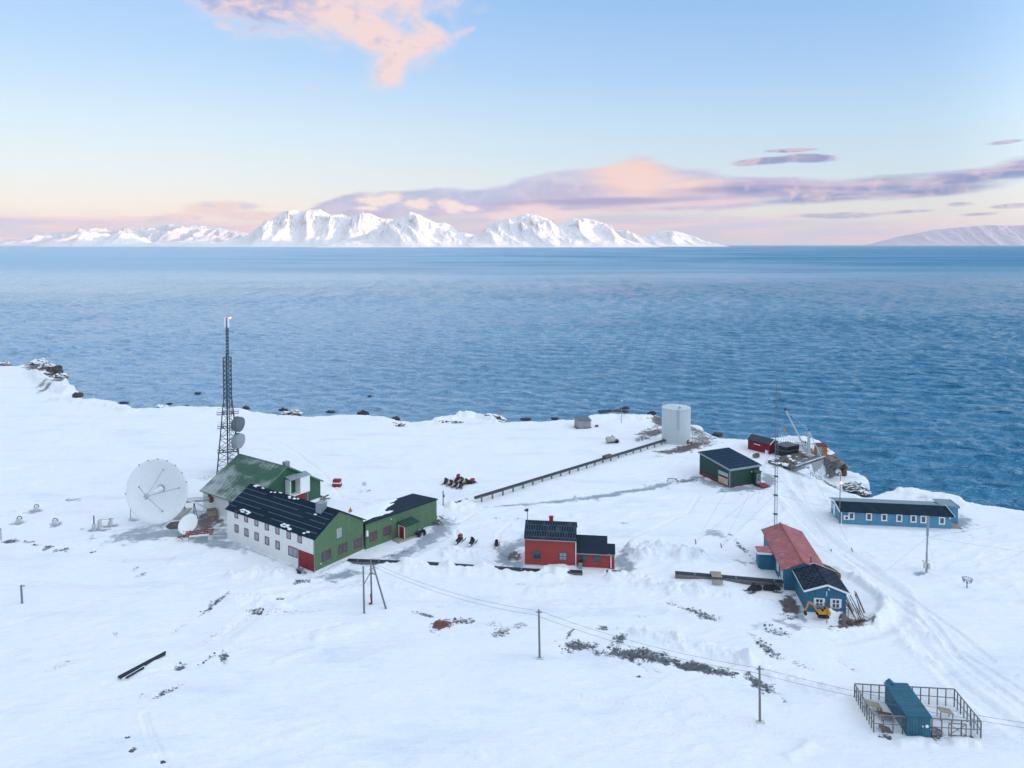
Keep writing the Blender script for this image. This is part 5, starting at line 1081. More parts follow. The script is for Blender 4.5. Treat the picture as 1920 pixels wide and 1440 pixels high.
m = MB(); m.beam((-2.1, 0, .62), (0, 0, .88), .08, .1); m.beam((0, 0, .88), (2.1, 0, .62), .08, .1); m.build('keel', wood_grey, t)
p = onground(1608, 1163); t = thing('leaning_poles', 'bundle of dark poles and boards leaning beside the blue board wall', 'poles', p, FH.a); r = random.Random(5)
for i in range(18):
    m = MB(); x = r.uniform(-.2, 1.7); y = r.uniform(-.6, 2.4); m.tube((x, y, -.1), (x - r.uniform(.6, 1.5), y + r.uniform(.2, 1.6), r.uniform(1.6, 2.8)), r.uniform(.03, .06), n=5); m.build('pole', wood_brown if i % 3 else dark_metal, t)
for i, (px, py, s_) in enumerate(((1592, 1166, .5), (1605, 1169, .45), (1616, 1165, .4))):
    o = rubble('rock', ['dark stone at the foot of the leaning poles nearest the wall', 'flat dark stone in the middle below the leaning poles', 'small dark stone at the outer end of the leaning poles'][i], 'stone', px, py, s_ * 1.3, s_, s_ * .6, rock_mat, 20 + i)
p = onground(1583, 1172); t = thing('pipe_railing', 'rust stained pipe railing standing in front of the blue gable', 'railing', p, FH.a)
m = MB(); m.tube((-2.2, .6, 2.0), (.55, .1, 2.1), .04)
m.build('rail', rust, t)
for x, y in ((-2.0, .6), (.5, .1)): m = MB(); m.tube((x, y, -.2), (x, y, 2.1), .05); m.build('post', rust, t)
# ------------------------------------------------------------------ mini excavator
p = onground(1542, 1156); t = thing('mini_excavator', 'small yellow excavator with folded arm in front of the blue gable', 'excavator', p, R(172)); t.scale = (.86, .86, .86)
for y in (-.5, .5):
    m = MB(); m.prism([(-.85, y - .16, .12), (-.72, y - .16, 0), (.72, y - .16, 0), (.85, y - .16, .12), (.85, y - .16, .3), (.72, y - .16, .42), (-.72, y - .16, .42), (-.85, y - .16, .3)], (0, .32, 0)); m.build('track', black, t)
m = MB(); m.box(-.5, .5, -.33, .33, .2, .5); m.build('undercarriage', black_paint, t)
m = MB(); m.prism([(-1.05, -.55, .52), (.65, -.55, .52), (.75, -.55, .7), (.3, -.55, .85), (-.1, -.55, .95), (-.25, -.55, 1.25), (-.95, -.55, 1.2), (-1.12, -.55, .9)], (0, 1.1, 0)); m.build('house', yellow, t)
m = MB(); m.box(-.28, .15, -.22, .22, .96, 1.08); m.box(-.34, -.2, -.22, .22, 1.08, 1.55); m.build('seat', black, t)
m = MB()
for x, y in ((-.35, -.45), (-.35, .45)): m.tube((x, y, 1.1), (x, y, 1.9), .035, n=5)
m.tube((-.35, -.45, 1.9), (-.35, .45, 1.9), .035, n=5); m.build('roll_bar', black_paint, t)
m = MB(); m.beam((.7, 0, .65), (1.35, 0, 1.75), .2, .26); m.beam((1.35, 0, 1.75), (2.1, 0, 2.05), .18, .24); bo = m.build('boom', orange, t)
m = MB(); m.beam((2.05, 0, 2.05), (2.55, 0, .75), .16, .22); m.build('arm', orange, t)
m = MB(); m.prism([(2.5, -.22, .8), (2.72, -.22, .6), (2.75, -.22, .2), (2.45, -.22, .02), (2.3, -.22, .25), (2.38, -.22, .6)], (0, .44, 0)); m.build('bucket', black_paint, t)
m = MB(); m.tube((.8, 0, .95), (1.5, 0, 2.05), .05); m.tube((1.5, .02, 2.1), (2.2, .02, 2.2), .05); m.build('hydraulic_ram', grey_metal, bo)

# ================================================================== boathouse, black store, quay, crane
FBo = Frame(g(1443, 852), 38); t = thing('red_boathouse', 'dark red boathouse with navy roof and white barge boards at the quay', 'boathouse', FBo.w(0, 0), FBo.a)
LBo = (g(1400, 842.5) - g(1443, 852)).length; WBo, EBo, RBo = 3.4, 2.5, 3.35
m = MB(); m.box(0, .15, .153, LBo, -.6, EBo); m.box(WBo - .15, WBo, .153, LBo, -.6, EBo)
for y in (0, LBo - .15): m.prism([(0.0, y, -.6), (WBo, y, -.6), (WBo, y, EBo), (WBo / 2, y, RBo), (0.0, y, EBo)], (0, .15, 0))
m.build('wall', boat_red, t); k = (RBo - EBo) / (WBo / 2)
m = MB(); slab(m, [(-.25, -.25, EBo - .25 * k), (WBo / 2, -.25, RBo), (WBo / 2, LBo + .25, RBo), (-.25, LBo + .25, EBo - .25 * k)], .1); slab(m, [(WBo / 2, -.25, RBo), (WBo + .25, -.25, EBo - .25 * k), (WBo + .25, LBo + .25, EBo - .25 * k), (WBo / 2, LBo + .25, RBo)], .1); rf = m.build('roof', plain('navy_sheet', (.018, .035, .055), .5, vary=.2), t)
for y in (-.29, LBo + .27): m = MB(); m.beam((-.28, y, EBo - .28 * k + .04), (WBo / 2, y, RBo + .06), .05, .2); m.beam((WBo / 2, y, RBo + .06), (WBo + .28, y, EBo - .28 * k + .04), .05, .2); m.build('barge_board', white_paint, rf)
m = MB(); m.box(-.03, -.003, 2.6, 4.3, 1.55, 1.72); m.build('name_board', white_paint, t)
m = MB(); wbox(m, FRONT(), 1.0, 2.4, 0, .05, 0, 2.1); m.build('door', red_paint, t)
for i, (px, py, lb) in enumerate(((1418, 858, 'pair of grey wooden cable drums on the snow before the boathouse'), (1438, 851, 'white cabinet against the long wall of the boathouse'))):
    p = onground(px, py); t = thing(['cable_drum', 'white_cabinet'][i], lb, ['cable drum', 'cabinet'][i], p, R(40))
    if i == 0:
        for x in (-.5, .35):
            m = MB(); M = Matrix.Rotation(R(90), 3, 'Y'); m.lathe([(.05, -.3), (.55, -.3), (.55, -.22), (.3, -.2), (.3, .2), (.55, .22), (.55, .3), (.05, .3)], 14, (x, 0, .5), M); m.build('drum', wood_grey, t)
    else:
        m = MB(); m.box(-.35, .35, -.3, .3, -.2, .9); m.build('body', white_paint, t); m = MB(); m.box(-.38, .38, -.33, .33, .903, .98); m.build('lid', trim_grey, t)
# black store
FK = Frame(g(1474, 858), 30); t = thing('black_store', 'flat topped black steel store with a pale waist line between boathouse and crane', 'store', FK.w(0, 0), FK.a)
m = MB(); m.box(0, 4.4, 0, 3.3, -.4, 1.35); m.build('lower_body', black_paint, t)
m = MB(); m.box(-.06, 4.46, -.06, 3.36, 1.353, 1.45); m.build('waist_rail', trim_grey, t)
m = MB(); m.box(-.1, 4.5, -.1, 3.4, 1.453, 2.35); m.build('upper_body', black, t)
m = MB(); m.box(-.18, 4.58, -.18, 3.48, 2.353, 2.45); m.mat(1).box(-.05, 4.45, -.05, 3.35, 2.45, 2.47); m.build('roof', [black_paint, plain('grey_felt', (.10, .115, .125), .7, vary=.2)], t)
# quay block with deck
FQ = Frame(g(1512, 873), 38); p = FQ.w(0, 0)
t = thing('quay', 'wooden quay deck on a weathered concrete and rock wall above the sea', 'quay', (p.x, p.y, .42), FQ.a)
m = MB(); m.box(-5.2, 8.3, .2, 6.4, -.35, .18); m.build('deck', boards('deck_planks', (.15, .125, .11), 'x', .25, .6, vary=.5, gap=.6), t)
m = MB(); m.box(2.0, 8.2, .1, 6.2, -7, -.353); m.rough(.12, 2, .5); m.build('wall', concrete, t)
m = MB(); m.beam((-4.5, .12, 1.15), (7.8, .12, 1.15), .09, .10); m.beam((-4.5, .12, .55), (7.8, .12, .55), .07, .08)
for x in np.arange(-4.5, 7.9, 1.02): m.beam((x, .12, .185), (x, .12, 1.1), .08, .08)
m.build('railing', grey_metal, t)
m = MB(); m.box(-4.0, 8.3, .0, .34, .19, .30); m.ball((0, 0, 0), .01, 4); m.build('edge_snow', snow_white, t)
m = MB()
r = random.Random(8)
for i in range(26): x, y, a = r.uniform(-6, 4.5), r.uniform(.8, 5.6), r.uniform(0, 3.1); l = r.uniform(.5, 1.6); m.beam((x, y, .24 + r.random() * .25), (x + l * math.cos(a), y + l * math.sin(a), .24 + r.random() * .3), .18, .1)
m.build('deck_clutter', wood_brown, t)
for i in range(16):
    m = MB(); x = r.choice((-5.2, -4.6, r.uniform(-4.5, 7.5))); y = r.uniform(.4, 6.2); m.ball((x, y, .16), 1, 8, (r.uniform(.3, 1.0), r.uniform(.25, .7), r.uniform(.1, .3))); m.rough(.12, i, 2); m.build('snow_patch', snow_white, t, True)
p = onground(1487, 884, -.2); t = thing('gangway', 'grey steel gangway with blue grey rails descending beside the quay wall', 'gangway', p, head(p, g(1525, 873)))
m = MB(); m.beam((0, 0, .5), (5.2, 0, .4), .9, .1); m.build('tread', grey_metal, t)
for y in (-.45, .45):
    m = MB(); m.tube((0, y, 1.4), (5.2, y, 1.3), .04)
    for x in np.arange(0, 5.3, .8): m.tube((x, y, .5), (x, y, 1.4), .03, n=4)
    m.build('handrail', grey_metal, t)
m = MB(); m.tube((0, 0, -.4), (0, 0, .5), .07); m.build('post', grey_metal, t)
p = onground(1520, 892); t = thing('hand_railing', 'bare steel handrail going down the snow bank to the landing', 'railing', p, head(g(1519, 885), g(1541, 895)))
a = g(1519, 886); b = g(1541, 895); L = (b - a).length; m = MB(); m.tube((0, 0, .9), (L, 0, -.6), .04); m.tube((0, 0, .45), (L, 0, -1.05), .03)
m.build('rail', dark_metal, t)
for x in (0, L * .5, L): m = MB(); m.tube((x, 0, -1.5 * x / L - .6), (x, 0, .9 - 1.5 * x / L), .045); m.build('post', dark_metal, t)
# rocks of the little headland
def crag(name, label, px, py, z, sx, sy, sz, seed, rz=0, mt=rock_mat, cat='rock'):
    p = g(px, py, z); m = MB(); m.ball((0, 0, 0), 1, 22, (sx, sy, sz)); m.rough(min(sx, sy, sz) * .45, seed, 1.4 / max(sx, sy)); m.rough(min(sx, sy, sz) * .24, seed + 5, 4.0 / max(sx, sy)); m.rough(min(sx, sy, sz) * .12, seed + 9, 10.0 / max(sx, sy))
    o = m.build(name, mt); o.location = p; o.rotation_euler = (0, 0, R(rz)); return tag(o, label, cat)
snowrock, N, b, tc = new_mat('snow_topped_rock')
geo = N.node('ShaderNodeNewGeometry'); sx_ = N.node('ShaderNodeSeparateXYZ'); N.l.new(geo.outputs['Normal'], sx_.inputs[0])
f = N.ss(N.m('ADD', sx_.outputs[2], N.m('MULTIPLY', N.m('SUBTRACT', N.noise(tc.outputs['Object'], 1.1, 4, .65), .5), 1.3)), .40, .58)
N.put(b.inputs['Base Color'], N.mix(f, N.mix(N.noise(tc.outputs['Object'], 2.5, 4, .7), (.035, .03, .028), (.22, .17, .14)), (.85, .87, .89))); b.inputs['Roughness'].default_value = .9
greyrock = plain('grey_rock', (.22, .195, .19), .95, vary=.5, scale=.9, bump=1.0)
crag('rock', 'big bare grey brown rock face under the quay and the orange hut', 1556, 872, -1.7, 3.0, 2.2, 2.3, 3, 30, greyrock)
crag('rock', 'brown earth bank under the quay railing beside the snow gully', 1512, 872, -1.2, 2.2, 1.3, 1.5, 8, 35, plain('earth_bank', (.21, .16, .11), .95, vary=.4, bump=1))
crag('rock', 'narrow reddish rock stack dusted with snow behind the grey rock face', 1580, 881, -3.2, 1.1, .9, 1.8, 12, 10, plain('red_rock', (.15, .085, .065), .95, vary=.7, scale=1.2, bump=1))
crag('rock', 'brown rock ledge with snow patches below the snowy landing', 1601, 916, -5.2, 2.9, 1.1, 1.3, 17, -6, snowrock)
crag('rock', 'small black rock at the tip of the snow bank below the landing', 1620, 926, -1.5, 1.2, .7, .7, 19, 0, snowrock)
crag('rock', 'dark pointed rock standing out of the snow gully below the quay', 1541, 884, -3.6, .5, .5, 1.2, 21, 0)
# orange winch hut
ph = FQ.w(7.0, 1.4, .605); t = thing('winch_hut', 'small hut with orange boarded side, pale front and dark red roof on the quay end', 'hut', ph, R(-4))
m = MB(); m.box(0, 2.3, 0, .1, 0, 2.3); m.build('pale_wall', plain('pale_hut', (.42, .44, .40), .7), t)
FHt = (-1.3, 1.0)
m = MB(); m.box(1.15, 2.3, -.06, -.003, 0, 2.3); m.box(2.203, 2.3, .103, 2.0, 0, 2.3); m.build('board_wall', wood_orange, t)
m = MB(); m.box(0, .1, .103, 2.0, 0, 2.3); m.box(.103, 2.2, 1.9, 2.0, 0, 2.3); m.build('rear_wall', wood_orange, t)
m = MB(); slab(m, [(-.12, -.15, 2.3), (2.42, -.15, 2.3), (2.42, 2.15, 2.5), (-.12, 2.15, 2.5)], .1); m.build('roof', plain('dark_red_roof', (.13, .03, .02), .7), t)
# crane
cp = FQ.w(5.4, 2.6, .605); t = thing('quay_crane', 'white derrick crane with raised boom beside the orange hut', 'crane', cp)
zt_ = zt(cp, 808) - cp.z
m = MB(); m.box(-.7, .7, -.7, .7, 0, .6); m.build('base', concrete_white, t)
m = MB(); m.hexa([(-.35, -.3, .6), (.35, -.3, .6), (.35, .3, .6), (-.35, .3, .6), (-.2, -.2, zt_), (.2, -.2, zt_), (.2, .2, zt_), (-.2, .2, zt_)]); mast = m.build('mast', plain('crane_mast', (.50, .55, .57), .6, vary=.15, streak=.15), t)
m = MB(); m.lathe([(.03, -.12), (.28, -.12), (.28, .12), (.03, .12)], 10, (0, 0, zt_ + .15), Matrix.Rotation(R(90), 3, 'Y')); m.build('sheave', dark_metal, mast)
bx = (1487 - 1525) / F * 190; bt = Vector((bx, 1.0, zt(cp + Vector((0, 1.0, 0)), 768) - cp.z))
m = MB(); m.tube((-.3, 0, .8), bt, .24, .15, 8); bo = m.build('boom', plain('crane_pale', (.52, .57, .58), .5), t)
m = MB(); m.box(-.25, .3, -.2, .2, -.2, .3); o = m.build('boom_head', dark_metal, bo); o.location = bt
hk = bt.z - (zt(cp, 768) - zt(cp, 806)); m = MB(); m.tube(bt, (bt.x - .1, bt.y, hk), .025, n=4); m.build('hoist_rope', wire_mat, bo)
m = MB(); m.ball((bt.x - .1, bt.y, hk - .2), .28, 8, (1, 1, 1.4)); m.tube((bt.x - .1, bt.y, hk - .9), (bt.x - .1, bt.y, hk - .3), .06); m.build('hook_block', orange, bo)
m = MB(); m.tube((0, 0, zt_ + .1), (1.9, 1.2, 2.3), .06); m.tube((0, 0, zt_ + .1), (2.2, -2.2, .0), .06); m.tube((0, 0, zt_ + .1), bt, .025, n=4); m.build('stay', white_panel, t)
# row of hoops at the boat slip
a, b = g(1463, 832), g(1514, 846); t = thing('hoop_rack', 'row of white hoops standing along the slip behind the black store', 'rack', (a.x, a.y, 0), head(a, b)); L = (b - a).length
for i in range(13):
    m = MB(); x = L * i / 12; n = 14
    for j in range(n):
        p0 = (x + .42 * math.cos(6.283 * j / n), .1 * math.sin(6.283 * j / n), 1.5 + .85 * math.sin(6.283 * j / n)); p1 = (x + .42 * math.cos(6.283 * (j + 1) / n), .1 * math.sin(6.283 * (j + 1) / n), 1.5 + .85 * math.sin(6.283 * (j + 1) / n)); m.tube(p0, p1, .05, n=4)
    m.build('hoop', white_panel, t)
m = MB(); m.beam((-.4, 0, .6), (L + .4, 0, .6), .1, .1); m.build('base_rail', grey_metal, t)
for i in range(5): m = MB(); m.tube((L * i / 4, 0, -.6), (L * i / 4, 0, .6), .05); m.build('post', grey_metal, t)
def heap(name, label, cat, px, py, w, d, h, mats, seed, n=16, z=0.0):
    """a loose heap of planks, boxes and scrap"""
    p = onground(px, py, z); r = random.Random(seed); t = thing(name, label, cat, p); m = MB()
    for i in range(n):
        x, y = r.gauss(0, w / 3), r.gauss(0, d / 3); a = r.uniform(0, 3.14); l = r.uniform(.5, 1.5) * min(1, w); zz = r.uniform(.05, h)
        m.beam((x, y, zz), (x + l * math.cos(a), y + l * math.sin(a), zz + r.uniform(-.2, .3)), r.uniform(.12, .3), r.uniform(.08, .2))
    m.build('timber', mats[0], t); m = MB()
    for i in range(max(2, n // 4)):
        x, y = r.gauss(0, w / 3), r.gauss(0, d / 3); s_ = r.uniform(.15, .35); m.taper((x, y), (s_, s_ * .8), -.1, s_ * 2, .85)
    m.build('scrap', mats[1], t); return t
heap('scrap_heap', 'heap of rope, floats and dark scrap behind the black store', 'scrap heap', 1507, 838, 2.5, 1.6, 1.0, (wood_brown, white_paint), 31, 18, .2)
heap('scrap_heap', 'snowy heap of dark planks and scrap in front of the black store', 'scrap heap', 1484, 862, 3.0, 1.4, .5, (wood_brown, snow_white), 32, 18)
heap('scrap_heap', 'untidy stack of grey pallets and boards at the end of the low wing', 'scrap heap', 812, 984, 2.6, 1.2, 1.0, (wood_grey, rust), 33, 20)
heap('scrap_heap', 'small dark heap of boards at the corner of the green barn', 'scrap heap', 606, 938, 1.2, .8, .7, (wood_brown, trim_grey), 34, 10)
heap('driftwood', 'bleached driftwood lying in the snow at the shore edge', 'driftwood', 848, 793, 5.0, 1.5, .6, (wood_pole, rust), 35, 16)
heap('broken_pallet', 'broken grey pallet sticking up from the snow near the shore', 'pallet', 750, 800, 1.8, .8, .9, (wood_grey, wood_brown), 36, 9)
heap('scrap_heap', 'pile of grey steel scrap by the red front door of the white building', 'scrap heap', 563, 1074, 1.2, .8, .6, (wood_pole, black_paint), 37, 10)
# ================================================================== kennel yard
FY = Frame(g(1700, 1380), -6)
t = thing('kennel_shed', 'narrow blue sheet metal shed inside the fenced dog yard', 'shed', FY.w(0, 0), FY.a)
m = MB(); m.box(0, 2.3, 0, 5.6, zb, 2.03); m.build('wall', blue_shed, t)
m = MB(); slab(m, [(-.1, -.12, 2.04), (2.4, -.12, 2.10), (2.4, 5.75, 2.10), (-.1, 5.75, 2.04)], .09); rf = m.build('roof', blue_roof, t)
m = MB(); m.prism([(.2, 5.3, 2.0), (1.1, 5.3, 2.0), (.65, 5.3, 2.36)], (0, .9, 0)); m.build('roof_vent', blue_shed, rf)
m = MB(); m.tube((1.95, -.02, 1.15), (1.95, -.005, 1.15), .17, n=14); m.mat(0).tube((1.55, -.02, 1.1), (1.55, -.005, 1.1), .08, n=8); m.build('hatch', white_panel, t)
corn = [(1638, 1373, 1340), (1839, 1384, 1353), (1789, 1325, 1292), (1602, 1308, 1282)]
P4 = [FY.loc(g(a, b)) for a, b, c in corn]; Z4 = [max(1.5, zt(g(a, b), c)) for a, b, c in corn]
t = thing('kennel_fence', 'dog yard fence of bare wooden posts and wire netting around the blue shed', 'fence', FY.w(0, 0), FY.a)
netm, N, b, tc = new_mat('wire_netting'); N.put(b.inputs['Base Color'], (.30, .34, .38, 1)); b.inputs['Alpha'].default_value = .10; b.inputs['Roughness'].default_value = .8
for i in range(4):
    a, bq = P4[i], P4[(i + 1) % 4]; za, zb2 = Z4[i], Z4[(i + 1) % 4]; n = (11, 8, 12, 9)[i]
    up = lambda q, z: Vector((q.x, q.y, z))
    m = MB(); m.beam(up(a, za), up(bq, zb2), .09, .09); m.beam(up(a, za * .5), up(bq, zb2 * .5), .06, .06); m.build('rail', wood_pole, t)
    for j in range(n):
        q = a.lerp(bq, j / n); z = za + (zb2 - za) * j / n; m = MB(); m.beam((q.x, q.y, -.3), (q.x, q.y, z - .05), .09, .09); m.build('post', wood_pole if j % 3 else wood_brown, t)
    m = MB(); e = (bq - a).normalized().cross(Vector((0, 0, 1))) * .004; m.hexa([up(a, 0) - e, up(bq, 0) - e, up(bq, 0) + e, up(a, 0) + e, up(a, za - .06) - e, up(bq, zb2 - .06) - e, up(bq, zb2 - .06) + e, up(a, za - .06) + e]); m.build('netting', netm, t)
a, bq = P4[0], P4[1]; q0, q1 = a.lerp(bq, .70), a.lerp(bq, .86)
m = MB(); m.beam((q0.x, q0.y - .06, .15), (q0.x, q0.y - .06, 1.4), .07, .07); m.beam((q1.x, q1.y - .06, .15), (q1.x, q1.y - .06, 1.4), .07, .07); m.beam((q0.x, q0.y - .06, 1.4), (q1.x, q1.y - .06, 1.4), .07, .07); m.beam((q0.x, q0.y - .06, .15), (q1.x, q1.y - .06, .15), .07, .07); m.beam((q0.x, q0.y - .06, .2), (q1.x, q1.y - .06, 1.35), .05, .05); m.beam((q0.x, q0.y - .06, 1.35), (q1.x, q1.y - .06, .2), .05, .05); m.build('gate', wood_pole, t)
for (a0, b0_, c0) in ((.16, .5, 0), (.62, .3, 2), (.75, .25, 2)):
    pass
def inyard(u, v):
    return P4[0].lerp(P4[1], u).lerp(P4[3].lerp(P4[2], u), v)
for u, v, z, tilt, lb in ((.12, .62, .9, .3, 'tilted brown sleeping board in the dog yard beside the seaward netting'), (.80, .55, 1.0, .25, 'tan plywood sleeping platform raised on a post in the dog yard'), (.14, .08, .35, .5, 'loose plank board at the near side of the dog yard'),
                          (.20, .40, .55, .2, 'dark low kennel platform close to the blue shed wall')):
    q = inyard(u, v); w = FY.w(q.x, q.y, 0); t = thing('dog_platform', lb, 'platform', (w.x, w.y, gz(w.x, w.y)), FY.a, 'sleeping platforms in the dog yard')
    m = MB(); m.hexa([(-.7, -.5, z), (.7, -.5, z - tilt), (.7, .5, z - tilt), (-.7, .5, z), (-.7, -.5, z + .06), (.7, -.5, z - tilt + .06), (.7, .5, z - tilt + .06), (-.7, .5, z + .06)]); m.build('board', tan_board if u > .5 or v > .6 else wood_brown, t)
    for x, y in ((-.6, -.4), (.6, -.4), (.6, .4), (-.6, .4)): m = MB(); m.beam((x, y, -.3), (x, y, z - (x + .7) / 1.4 * tilt), .07, .07); m.build('leg', wood_pole, t)

# ================================================================== snowmobiles
hoods = {}
def snowmobile(hood_mat, tail_mat, label, loc, rz, group=None, cover=None):
    t = thing('snowmobile', label, 'snowmobile', loc, rz, group)
    m = MB(); m.prism([(-1.25, -.2, .12), (-1.1, -.2, .0), (.2, -.2, .0), (.45, -.2, .2), (.3, -.2, .32), (-1.2, -.2, .32)], (0, .4, 0)); m.build('track', black, t)
    m = MB(); m.hexa([(-1.3, -.22, .33), (.5, -.24, .33), (.5, .24, .33), (-1.3, .22, .33), (-1.2, -.2, .5), (.35, -.24, .55), (.35, .24, .55), (-1.2, .2, .5)]); m.build('tunnel', black_paint, t)
    m = MB(); m.hexa([(-.95, -.17, .5), (.1, -.18, .52), (.1, .18, .52), (-.95, .17, .5), (-.9, -.13, .72), (.05, -.12, .86), (.05, .12, .86), (-.9, .13, .72)]); m.build('seat', black, t)
    m = MB(); m.hexa([(.05, -.36, .28), (1.15, -.22, .25), (1.15, .22, .25), (.05, .36, .28), (.1, -.30, .86), (.85, -.15, .62), (.85, .15, .62), (.1, .30, .86)]); m.hexa([(.85, -.2, .3), (1.3, -.1, .3), (1.3, .1, .3), (.85, .2, .3), (.85, -.15, .6), (1.22, -.06, .42), (1.22, .06, .42), (.85, .15, .6)]); m.build('hood', black_paint if hood_mat is orange else hood_mat, t)
    if hood_mat is orange: m = MB(); m.hexa([(.35, -.13, .80), (1.12, -.08, .56), (1.12, .08, .56), (.35, .13, .80), (.35, -.12, .86), (1.12, -.07, .62), (1.12, .07, .62), (.35, .12, .86)]); m.build('hood_stripe', orange, t)
    m = MB(); m.hexa([(.2, -.24, .84), (.42, -.2, .80), (.42, .2, .80), (.2, .24, .84), (.0, -.2, 1.22), (.04, -.18, 1.22), (.04, .18, 1.22), (.0, .2, 1.22)]); m.build('windshield', black, t)
    m = MB(); m.tube((.12, -.38, 1.0), (.12, .38, 1.0), .03, n=5); m.tube((.22, 0, .8), (.12, 0, 1.0), .035, n=5); m.build('handlebar', black, t)
    for y in (-.48, .48):
        m = MB(); m.hexa([(.1, y - .07, .0), (1.25, y - .07, .0), (1.25, y + .07, .0), (.1, y + .07, .0), (.1, y - .07, .04), (1.2, y - .07, .05), (1.2, y + .07, .05), (.1, y + .07, .04)]); m.hexa([(1.2, y - .07, .0), (1.55, y - .05, .2), (1.55, y + .05, .2), (1.2, y + .07, .0), (1.2, y - .07, .05), (1.52, y - .05, .24), (1.52, y + .05, .24), (1.2, y + .07, .05)]); m.tube((.65, y, .05), (.6, y * .5, .4), .04, n=5); m.build('ski', black_paint, t)
    m = MB(); m.box(-1.42, -1.26, -.2, .2, .2, .5); m.build('snow_flap', tail_mat, t)
    if cover:
        m = MB(); m.ball((.45, 0, .85), 1, 10, (.55, .42, .36)); m.rough(.05, 2, 2); m.build('cover', cover, t, True)
    else:
        m = MB(); m.tube((-1.0, -.2, .7), (-1.0, .2, .7), .03, n=4); m.tube((-1.0, -.2, .5), (-1.0, -.2, .7), .03, n=4); m.tube((-1.0, .2, .5), (-1.0, .2, .7), .03, n=4); m.build('grab_rail', black, t)
    return t
def hd(p, px2, py2): q = g(px2, py2); return head(p, q)
p = onground(861, 1016); snowmobile(black_paint, white_paint, 'snowmobile with bright red covered hood parked nearest the low wing', p, hd(p, 868, 1010), 'snowmobiles parked in front of the red house', pink_red)
p = onground(885, 1020); snowmobile(black_paint, white_paint, 'black snowmobile with white tail flap, middle of the three near the red house', p, hd(p, 892, 1011), 'snowmobiles parked in front of the red house')
p = onground(931, 1025); snowmobile(plain('dull_red', (.25, .02, .04), .5), white_paint, 'dark red snowmobile seen from behind next to the curved grey path', p, hd(p, 931, 1012), 'snowmobiles parked in front of the red house')
gA = 'snowmobiles parked in a cluster on the open snow'
p = onground(836, 906); black_sled = snowmobile(black_paint, trim_grey, 'black snowmobile at the outer end of the cluster front row', p, hd(p, 829, 911), gA)
p = onground(845, 909); orange_sled = snowmobile(orange, black_paint, 'orange hooded snowmobile, second in the cluster front row beside the black end one', p, hd(p, 838, 914), gA)
for src, px, py, lb in ((orange_sled, 854, 912, 'orange hooded snowmobile, third in the cluster front row beside the last black one'), (black_sled, 864, 914, 'black snowmobile at the near corner of the cluster, closest to the viewer'),
                        (orange_sled, 865, 904, 'orange hooded snowmobile in the cluster back row behind the near black one'), (orange_sled, 874, 907, 'orange hooded snowmobile in the cluster back row next to the red covered end one')):
    p = onground(px, py); copy_tree(src, p, hd(p, px - 7, py + 5), lb)
p = onground(858, 900); red_sled = snowmobile(black_paint, black_paint, 'snowmobile with red cover at the far back of the cluster', p, hd(p, 862, 895), gA, pink_red)
p = onground(882, 907); copy_tree(red_sled, p, hd(p, 890, 904), 'snowmobile with red cover at the seaward end of the cluster')
p = onground(1414, 1109, .1); o = copy_tree(black_sled, p, R(200), 'black snowmobile half buried in snow beside the duct, farther from the blue house'); o['group'] = 'snowmobiles by the duct at the blue house'
p = onground(1447, 1108, .1); o = copy_tree(black_sled, p, R(-15), 'black snowmobile by the duct, nearer the wall of the blue house'); o['group'] = 'snowmobiles by the duct at the blue house'
# quad bike at the wing
p = onground(788, 1004); t = thing('quad_bike', 'black quad bike in the snow against the wall of the low wing', 'quad bike', p, R(48))
for x in (-.6, .6):
    for y in (-.45, .45): m = MB(); m.lathe([(.05, -.12), (.28, -.12), (.33, -.06), (.33, .06), (.28, .12), (.05, .12)], 14, (x, y, .33), Matrix.Rotation(R(90), 3, 'X')); m.build('wheel', black, t)
m = MB(); m.hexa([(-.9, -.35, .5), (.95, -.35, .5), (.95, .35, .5), (-.9, .35, .5), (-.8, -.42, .72), (.85, -.38, .82), (.85, .38, .82), (-.8, .42, .72)]); m.build('body', black_paint, t)
m = MB(); m.box(-.5, .15, -.16, .16, .75, .9); m.build('seat', black, t); m = MB(); m.tube((.4, -.4, 1.12), (.4, .4, 1.12), .03, n=5); m.tube((.5, 0, .8), (.4, 0, 1.12), .04, n=5); m.build('handlebar', black, t)
m = MB(); m.box(-1.05, -.5, -.4, .4, .8, .86); m.build('rack', dark_metal, t)

# ================================================================== pipe trestle and duct runs
A0 = g(780 + 425 / 3.84, 760 + 668 / 3.84, .9); A1 = g(780 + 1795 / 3.84, 760 + 250 / 3.84, .95); A0 = Vector((A0.x, A0.y, 0)); A1 = Vector((A1.x, A1.y, 0)); L = (A1 - A0).length
t = thing('pipe_trestle', 'long dark pipe duct carried on a row of short posts up to the pale tank', 'pipeline', A0, head(A0, A1))
m = MB(); m.box(0, L, -.32, .32, .72, 1.05); m.mat(1).box(-.02, L + .02, -.38, .38, 1.053, 1.12); m.build('pipe_duct', [duct_wood, duct_top], t)
for i in range(22):
    x = L * (i + .6) / 22.2; p = A0 + (A1 - A0) * (x / L); m = MB(); z = gz(p.x, p.y); m.box(x - .11, x + .11, -.14, .14, -.4, .717); m.build('post', wood_pole, t)
m = MB(); m.box(L * .62, L * .66, -.6, .6, 1.123, 1.5); m.build('junction_box', wood_brown, t)
a, b = g(842, 949), g(876, 939); t = thing('pipe_duct', 'short dark stretch of buried duct surfacing near the end of the low wing', 'pipeline', (a.x, a.y, 0), head(a, b)); m = MB(); m.box(0, (b - a).length, -.25, .25, -.3, .32); m.build('duct_side', duct_wood, t); m = MB(); m.box(0, (b - a).length, -.3, .3, .323, .4); m.build('duct_lid', duct_top, t)
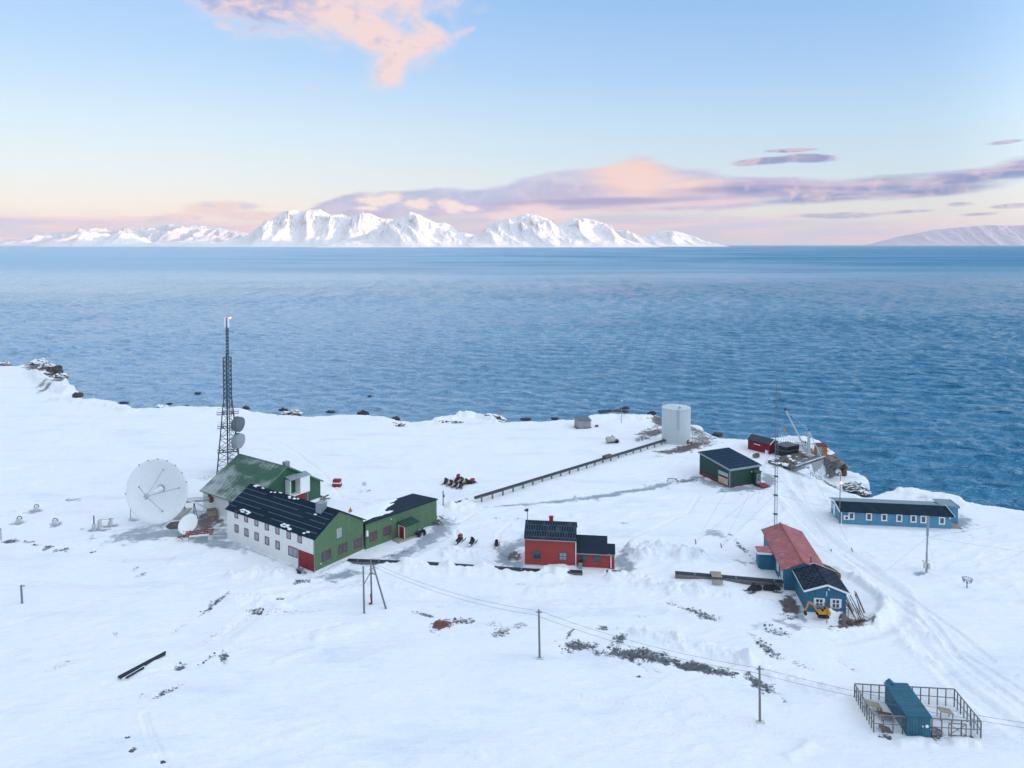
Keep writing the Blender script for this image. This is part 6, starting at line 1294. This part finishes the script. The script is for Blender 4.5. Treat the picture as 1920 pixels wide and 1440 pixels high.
def duct(label, pts, w=.75, z=.40, gaps=True):
    P = [g(*q) for q in pts]; t = thing('pipe_duct', label, 'pipeline', (P[0].x, P[0].y, 0)); O = P[0]
    s_ = MB(); l = MB(); j = MB()
    for a, b in zip(P[:-1], P[1:]):
        a = a - O; b = b - O; za = Vector((0, 0, 1)); nrm = (b - a).normalized().cross(za) * w / 2
        s_.hexa([a - nrm - za * .3, b - nrm - za * .3, b + nrm - za * .3, a + nrm - za * .3, a - nrm + za * z, b - nrm + za * z, b + nrm + za * z, a + nrm + za * z])
        n2 = nrm * 1.12; l.hexa([a - n2 + za * (z + .003), b - n2 + za * (z + .003), b + n2 + za * (z + .003), a + n2 + za * (z + .003), a - n2 + za * (z + .08), b - n2 + za * (z + .08), b + n2 + za * (z + .08), a + n2 + za * (z + .08)])
        n_ = max(1, int((b - a).length / 3.2))
        for i in range(n_):
            c = a.lerp(b, (i + .5) / n_); d = (b - a).normalized() * .05; n3 = nrm * 1.14; j.hexa([c - d - n3 + za * (z + .07), c + d - n3 + za * (z + .07), c + d + n3 + za * (z + .07), c - d + n3 + za * (z + .07), c - d - n3 + za * (z + .1), c + d - n3 + za * (z + .1), c + d + n3 + za * (z + .1), c - d + n3 + za * (z + .1)])
    s_.build('duct_side', duct_wood, t); l.build('duct_lid', duct_top, t); j.build('lid_joint', trim_grey, t); return t
duct('long boarded duct with dark lid running from the green gable past the red house', [(652, 1055), (770, 1059), (912, 1068), (1000, 1074), (1092, 1077)])
duct('short dark duct piece surfacing at the low wing of the red house', [(1137, 1076), (1178, 1079)])
duct('boarded duct with dark lid ending at the blue red roofed house', [(1266, 1083), (1340, 1089), (1420, 1096), (1483, 1101)], .8, .75)
p = onground(1343, 1089); t = thing('duct_steps', 'small tan wooden footbridge stepping over the duct near the blue house', 'footbridge', p, R(-8))
m = MB()
for i in range(5): m.box(-.75, .75, -.9 + i * .38, -.9 + i * .38 + .34, .86, .92)
m.build('deck', tan_board, t)
for y in (-1.35, 1.2):
    m = MB(); m.hexa([(-.75, y - .25, .2), (.75, y - .25, .2), (.75, y + .35, .5), (-.75, y + .35, .5), (-.75, y - .25, .27), (.75, y - .25, .27), (.75, y + .35, .57), (-.75, y + .35, .57)]); m.build('step', tan_board, t)
for x in (-.72, .72): m = MB(); m.beam((x, -1.5, .05), (x, -.8, .84), .07, .12); m.beam((x, .8, .84), (x, 1.5, .05), .07, .12); m.build('side_beam', wood_brown, t)
# pile of pipes on the snow
a, b = onground(226, 1275), onground(314, 1226); t = thing('pipe_pile', 'few dark pipes and one pale plank lying alone on the open snow', 'pipes', a, head(a, b)); L = (b - a).length
for i, (y, z, r_, l0, l1, mt) in enumerate(((.35, .25, .13, 0, 1, duct_top), (.05, .22, .13, 0, .95, duct_top), (-.25, .15, .07, 0, .46, white_paint), (-.5, .18, .12, .06, .42, duct_top))):
    m = MB(); m.tube((L * l0, y, z), (L * l1, y, z - (.25 if l1 > .9 else 0)), r_, n=8); m.build('pipe', mt, t)

# ================================================================== poles, masts and wires
def pole_top(px, pb, pt): p = onground(px, pb); return p, zt(p, pt) - p.z
wires = []
U1, h1 = pole_top(1012, 1236, 1143); t = thing('utility_pole', 'grey wooden power pole standing alone on the snow below the red house', 'utility pole', U1, 0, 'power line poles')
m = MB(); m.tube((0, 0, -.3), (-.12, 0, h1), .14, .11, 8); m.build('post', wood_pole, t)
m = MB(); m.beam((-.5, 0, h1 - .3), (.3, 0, h1 - .3), .09, .09); m.build('crossarm', wood_pole, t)
for x in (-.45, .2): m = MB(); m.lathe([(.03, 0), (.07, .03), (.05, .1), (.07, .16), (.02, .2)], 8, (x, 0, h1 - .25)); m.build('insulator', white_panel, t)
m = MB(); m.box(-.35, .45, -.2, .2, -.2, .16); m.build('footing', concrete_white, t)
pole_proto = t
U2, h2 = pole_top(1425, 1355, 1250)
t = copy_tree(pole_proto, U2, 0, 'grey wooden power pole standing between the dog yard and the bare stony patch')
# three-legged pole group
Lp = [pole_top(683, 1150, 1062), pole_top(697, 1133, 1051), pole_top(725, 1142, 1056)]
t = thing('pole_group', 'group of three wooden poles, one slanting, at the start of the power line', 'utility pole', Lp[1][0])
O = Lp[1][0]; base = [q[0] - O for q in Lp]
tops = [base[0] + Vector((-.1, 0, Lp[0][1])), base[1] + Vector((-.1, 0, Lp[1][1])), base[1] + Vector((.25, -.1, Lp[1][1] - .6))]
for a, b in zip(base, tops): m = MB(); m.tube(a - Vector((0, 0, .3)), b, .14, .11, 8); m.build('post', wood_pole, t)
m = MB(); m.beam(tops[0] - Vector((0, 0, 2.6)), tops[1] - Vector((0, 0, 1.6)), .1, .12); m.beam(base[1].lerp(tops[1], .72), base[2].lerp(tops[2], .78), .1, .12); m.build('brace', wood_pole, t)
m = MB(); m.tube((0, -.15, .2), (-.1, -.15, 1.5), .11, n=7); m.tube((-.35, -.15, .15), (.05, -.15, .25), .11, n=7); m.build('red_sleeve', red_paint, t)
for x in (-.1, .3): m = MB(); m.lathe([(.03, 0), (.08, .05), (.05, .12), (.02, .2)], 8, tops[1] + Vector((x, -.15, -.35))); m.build('insulator', black_paint, t)
def span(name, label, a, b, sag, rad=.015, n=18, cat='power line', group=None):
    m = MB(); P = []
    for i in range(n + 1): q = a.lerp(b, i / n); q = q - Vector((0, 0, sag * 4 * (i / n) * (1 - i / n))); P.append(q - a)
    for u, v in zip(P[:-1], P[1:]): m.tube(u, v, rad, n=4)
    o = m.build(name, wire_mat); o.location = a; return tag(o, label, cat, group)
s1 = O + tops[1]; e = g(1920, 1362); 
far_a = g(1839, 1357, 3.4); far_b = Vector((62, 66, 4.6))
for k_, (dz, dx) in enumerate(((-.3, .2), (-.75, -.45))):
    q = ('upper', 'lower')[k_]
    span('power_wire', f'{q} wire of the power line from the three poles to the lone pole', s1 + Vector((.2, 0, dz)), U1 + Vector((dx - .1, 0, h1 + dz + .1)), .9, group='power line wires')
    span('power_wire', f'{q} wire of the power line between the two single poles', U1 + Vector((dx - .1, 0, h1 + dz + .1)), U2 + Vector((dx - .1, 0, h2 + dz + .1)), .7, group='power line wires')
    span('power_wire', f'{q} wire of the power line passing over the dog yard', U2 + Vector((dx - .1, 0, h2 + dz + .1)), far_b + Vector((0, 0, dz)), .9, group='power line wires')
# guyed radio mast
mp = g(1453, 1035); mh = zt(mp, 706); t = thing('radio_mast', 'very thin guyed lattice radio mast rising behind the red tiled roof', 'radio mast', (mp.x, mp.y, 0))
ml, N, b, tc = new_mat('mast_steel'); b.inputs['Roughness'].default_value = .6; b.inputs['Metallic'].default_value = .2
N.put(b.inputs['Base Color'], (.15, .19, .26, 1))
m = MB(); c3 = [(.26 * math.cos(R(a)), .26 * math.sin(R(a))) for a in (90, 210, 330)]
for x, y in c3: m.tube((x, y, 0), (x, y, mh), .030, n=4)
for i in range(int(mh / .55)):
    z = i * .55
    for j in range(3): a, b2 = c3[j], c3[(j + 1) % 3]; m.tube((*a, z), (*b2, z + .55), .014, n=4)
m.build('lattice', ml, t)
m = MB()
for z in (3, 6.2, 9.3, 12.4): m.box(-.3, .3, -.3, .3, z, z + .12)
m.build('joint_plate', dark_metal, t)
anch = [(1305, 1017), (1353, 1025), (1599, 1034), (1560, 1036), (1420, 944), (1680, 985)]
m = MB()
for i, q in enumerate(anch):
    e = g(*q) - Vector((mp.x, mp.y, 0))
    for zz in ((9.5, 18) if i % 2 else (12.5, 24)): m.tube((0, 0, zz), e, .012, n=3)
m.build('guy_wire', wire_mat, t)
for q in anch[:4]:
    e = g(*q) - Vector((mp.x, mp.y, 0)); m = MB(); m.tube(e + Vector((0, 0, -.3)), e + Vector((-.1, .2, .5)), .07, n=6); m.build('anchor', dark_metal, t)
# grey mast with boxes
p, hh = pole_top(1737, 1073, 968); t = thing('antenna_mast', 'grey stepped steel mast with two pale boxes at its foot, standing on open snow', 'mast', p)
m = MB(); m.tube((0, 0, -.2), (0, 0, hh * .35), .14, .14, 10); m.tube((0, 0, hh * .35), (.05, 0, hh * .65), .11, .11, 10); m.tube((.05, 0, hh * .65), (.1, 0, hh), .17, .17, 10); m.build('pole', grey_metal, t)
for x, z in ((-.3, .7), (.25, .55)): m = MB(); m.box(x - .17, x + .17, -.25, .05, z, z + .85); m.build('cabinet', plain('cream_box', (.55, .53, .46), .6), t)
m = MB(); m.tube((-.5, 0, 1.7), (.6, 0, 1.9), .03, n=5); m.ball((-.55, 0, 1.75), .12, 6); m.build('sensor_arm', grey_metal, t)
m = MB()
for q in ((1755, 1069), (1660, 1072), (1870, 985), (1950, 1040)): e = g(*q) - p; m.tube((0, 0, hh * .62), (e.x, e.y, .05), .012, n=3)
m.build('guy_wire', wire_mat, t)
# wind gauge on a short post
p, hh = pole_top(1813, 1103, 1086); t = thing('ring_gauge', 'snow gauge with a ring of hanging slats on a short post', 'gauge', p)
m = MB(); m.tube((0, 0, -.2), (0, 0, hh), .08, n=8); m.build('post', wood_pole, t)
m = MB(); n = 16
for i in range(n):
    a = 6.283 * i / n; x, y = .68 * math.cos(a), .68 * math.sin(a); m.hexa([(x * .72, y * .72, hh - .45), (x * .72 + .08, y * .72, hh - .45), (x * .72 + .08, y * .72 + .03, hh - .45), (x * .72, y * .72 + .03, hh - .45), (x, y, hh + .15), (x + .1, y, hh + .15), (x + .1, y + .03, hh + .15), (x, y + .03, hh + .15)])
    b2 = 6.283 * (i + 1) / n; m.tube((x, y, hh + .12), (.68 * math.cos(b2), .68 * math.sin(b2), hh + .12), .025, n=4)
m.build('slat_ring', grey_metal, t)
m = MB(); m.lathe([(.16, hh - .35), (.18, hh + .1), (.14, hh + .1), (.01, hh - .2)], 12); m.build('bucket', white_panel, t)
# beacon pole before the long building
p, hh = pole_top(1574, 981, 892); t = thing('beacon_pole', 'tall pole with a lit red lamp and wind cups before the long pale blue building', 'pole', p)
m = MB(); m.tube((0, 0, -.2), (.03, 0, hh), .10, .07, 8); m.build('pole', wood_pole, t)
zl = zt(p, 905) - p.z; m = MB(); m.ball((.12, -.15, zl), .2, 7); m.build('beacon_lamp', red_glow, t)
m = MB(); m.tube((-.45, 0, hh), (.45, 0, hh), .03, n=5)
for x in (-.45, .45): m.lathe([(.02, 0), (.18, .06), (.18, .12), (.02, .16)], 8, (x, 0, hh)); m.tube((x, 0, hh), (x, 0, hh + .3), .03, n=5)
m.build('wind_cups', black_paint, t)
# lamp posts, small posts
def lamp_post(px, pb, pt, label, mt, dirx=-1):
    p, hh = pole_top(px, pb, pt); t = thing('lamp_post', label, 'lamp post', p)
    m = MB(); m.tube((0, 0, -.2), (0, 0, hh), .08, .06, 8); m.build('pole', mt, t)
    m = MB(); m.hexa([(dirx * .1 - .25, -.14, hh - .05), (dirx * .1 + .25, -.14, hh - .05), (dirx * .1 + .25, .14, hh - .05), (dirx * .1 - .25, .14, hh - .05), (dirx * .1 - .18, -.1, hh + .22), (dirx * .1 + .18, -.1, hh + .22), (dirx * .1 + .18, .1, hh + .22), (dirx * .1 - .18, .1, hh + .22)]); m.build('lamp_head', dark_metal if dirx < 0 else white_panel, t); return t
lamp_post(1165, 793, 752, 'thin lamp post with pale head standing at the shore between hut and tank', grey_metal, 1)
p = FR.w(-.1, 5.1); t = lamp_post(987, 984, 957, 'short floodlight post rising behind the corner of the red house', grey_metal); t.location = (p.x, p.y, 0)
hh = zt(p, 957); kids(t)
for c_ in kids(t): bpy.data.objects.remove(c_)
m = MB(); m.tube((0, 0, -.2), (0, 0, hh), .09, .07, 8); m.build('pole', grey_metal, t); m = MB(); m.box(-.3, .15, -.2, .2, hh - .1, hh + .25); m.tube((-.3, 0, hh + .05), (-.42, 0, hh - .05), .2, n=10); m.build('lamp_head', dark_metal, t)
p, hh = pole_top(41, 1131, 1097); t = thing('sensor_post', 'stubby grey post with a small arm standing alone on open snow', 'post', p); m = MB(); m.tube((.05, 0, -.2), (-.05, 0, hh), .15, .12, 8); m.build('post', wood_pole, t); m = MB(); m.beam((-.05, 0, hh - .1), (.35, 0, hh - .1), .08, .08); m.box(.25, .42, -.1, .1, hh - .2, hh - .02); m.build('arm', trim_grey, t)
p, hh = pole_top(831, 948, 920); t = thing('junction_pole', 'dark short pole with brackets and a box beside the end of the low wing', 'pole', p); m = MB(); m.tube((0, 0, -.2), (0, 0, hh), .11, .09, 8); m.build('post', wood_pole, t)
m = MB(); m.beam((-.3, 0, hh - .25), (.1, 0, hh - .25), .05, .05); m.beam((-.2, 0, hh - .6), (.3, 0, hh - .7), .05, .05); m.build('bracket', dark_metal, t); m = MB(); m.box(.03, .28, -.14, .1, hh * .58, hh * .58 + .35); m.build('box', dark_metal, t)
p, hh = pole_top(2, 1013, 992); t = thing('marker_post', 'thin dark marker post on the snow at the frame edge', 'post', p); m = MB(); m.tube((0, 0, -.2), (0, 0, hh), .06, n=6); m.build('post', dark_metal, t); m = MB(); m.tube((0, 0, hh), (0, 0, hh + .1), .1, n=8); m.build('cap', dark_metal, t)
p, hh = pole_top(245, 975, 951); t = thing('stay_post', 'thin dark rod on a concrete foot beside the huge dish', 'post', p); m = MB(); m.tube((0, 0, -.1), (0, 0, hh), .05, n=6); m.build('rod', dark_metal, t); m = MB(); m.taper((0, 0), (.4, .35), -.2, .4, .6); m.build('foot', concrete_white, t)
# old anchor blocks
def anchor_block(px, py, label, s_=.55, arch=False):
    p = onground(px, py); t = thing('anchor_block', label, 'concrete block', p, R(10), 'old concrete anchor blocks in the snow'); m = MB(); m.taper((0, 0), (s_, s_ * .7), -.2, .55, .75); m.build('block', concrete_white, t)
    m = MB()
    for i in range(8): a, b = math.pi * i / 8, math.pi * (i + 1) / 8; m.tube((.42 * math.cos(a), .1, .45 + .5 * math.sin(a)), (.42 * math.cos(b), .1, .45 + .5 * math.sin(b)), .08, n=5)
    m.build('hoop', rust if arch else dark_metal, t); return t
anchor_block(68, 955, 'concrete anchor block with rusty hoop, farthest of the three on the left snow', .4, True); anchor_block(36, 978, 'concrete anchor block with dark hoop, nearest the frame edge'); anchor_block(103, 982, 'concrete anchor block with dark hoop, nearest the twin instrument blocks')
p = onground(180, 993); t = thing('instrument_block', 'pair of pale concrete drums with a dark upright pipe', 'instrument', p, R(15))
for x, y, h_ in ((-.25, -.2, 1.1), (.45, .5, 1.5)): m = MB(); m.lathe([(.36, -.2), (.36, h_), (.01, h_ + .03)], 14, (x, y, 0)); m.build('drum', concrete_white, t)
m = MB(); m.tube((-.25, -.2, 1.1), (-.25, -.2, 2.6), .1, n=8); m.build('pipe', dark_metal, t)
m = MB(); m.tube((.45, .5, 1.6), (2.6, 1.0, 1.3), .03, n=4); m.build('cable', dark_metal, t)
p = onground(207, 985); t = thing('instrument_block', 'single pale concrete drum with a small top fitting', 'instrument', p, R(15)); m = MB(); m.lathe([(.38, -.2), (.38, .8), (.01, .83)], 14); m.build('drum', concrete_white, t); m = MB(); m.tube((0, 0, .8), (0, 0, 1.3), .1, n=8); m.beam((-.3, 0, 1.25), (.5, 0, 1.2), .06, .06); m.build('fitting', grey_metal, t)
# grey shore hut, water tank, red crate, weather screen
FS = Frame(g(1093, 803), 35); p = FS.w(0, 0); t = thing('shore_hut', 'little grey board hut with slanting blue grey roof at the shore', 'hut', (p.x, p.y, gz(p.x, p.y)), R(20))
m = MB(); m.hexa([(-1.7, -.9, .2), (2.0, -.9, .2), (2.0, 1.9, .2), (-1.7, 1.9, .2), (-1.7, -.9, 2.3), (2.0, -.9, 2.1), (2.0, 1.9, 2.75), (-1.7, 1.9, 2.95)]); m.build('wall', boards('grey_upright_boards', (.33, .31, .32), 'xy', .3, .6, vary=.3, gap=.5), t)
m = MB(); slab(m, [(-1.85, -1.05, 2.27), (2.15, -1.05, 2.05), (2.15, 2.05, 2.78), (-1.85, 2.05, 3.0)], .1); m.build('roof', plain('blue_grey_roof', (.10, .15, .19), .6), t)
m = MB(); m.box(-1.9, 2.1, -1.0, 2.0, -.4, .197); m.build('footing', wood_brown, t)
p = onground(1119, 800); t = thing('fish_crate', 'small orange red crate on the snow by the grey shore hut', 'crate', p, R(20)); m = MB(); m.box(-.4, .4, -.25, .25, -.05, .4); m.build('body', pink_red, t); m = MB(); m.box(-.42, .42, -.27, .27, .403, .46); m.build('lid', red_paint, t)
p = onground(1146, 831); t = thing('tank_trailer', 'pale round water tank on a wheeled frame standing on the snow', 'tank trailer', p, R(18))
m = MB(); m.lathe([(.05, -1.2), (.55, -1.15), (.72, -1.0), (.72, 1.0), (.55, 1.15), (.05, 1.2)], 20, (-.2, 0, 1.0), Matrix.Rotation(R(90), 3, 'Y')); m.build('tank', plain('dull_cream', (.42, .43, .38), .6, vary=.2, streak=.2), t, True)
m = MB(); m.box(-1.3, 1.5, -.45, -.3, .2, .32); m.box(-1.3, 1.5, .3, .45, .2, .32); m.beam((1.4, 0, .25), (2.4, 0, .2), .12, .1); m.box(1.0, 1.9, -.5, .5, .35, .8); m.build('chassis', dark_metal, t)
for y in (-.65, .65): m = MB(); m.lathe([(.05, -.1), (.34, -.1), (.38, 0), (.34, .1), (.05, .1)], 14, (1.3, y, .32), Matrix.Rotation(R(90), 3, 'X')); m.build('wheel', black, t)
m = MB(); m.tube((.3, 0, 1.65), (.3, 0, 1.95), .16, n=10); m.build('filler_cap', dark_metal, t)
p = onground(632, 911); t = thing('red_container', 'small red crate with a white band standing alone on the snow', 'crate', p, R(-6)); m = MB(); m.box(-.85, .85, -.6, .6, -.1, .65); m.box(-.75, .75, -.5, .6, .85, 1.3); m.build('body', red_paint, t); m = MB(); m.box(-.88, .88, -.63, .63, .653, .85); m.build('band', white_paint, t); m = MB(); m.box(-.8, .8, -.55, .65, 1.303, 1.38); m.build('lid', red_door, t)
p = onground(683, 921); t = thing('weather_screen', 'white louvred weather screen on thin stilts', 'weather station', p, R(10))
for x, y in ((-.35, -.3), (.35, -.3), (.35, .3), (-.35, .3)): m = MB(); m.tube((x * 1.6, y * 1.6, -.1), (x, y, 1.3), .04, n=5); m.build('leg', white_panel, t)
m = MB(); m.box(-.42, .42, -.36, .36, 1.3, 2.0); m.build('louvre_box', plain('louvre_white', (.6, .63, .66), .6), t); m = MB(); slab(m, [(-.5, -.44, 2.01), (.5, -.44, 2.01), (.5, .44, 2.12), (-.5, .44, 2.12)], .05); m.build('roof', white_panel, t)
m = MB(); m.beam((.6, -.5, .2), (1.3, -.3, .35), .12, .1); m.tube((-.5, -.3, .1), (-1.1, -.6, 0), .04); m.build('step', wood_brown, t)
# ------------------------------------------------------------------ coastal rocks and skerries
for i, (px, py, sx, sy, sz, lb) in enumerate(((303, 763, 3.0, 1.0, .8, 'flat dark rock with a snow cap at the shore nearest the headland bay'), (348, 763, 1.6, .8, .6, 'small dark rock at the waterline beside the flat snow capped one'), (371, 737, 1.3, .7, .35, 'lone black skerry in the open water off the bay'),
                                              (548, 776, 3.4, 1.2, 1.3, 'snow capped boulder at the shore beyond the tower'), (531, 770, 1.6, .8, .8, 'dark low rock just off the shore beyond the tower'), (680, 777, 2.0, 1.0, 1.3, 'dark wedge shaped rock in the water off the middle shore'),
                                              (693, 743, .9, .5, .3, 'tiny skerry far off the middle shore'), (918, 787, 6.0, 1.6, 1.9, 'long black rock with three snow pads at the shore'), (1150, 772, 5.2, 1.3, .8, 'long flat brown skerry off the lamp post'), (1172, 765, 1.6, .8, .5, 'small skerry behind the long flat brown one'),
                                              (1133, 771, 1.4, .8, .5, 'low skerry at the outer end of the long flat brown one'), (1222, 776, 1.4, .8, .7, 'small dark rock at the shore edge before the pale tank'), (232, 755, 1.6, .8, .6, 'dark wet rock at the foot of the headland cornice'), (318, 757, 1.0, .6, .35, 'low black rock awash just off the flat snow capped one'), (462, 765, 1.4, .7, .6, 'dark rock at the waterline next to the tower'), (620, 772, 1.6, .8, .45, 'flat black rock awash between boulder and wedge shaped rock'), (742, 785, 1.5, .8, .7, 'dark shore rock behind the broken pallet'), (985, 786, 1.8, .8, .5, 'low dark rock off the shore past the long black one'), (1040, 785, 1.3, .7, .45, 'small wet rock off the shore before the grey hut'), (1345, 815, 1.6, .9, .6, 'dark rock at the waterline between tank and boathouse'))):
    crag('rock', lb, px, py, SEA + .25 if py < 776 else SEA + 2.0, sx, sy, sz, 40 + i * 3, (i * 23) % 40 - 20, snowrock if i in (0, 3, 7) else rock_mat)
for i, (px, py, sx, sy, sz, lb) in enumerate(((78, 681, 3.4, 1.5, 2.0, 'dark jagged crag on the crest of the snowy headland'), (92, 690, 3.0, 1.6, 2.0, 'dark jagged crag below the crest crag of the headland'), (104, 697, 2.6, 1.8, 2.4, 'steep dark crag at the outer edge of the headland'), (86, 699, 3.2, 1.2, 1.0, 'low ribbed rock half under snow on the headland slope'),
                                              (62, 682, 2.6, 1.2, 1.2, 'small dark crag at the landward end of the headland crest'), (146, 741, 1.5, 1.1, 1.0, 'black rock at the snowy tip of the headland'), (112, 708, 2.0, 1.4, 1.6, 'reddish dark rock above the lower headland snowfield'), (6, 684, 2.4, 1.4, 1.6, 'snowy rock hump at the frame edge beyond the headland'))):
    crag('rock', lb, px, py, .3, sx * 1.3, sy * 1.3, sz * .85, 90 + i * 3, (i * 31) % 50 - 25, snowrock if i not in (2, 5) else rock_mat)
# ------------------------------------------------------------------ a person behind the gable roof
pp = g(657, 970, 0)
pz = zt(pp, 953) - 1.78
t = thing('person', 'person in a yellow jacket and dark trousers seen over the dark gable roof', 'person', (pp.x, pp.y, max(gz(pp.x, pp.y), 0) ), R(10))
def skinned(name, verts, edges, radii, mt, parent, root=0):
    me = bpy.data.meshes.new(name); me.from_pydata(verts, edges, []); o = link(name, me, mt, parent); o.modifiers.new('skin', 'SKIN'); sv = me.skin_vertices[0].data
    for i, r in enumerate(radii): sv[i].radius = (r, r); sv[i].use_root = (i == root)
    s2 = o.modifiers.new('sub', 'SUBSURF'); s2.levels = 1; s2.render_levels = 1
    return o
V = [(0, 0, .95), (0, 0, 1.2), (0, 0, 1.42), (0, 0, 1.52), (0, -.01, 1.62), (0, 0, 1.74), (-.1, 0, .88), (-.11, -.02, .5), (-.12, .02, .08), (-.12, -.12, .04), (.1, 0, .88), (.11, .02, .5), (.12, .02, .08), (.12, -.12, .04), (-.2, 0, 1.4), (-.27, .02, 1.14), (-.24, -.12, .95), (.2, 0, 1.4), (.27, .02, 1.14), (.24, -.12, .95)]
Ed = [(0, 1), (1, 2), (2, 3), (3, 4), (4, 5), (0, 6), (6, 7), (7, 8), (8, 9), (0, 10), (10, 11), (11, 12), (12, 13), (2, 14), (14, 15), (15, 16), (2, 17), (17, 18), (18, 19)]
Rd_ = [.15, .14, .13, .06, .095, .09, .10, .075, .06, .05, .10, .075, .06, .05, .07, .055, .05, .07, .055, .05]
body = skinned('body', V, Ed, Rd_, trouser_dark, t)
J = [0, 1, 2, 14, 15, 16, 17, 18, 19]; ix = {a: i for i, a in enumerate(J)}
skinned('jacket', [V[a] for a in J], [(ix[a], ix[b]) for a, b in Ed if a in ix and b in ix], [Rd_[a] + .035 for a in J], jacket_yellow, t)
m = MB(); m.ball((0, -.075, 1.65), .075, 8, (1, .6, 1.15)); m.build('face', skin, t, True)
m = MB(); m.ball((0, .02, 1.72), .125, 8, (1, 1, .85)); m.build('hat', trouser_dark, t, True)

# ------------------------------------------------------------------ loose stones lying in the bare patches
rs = random.Random(12); m = MB()
for (cx, cy, rx, ry, t_, st, kind) in BARE:
    if kind not in (0, 2, 3) or st < .7: continue
    for _ in range(min(60, int(rx * ry * .10) + 4)):
        a, q = rs.uniform(0, 6.283), math.sqrt(rs.random()) * 1.15
        dx, dy = q * rx * math.cos(a), q * ry * math.sin(a); c_, s_ = math.cos(R(t_)), math.sin(R(t_))
        w = g(cx + dx * c_ - dy * s_, cy - (dx * s_ + dy * c_)); r_ = rs.uniform(.04, .13) * (1.8 if rs.random() < .12 else 1)
        o_ = len(m.v); m.lathe([(r_ * .3, -.5 * r_), (r_, -.1 * r_), (r_ * .75, .55 * r_), (.01, .7 * r_)], 5, (w.x, w.y, 0))
        for i in range(o_, len(m.v)):
            p = m.v[i]; m.v[i] = (w.x + (p[0] - w.x) * 1.3 + rs.uniform(-.3, .3) * r_, p[1] + rs.uniform(-.3, .3) * r_, p[2])
v = np.array(m.v); zz_ = land(v[:, 0], v[:, 1]); m.v = [(a, b, c + z_) for (a, b, c), z_ in zip(m.v, zz_)]
o = m.build('loose_stones', plain('loose_stone', (.10, .10, .105), .95, vary=.6, scale=3)); o['kind'] = 'stuff'; o['label'] = 'loose dark stones in the bare patches'

# ------------------------------------------------------------------ thin sea haze over the whole bay
hm = bpy.data.materials.new('haze_air'); hm.use_nodes = True; hn = hm.node_tree; hn.nodes.clear()
ho = hn.nodes.new('ShaderNodeOutputMaterial'); hv = hn.nodes.new('ShaderNodeVolumePrincipled'); hn.links.new(hv.outputs[0], ho.inputs['Volume'])
hv.inputs['Color'].default_value = (0.90, 0.93, 1.0, 1); hv.inputs['Density'].default_value = 0.9e-5; hv.inputs['Anisotropy'].default_value = 0.0
m = MB(); m.box(-72000, 72000, -22000, 72000, -36, 1950); o = m.build('haze', hm); o['kind'] = 'stuff'; o['label'] = 'thin pale haze over the bay'
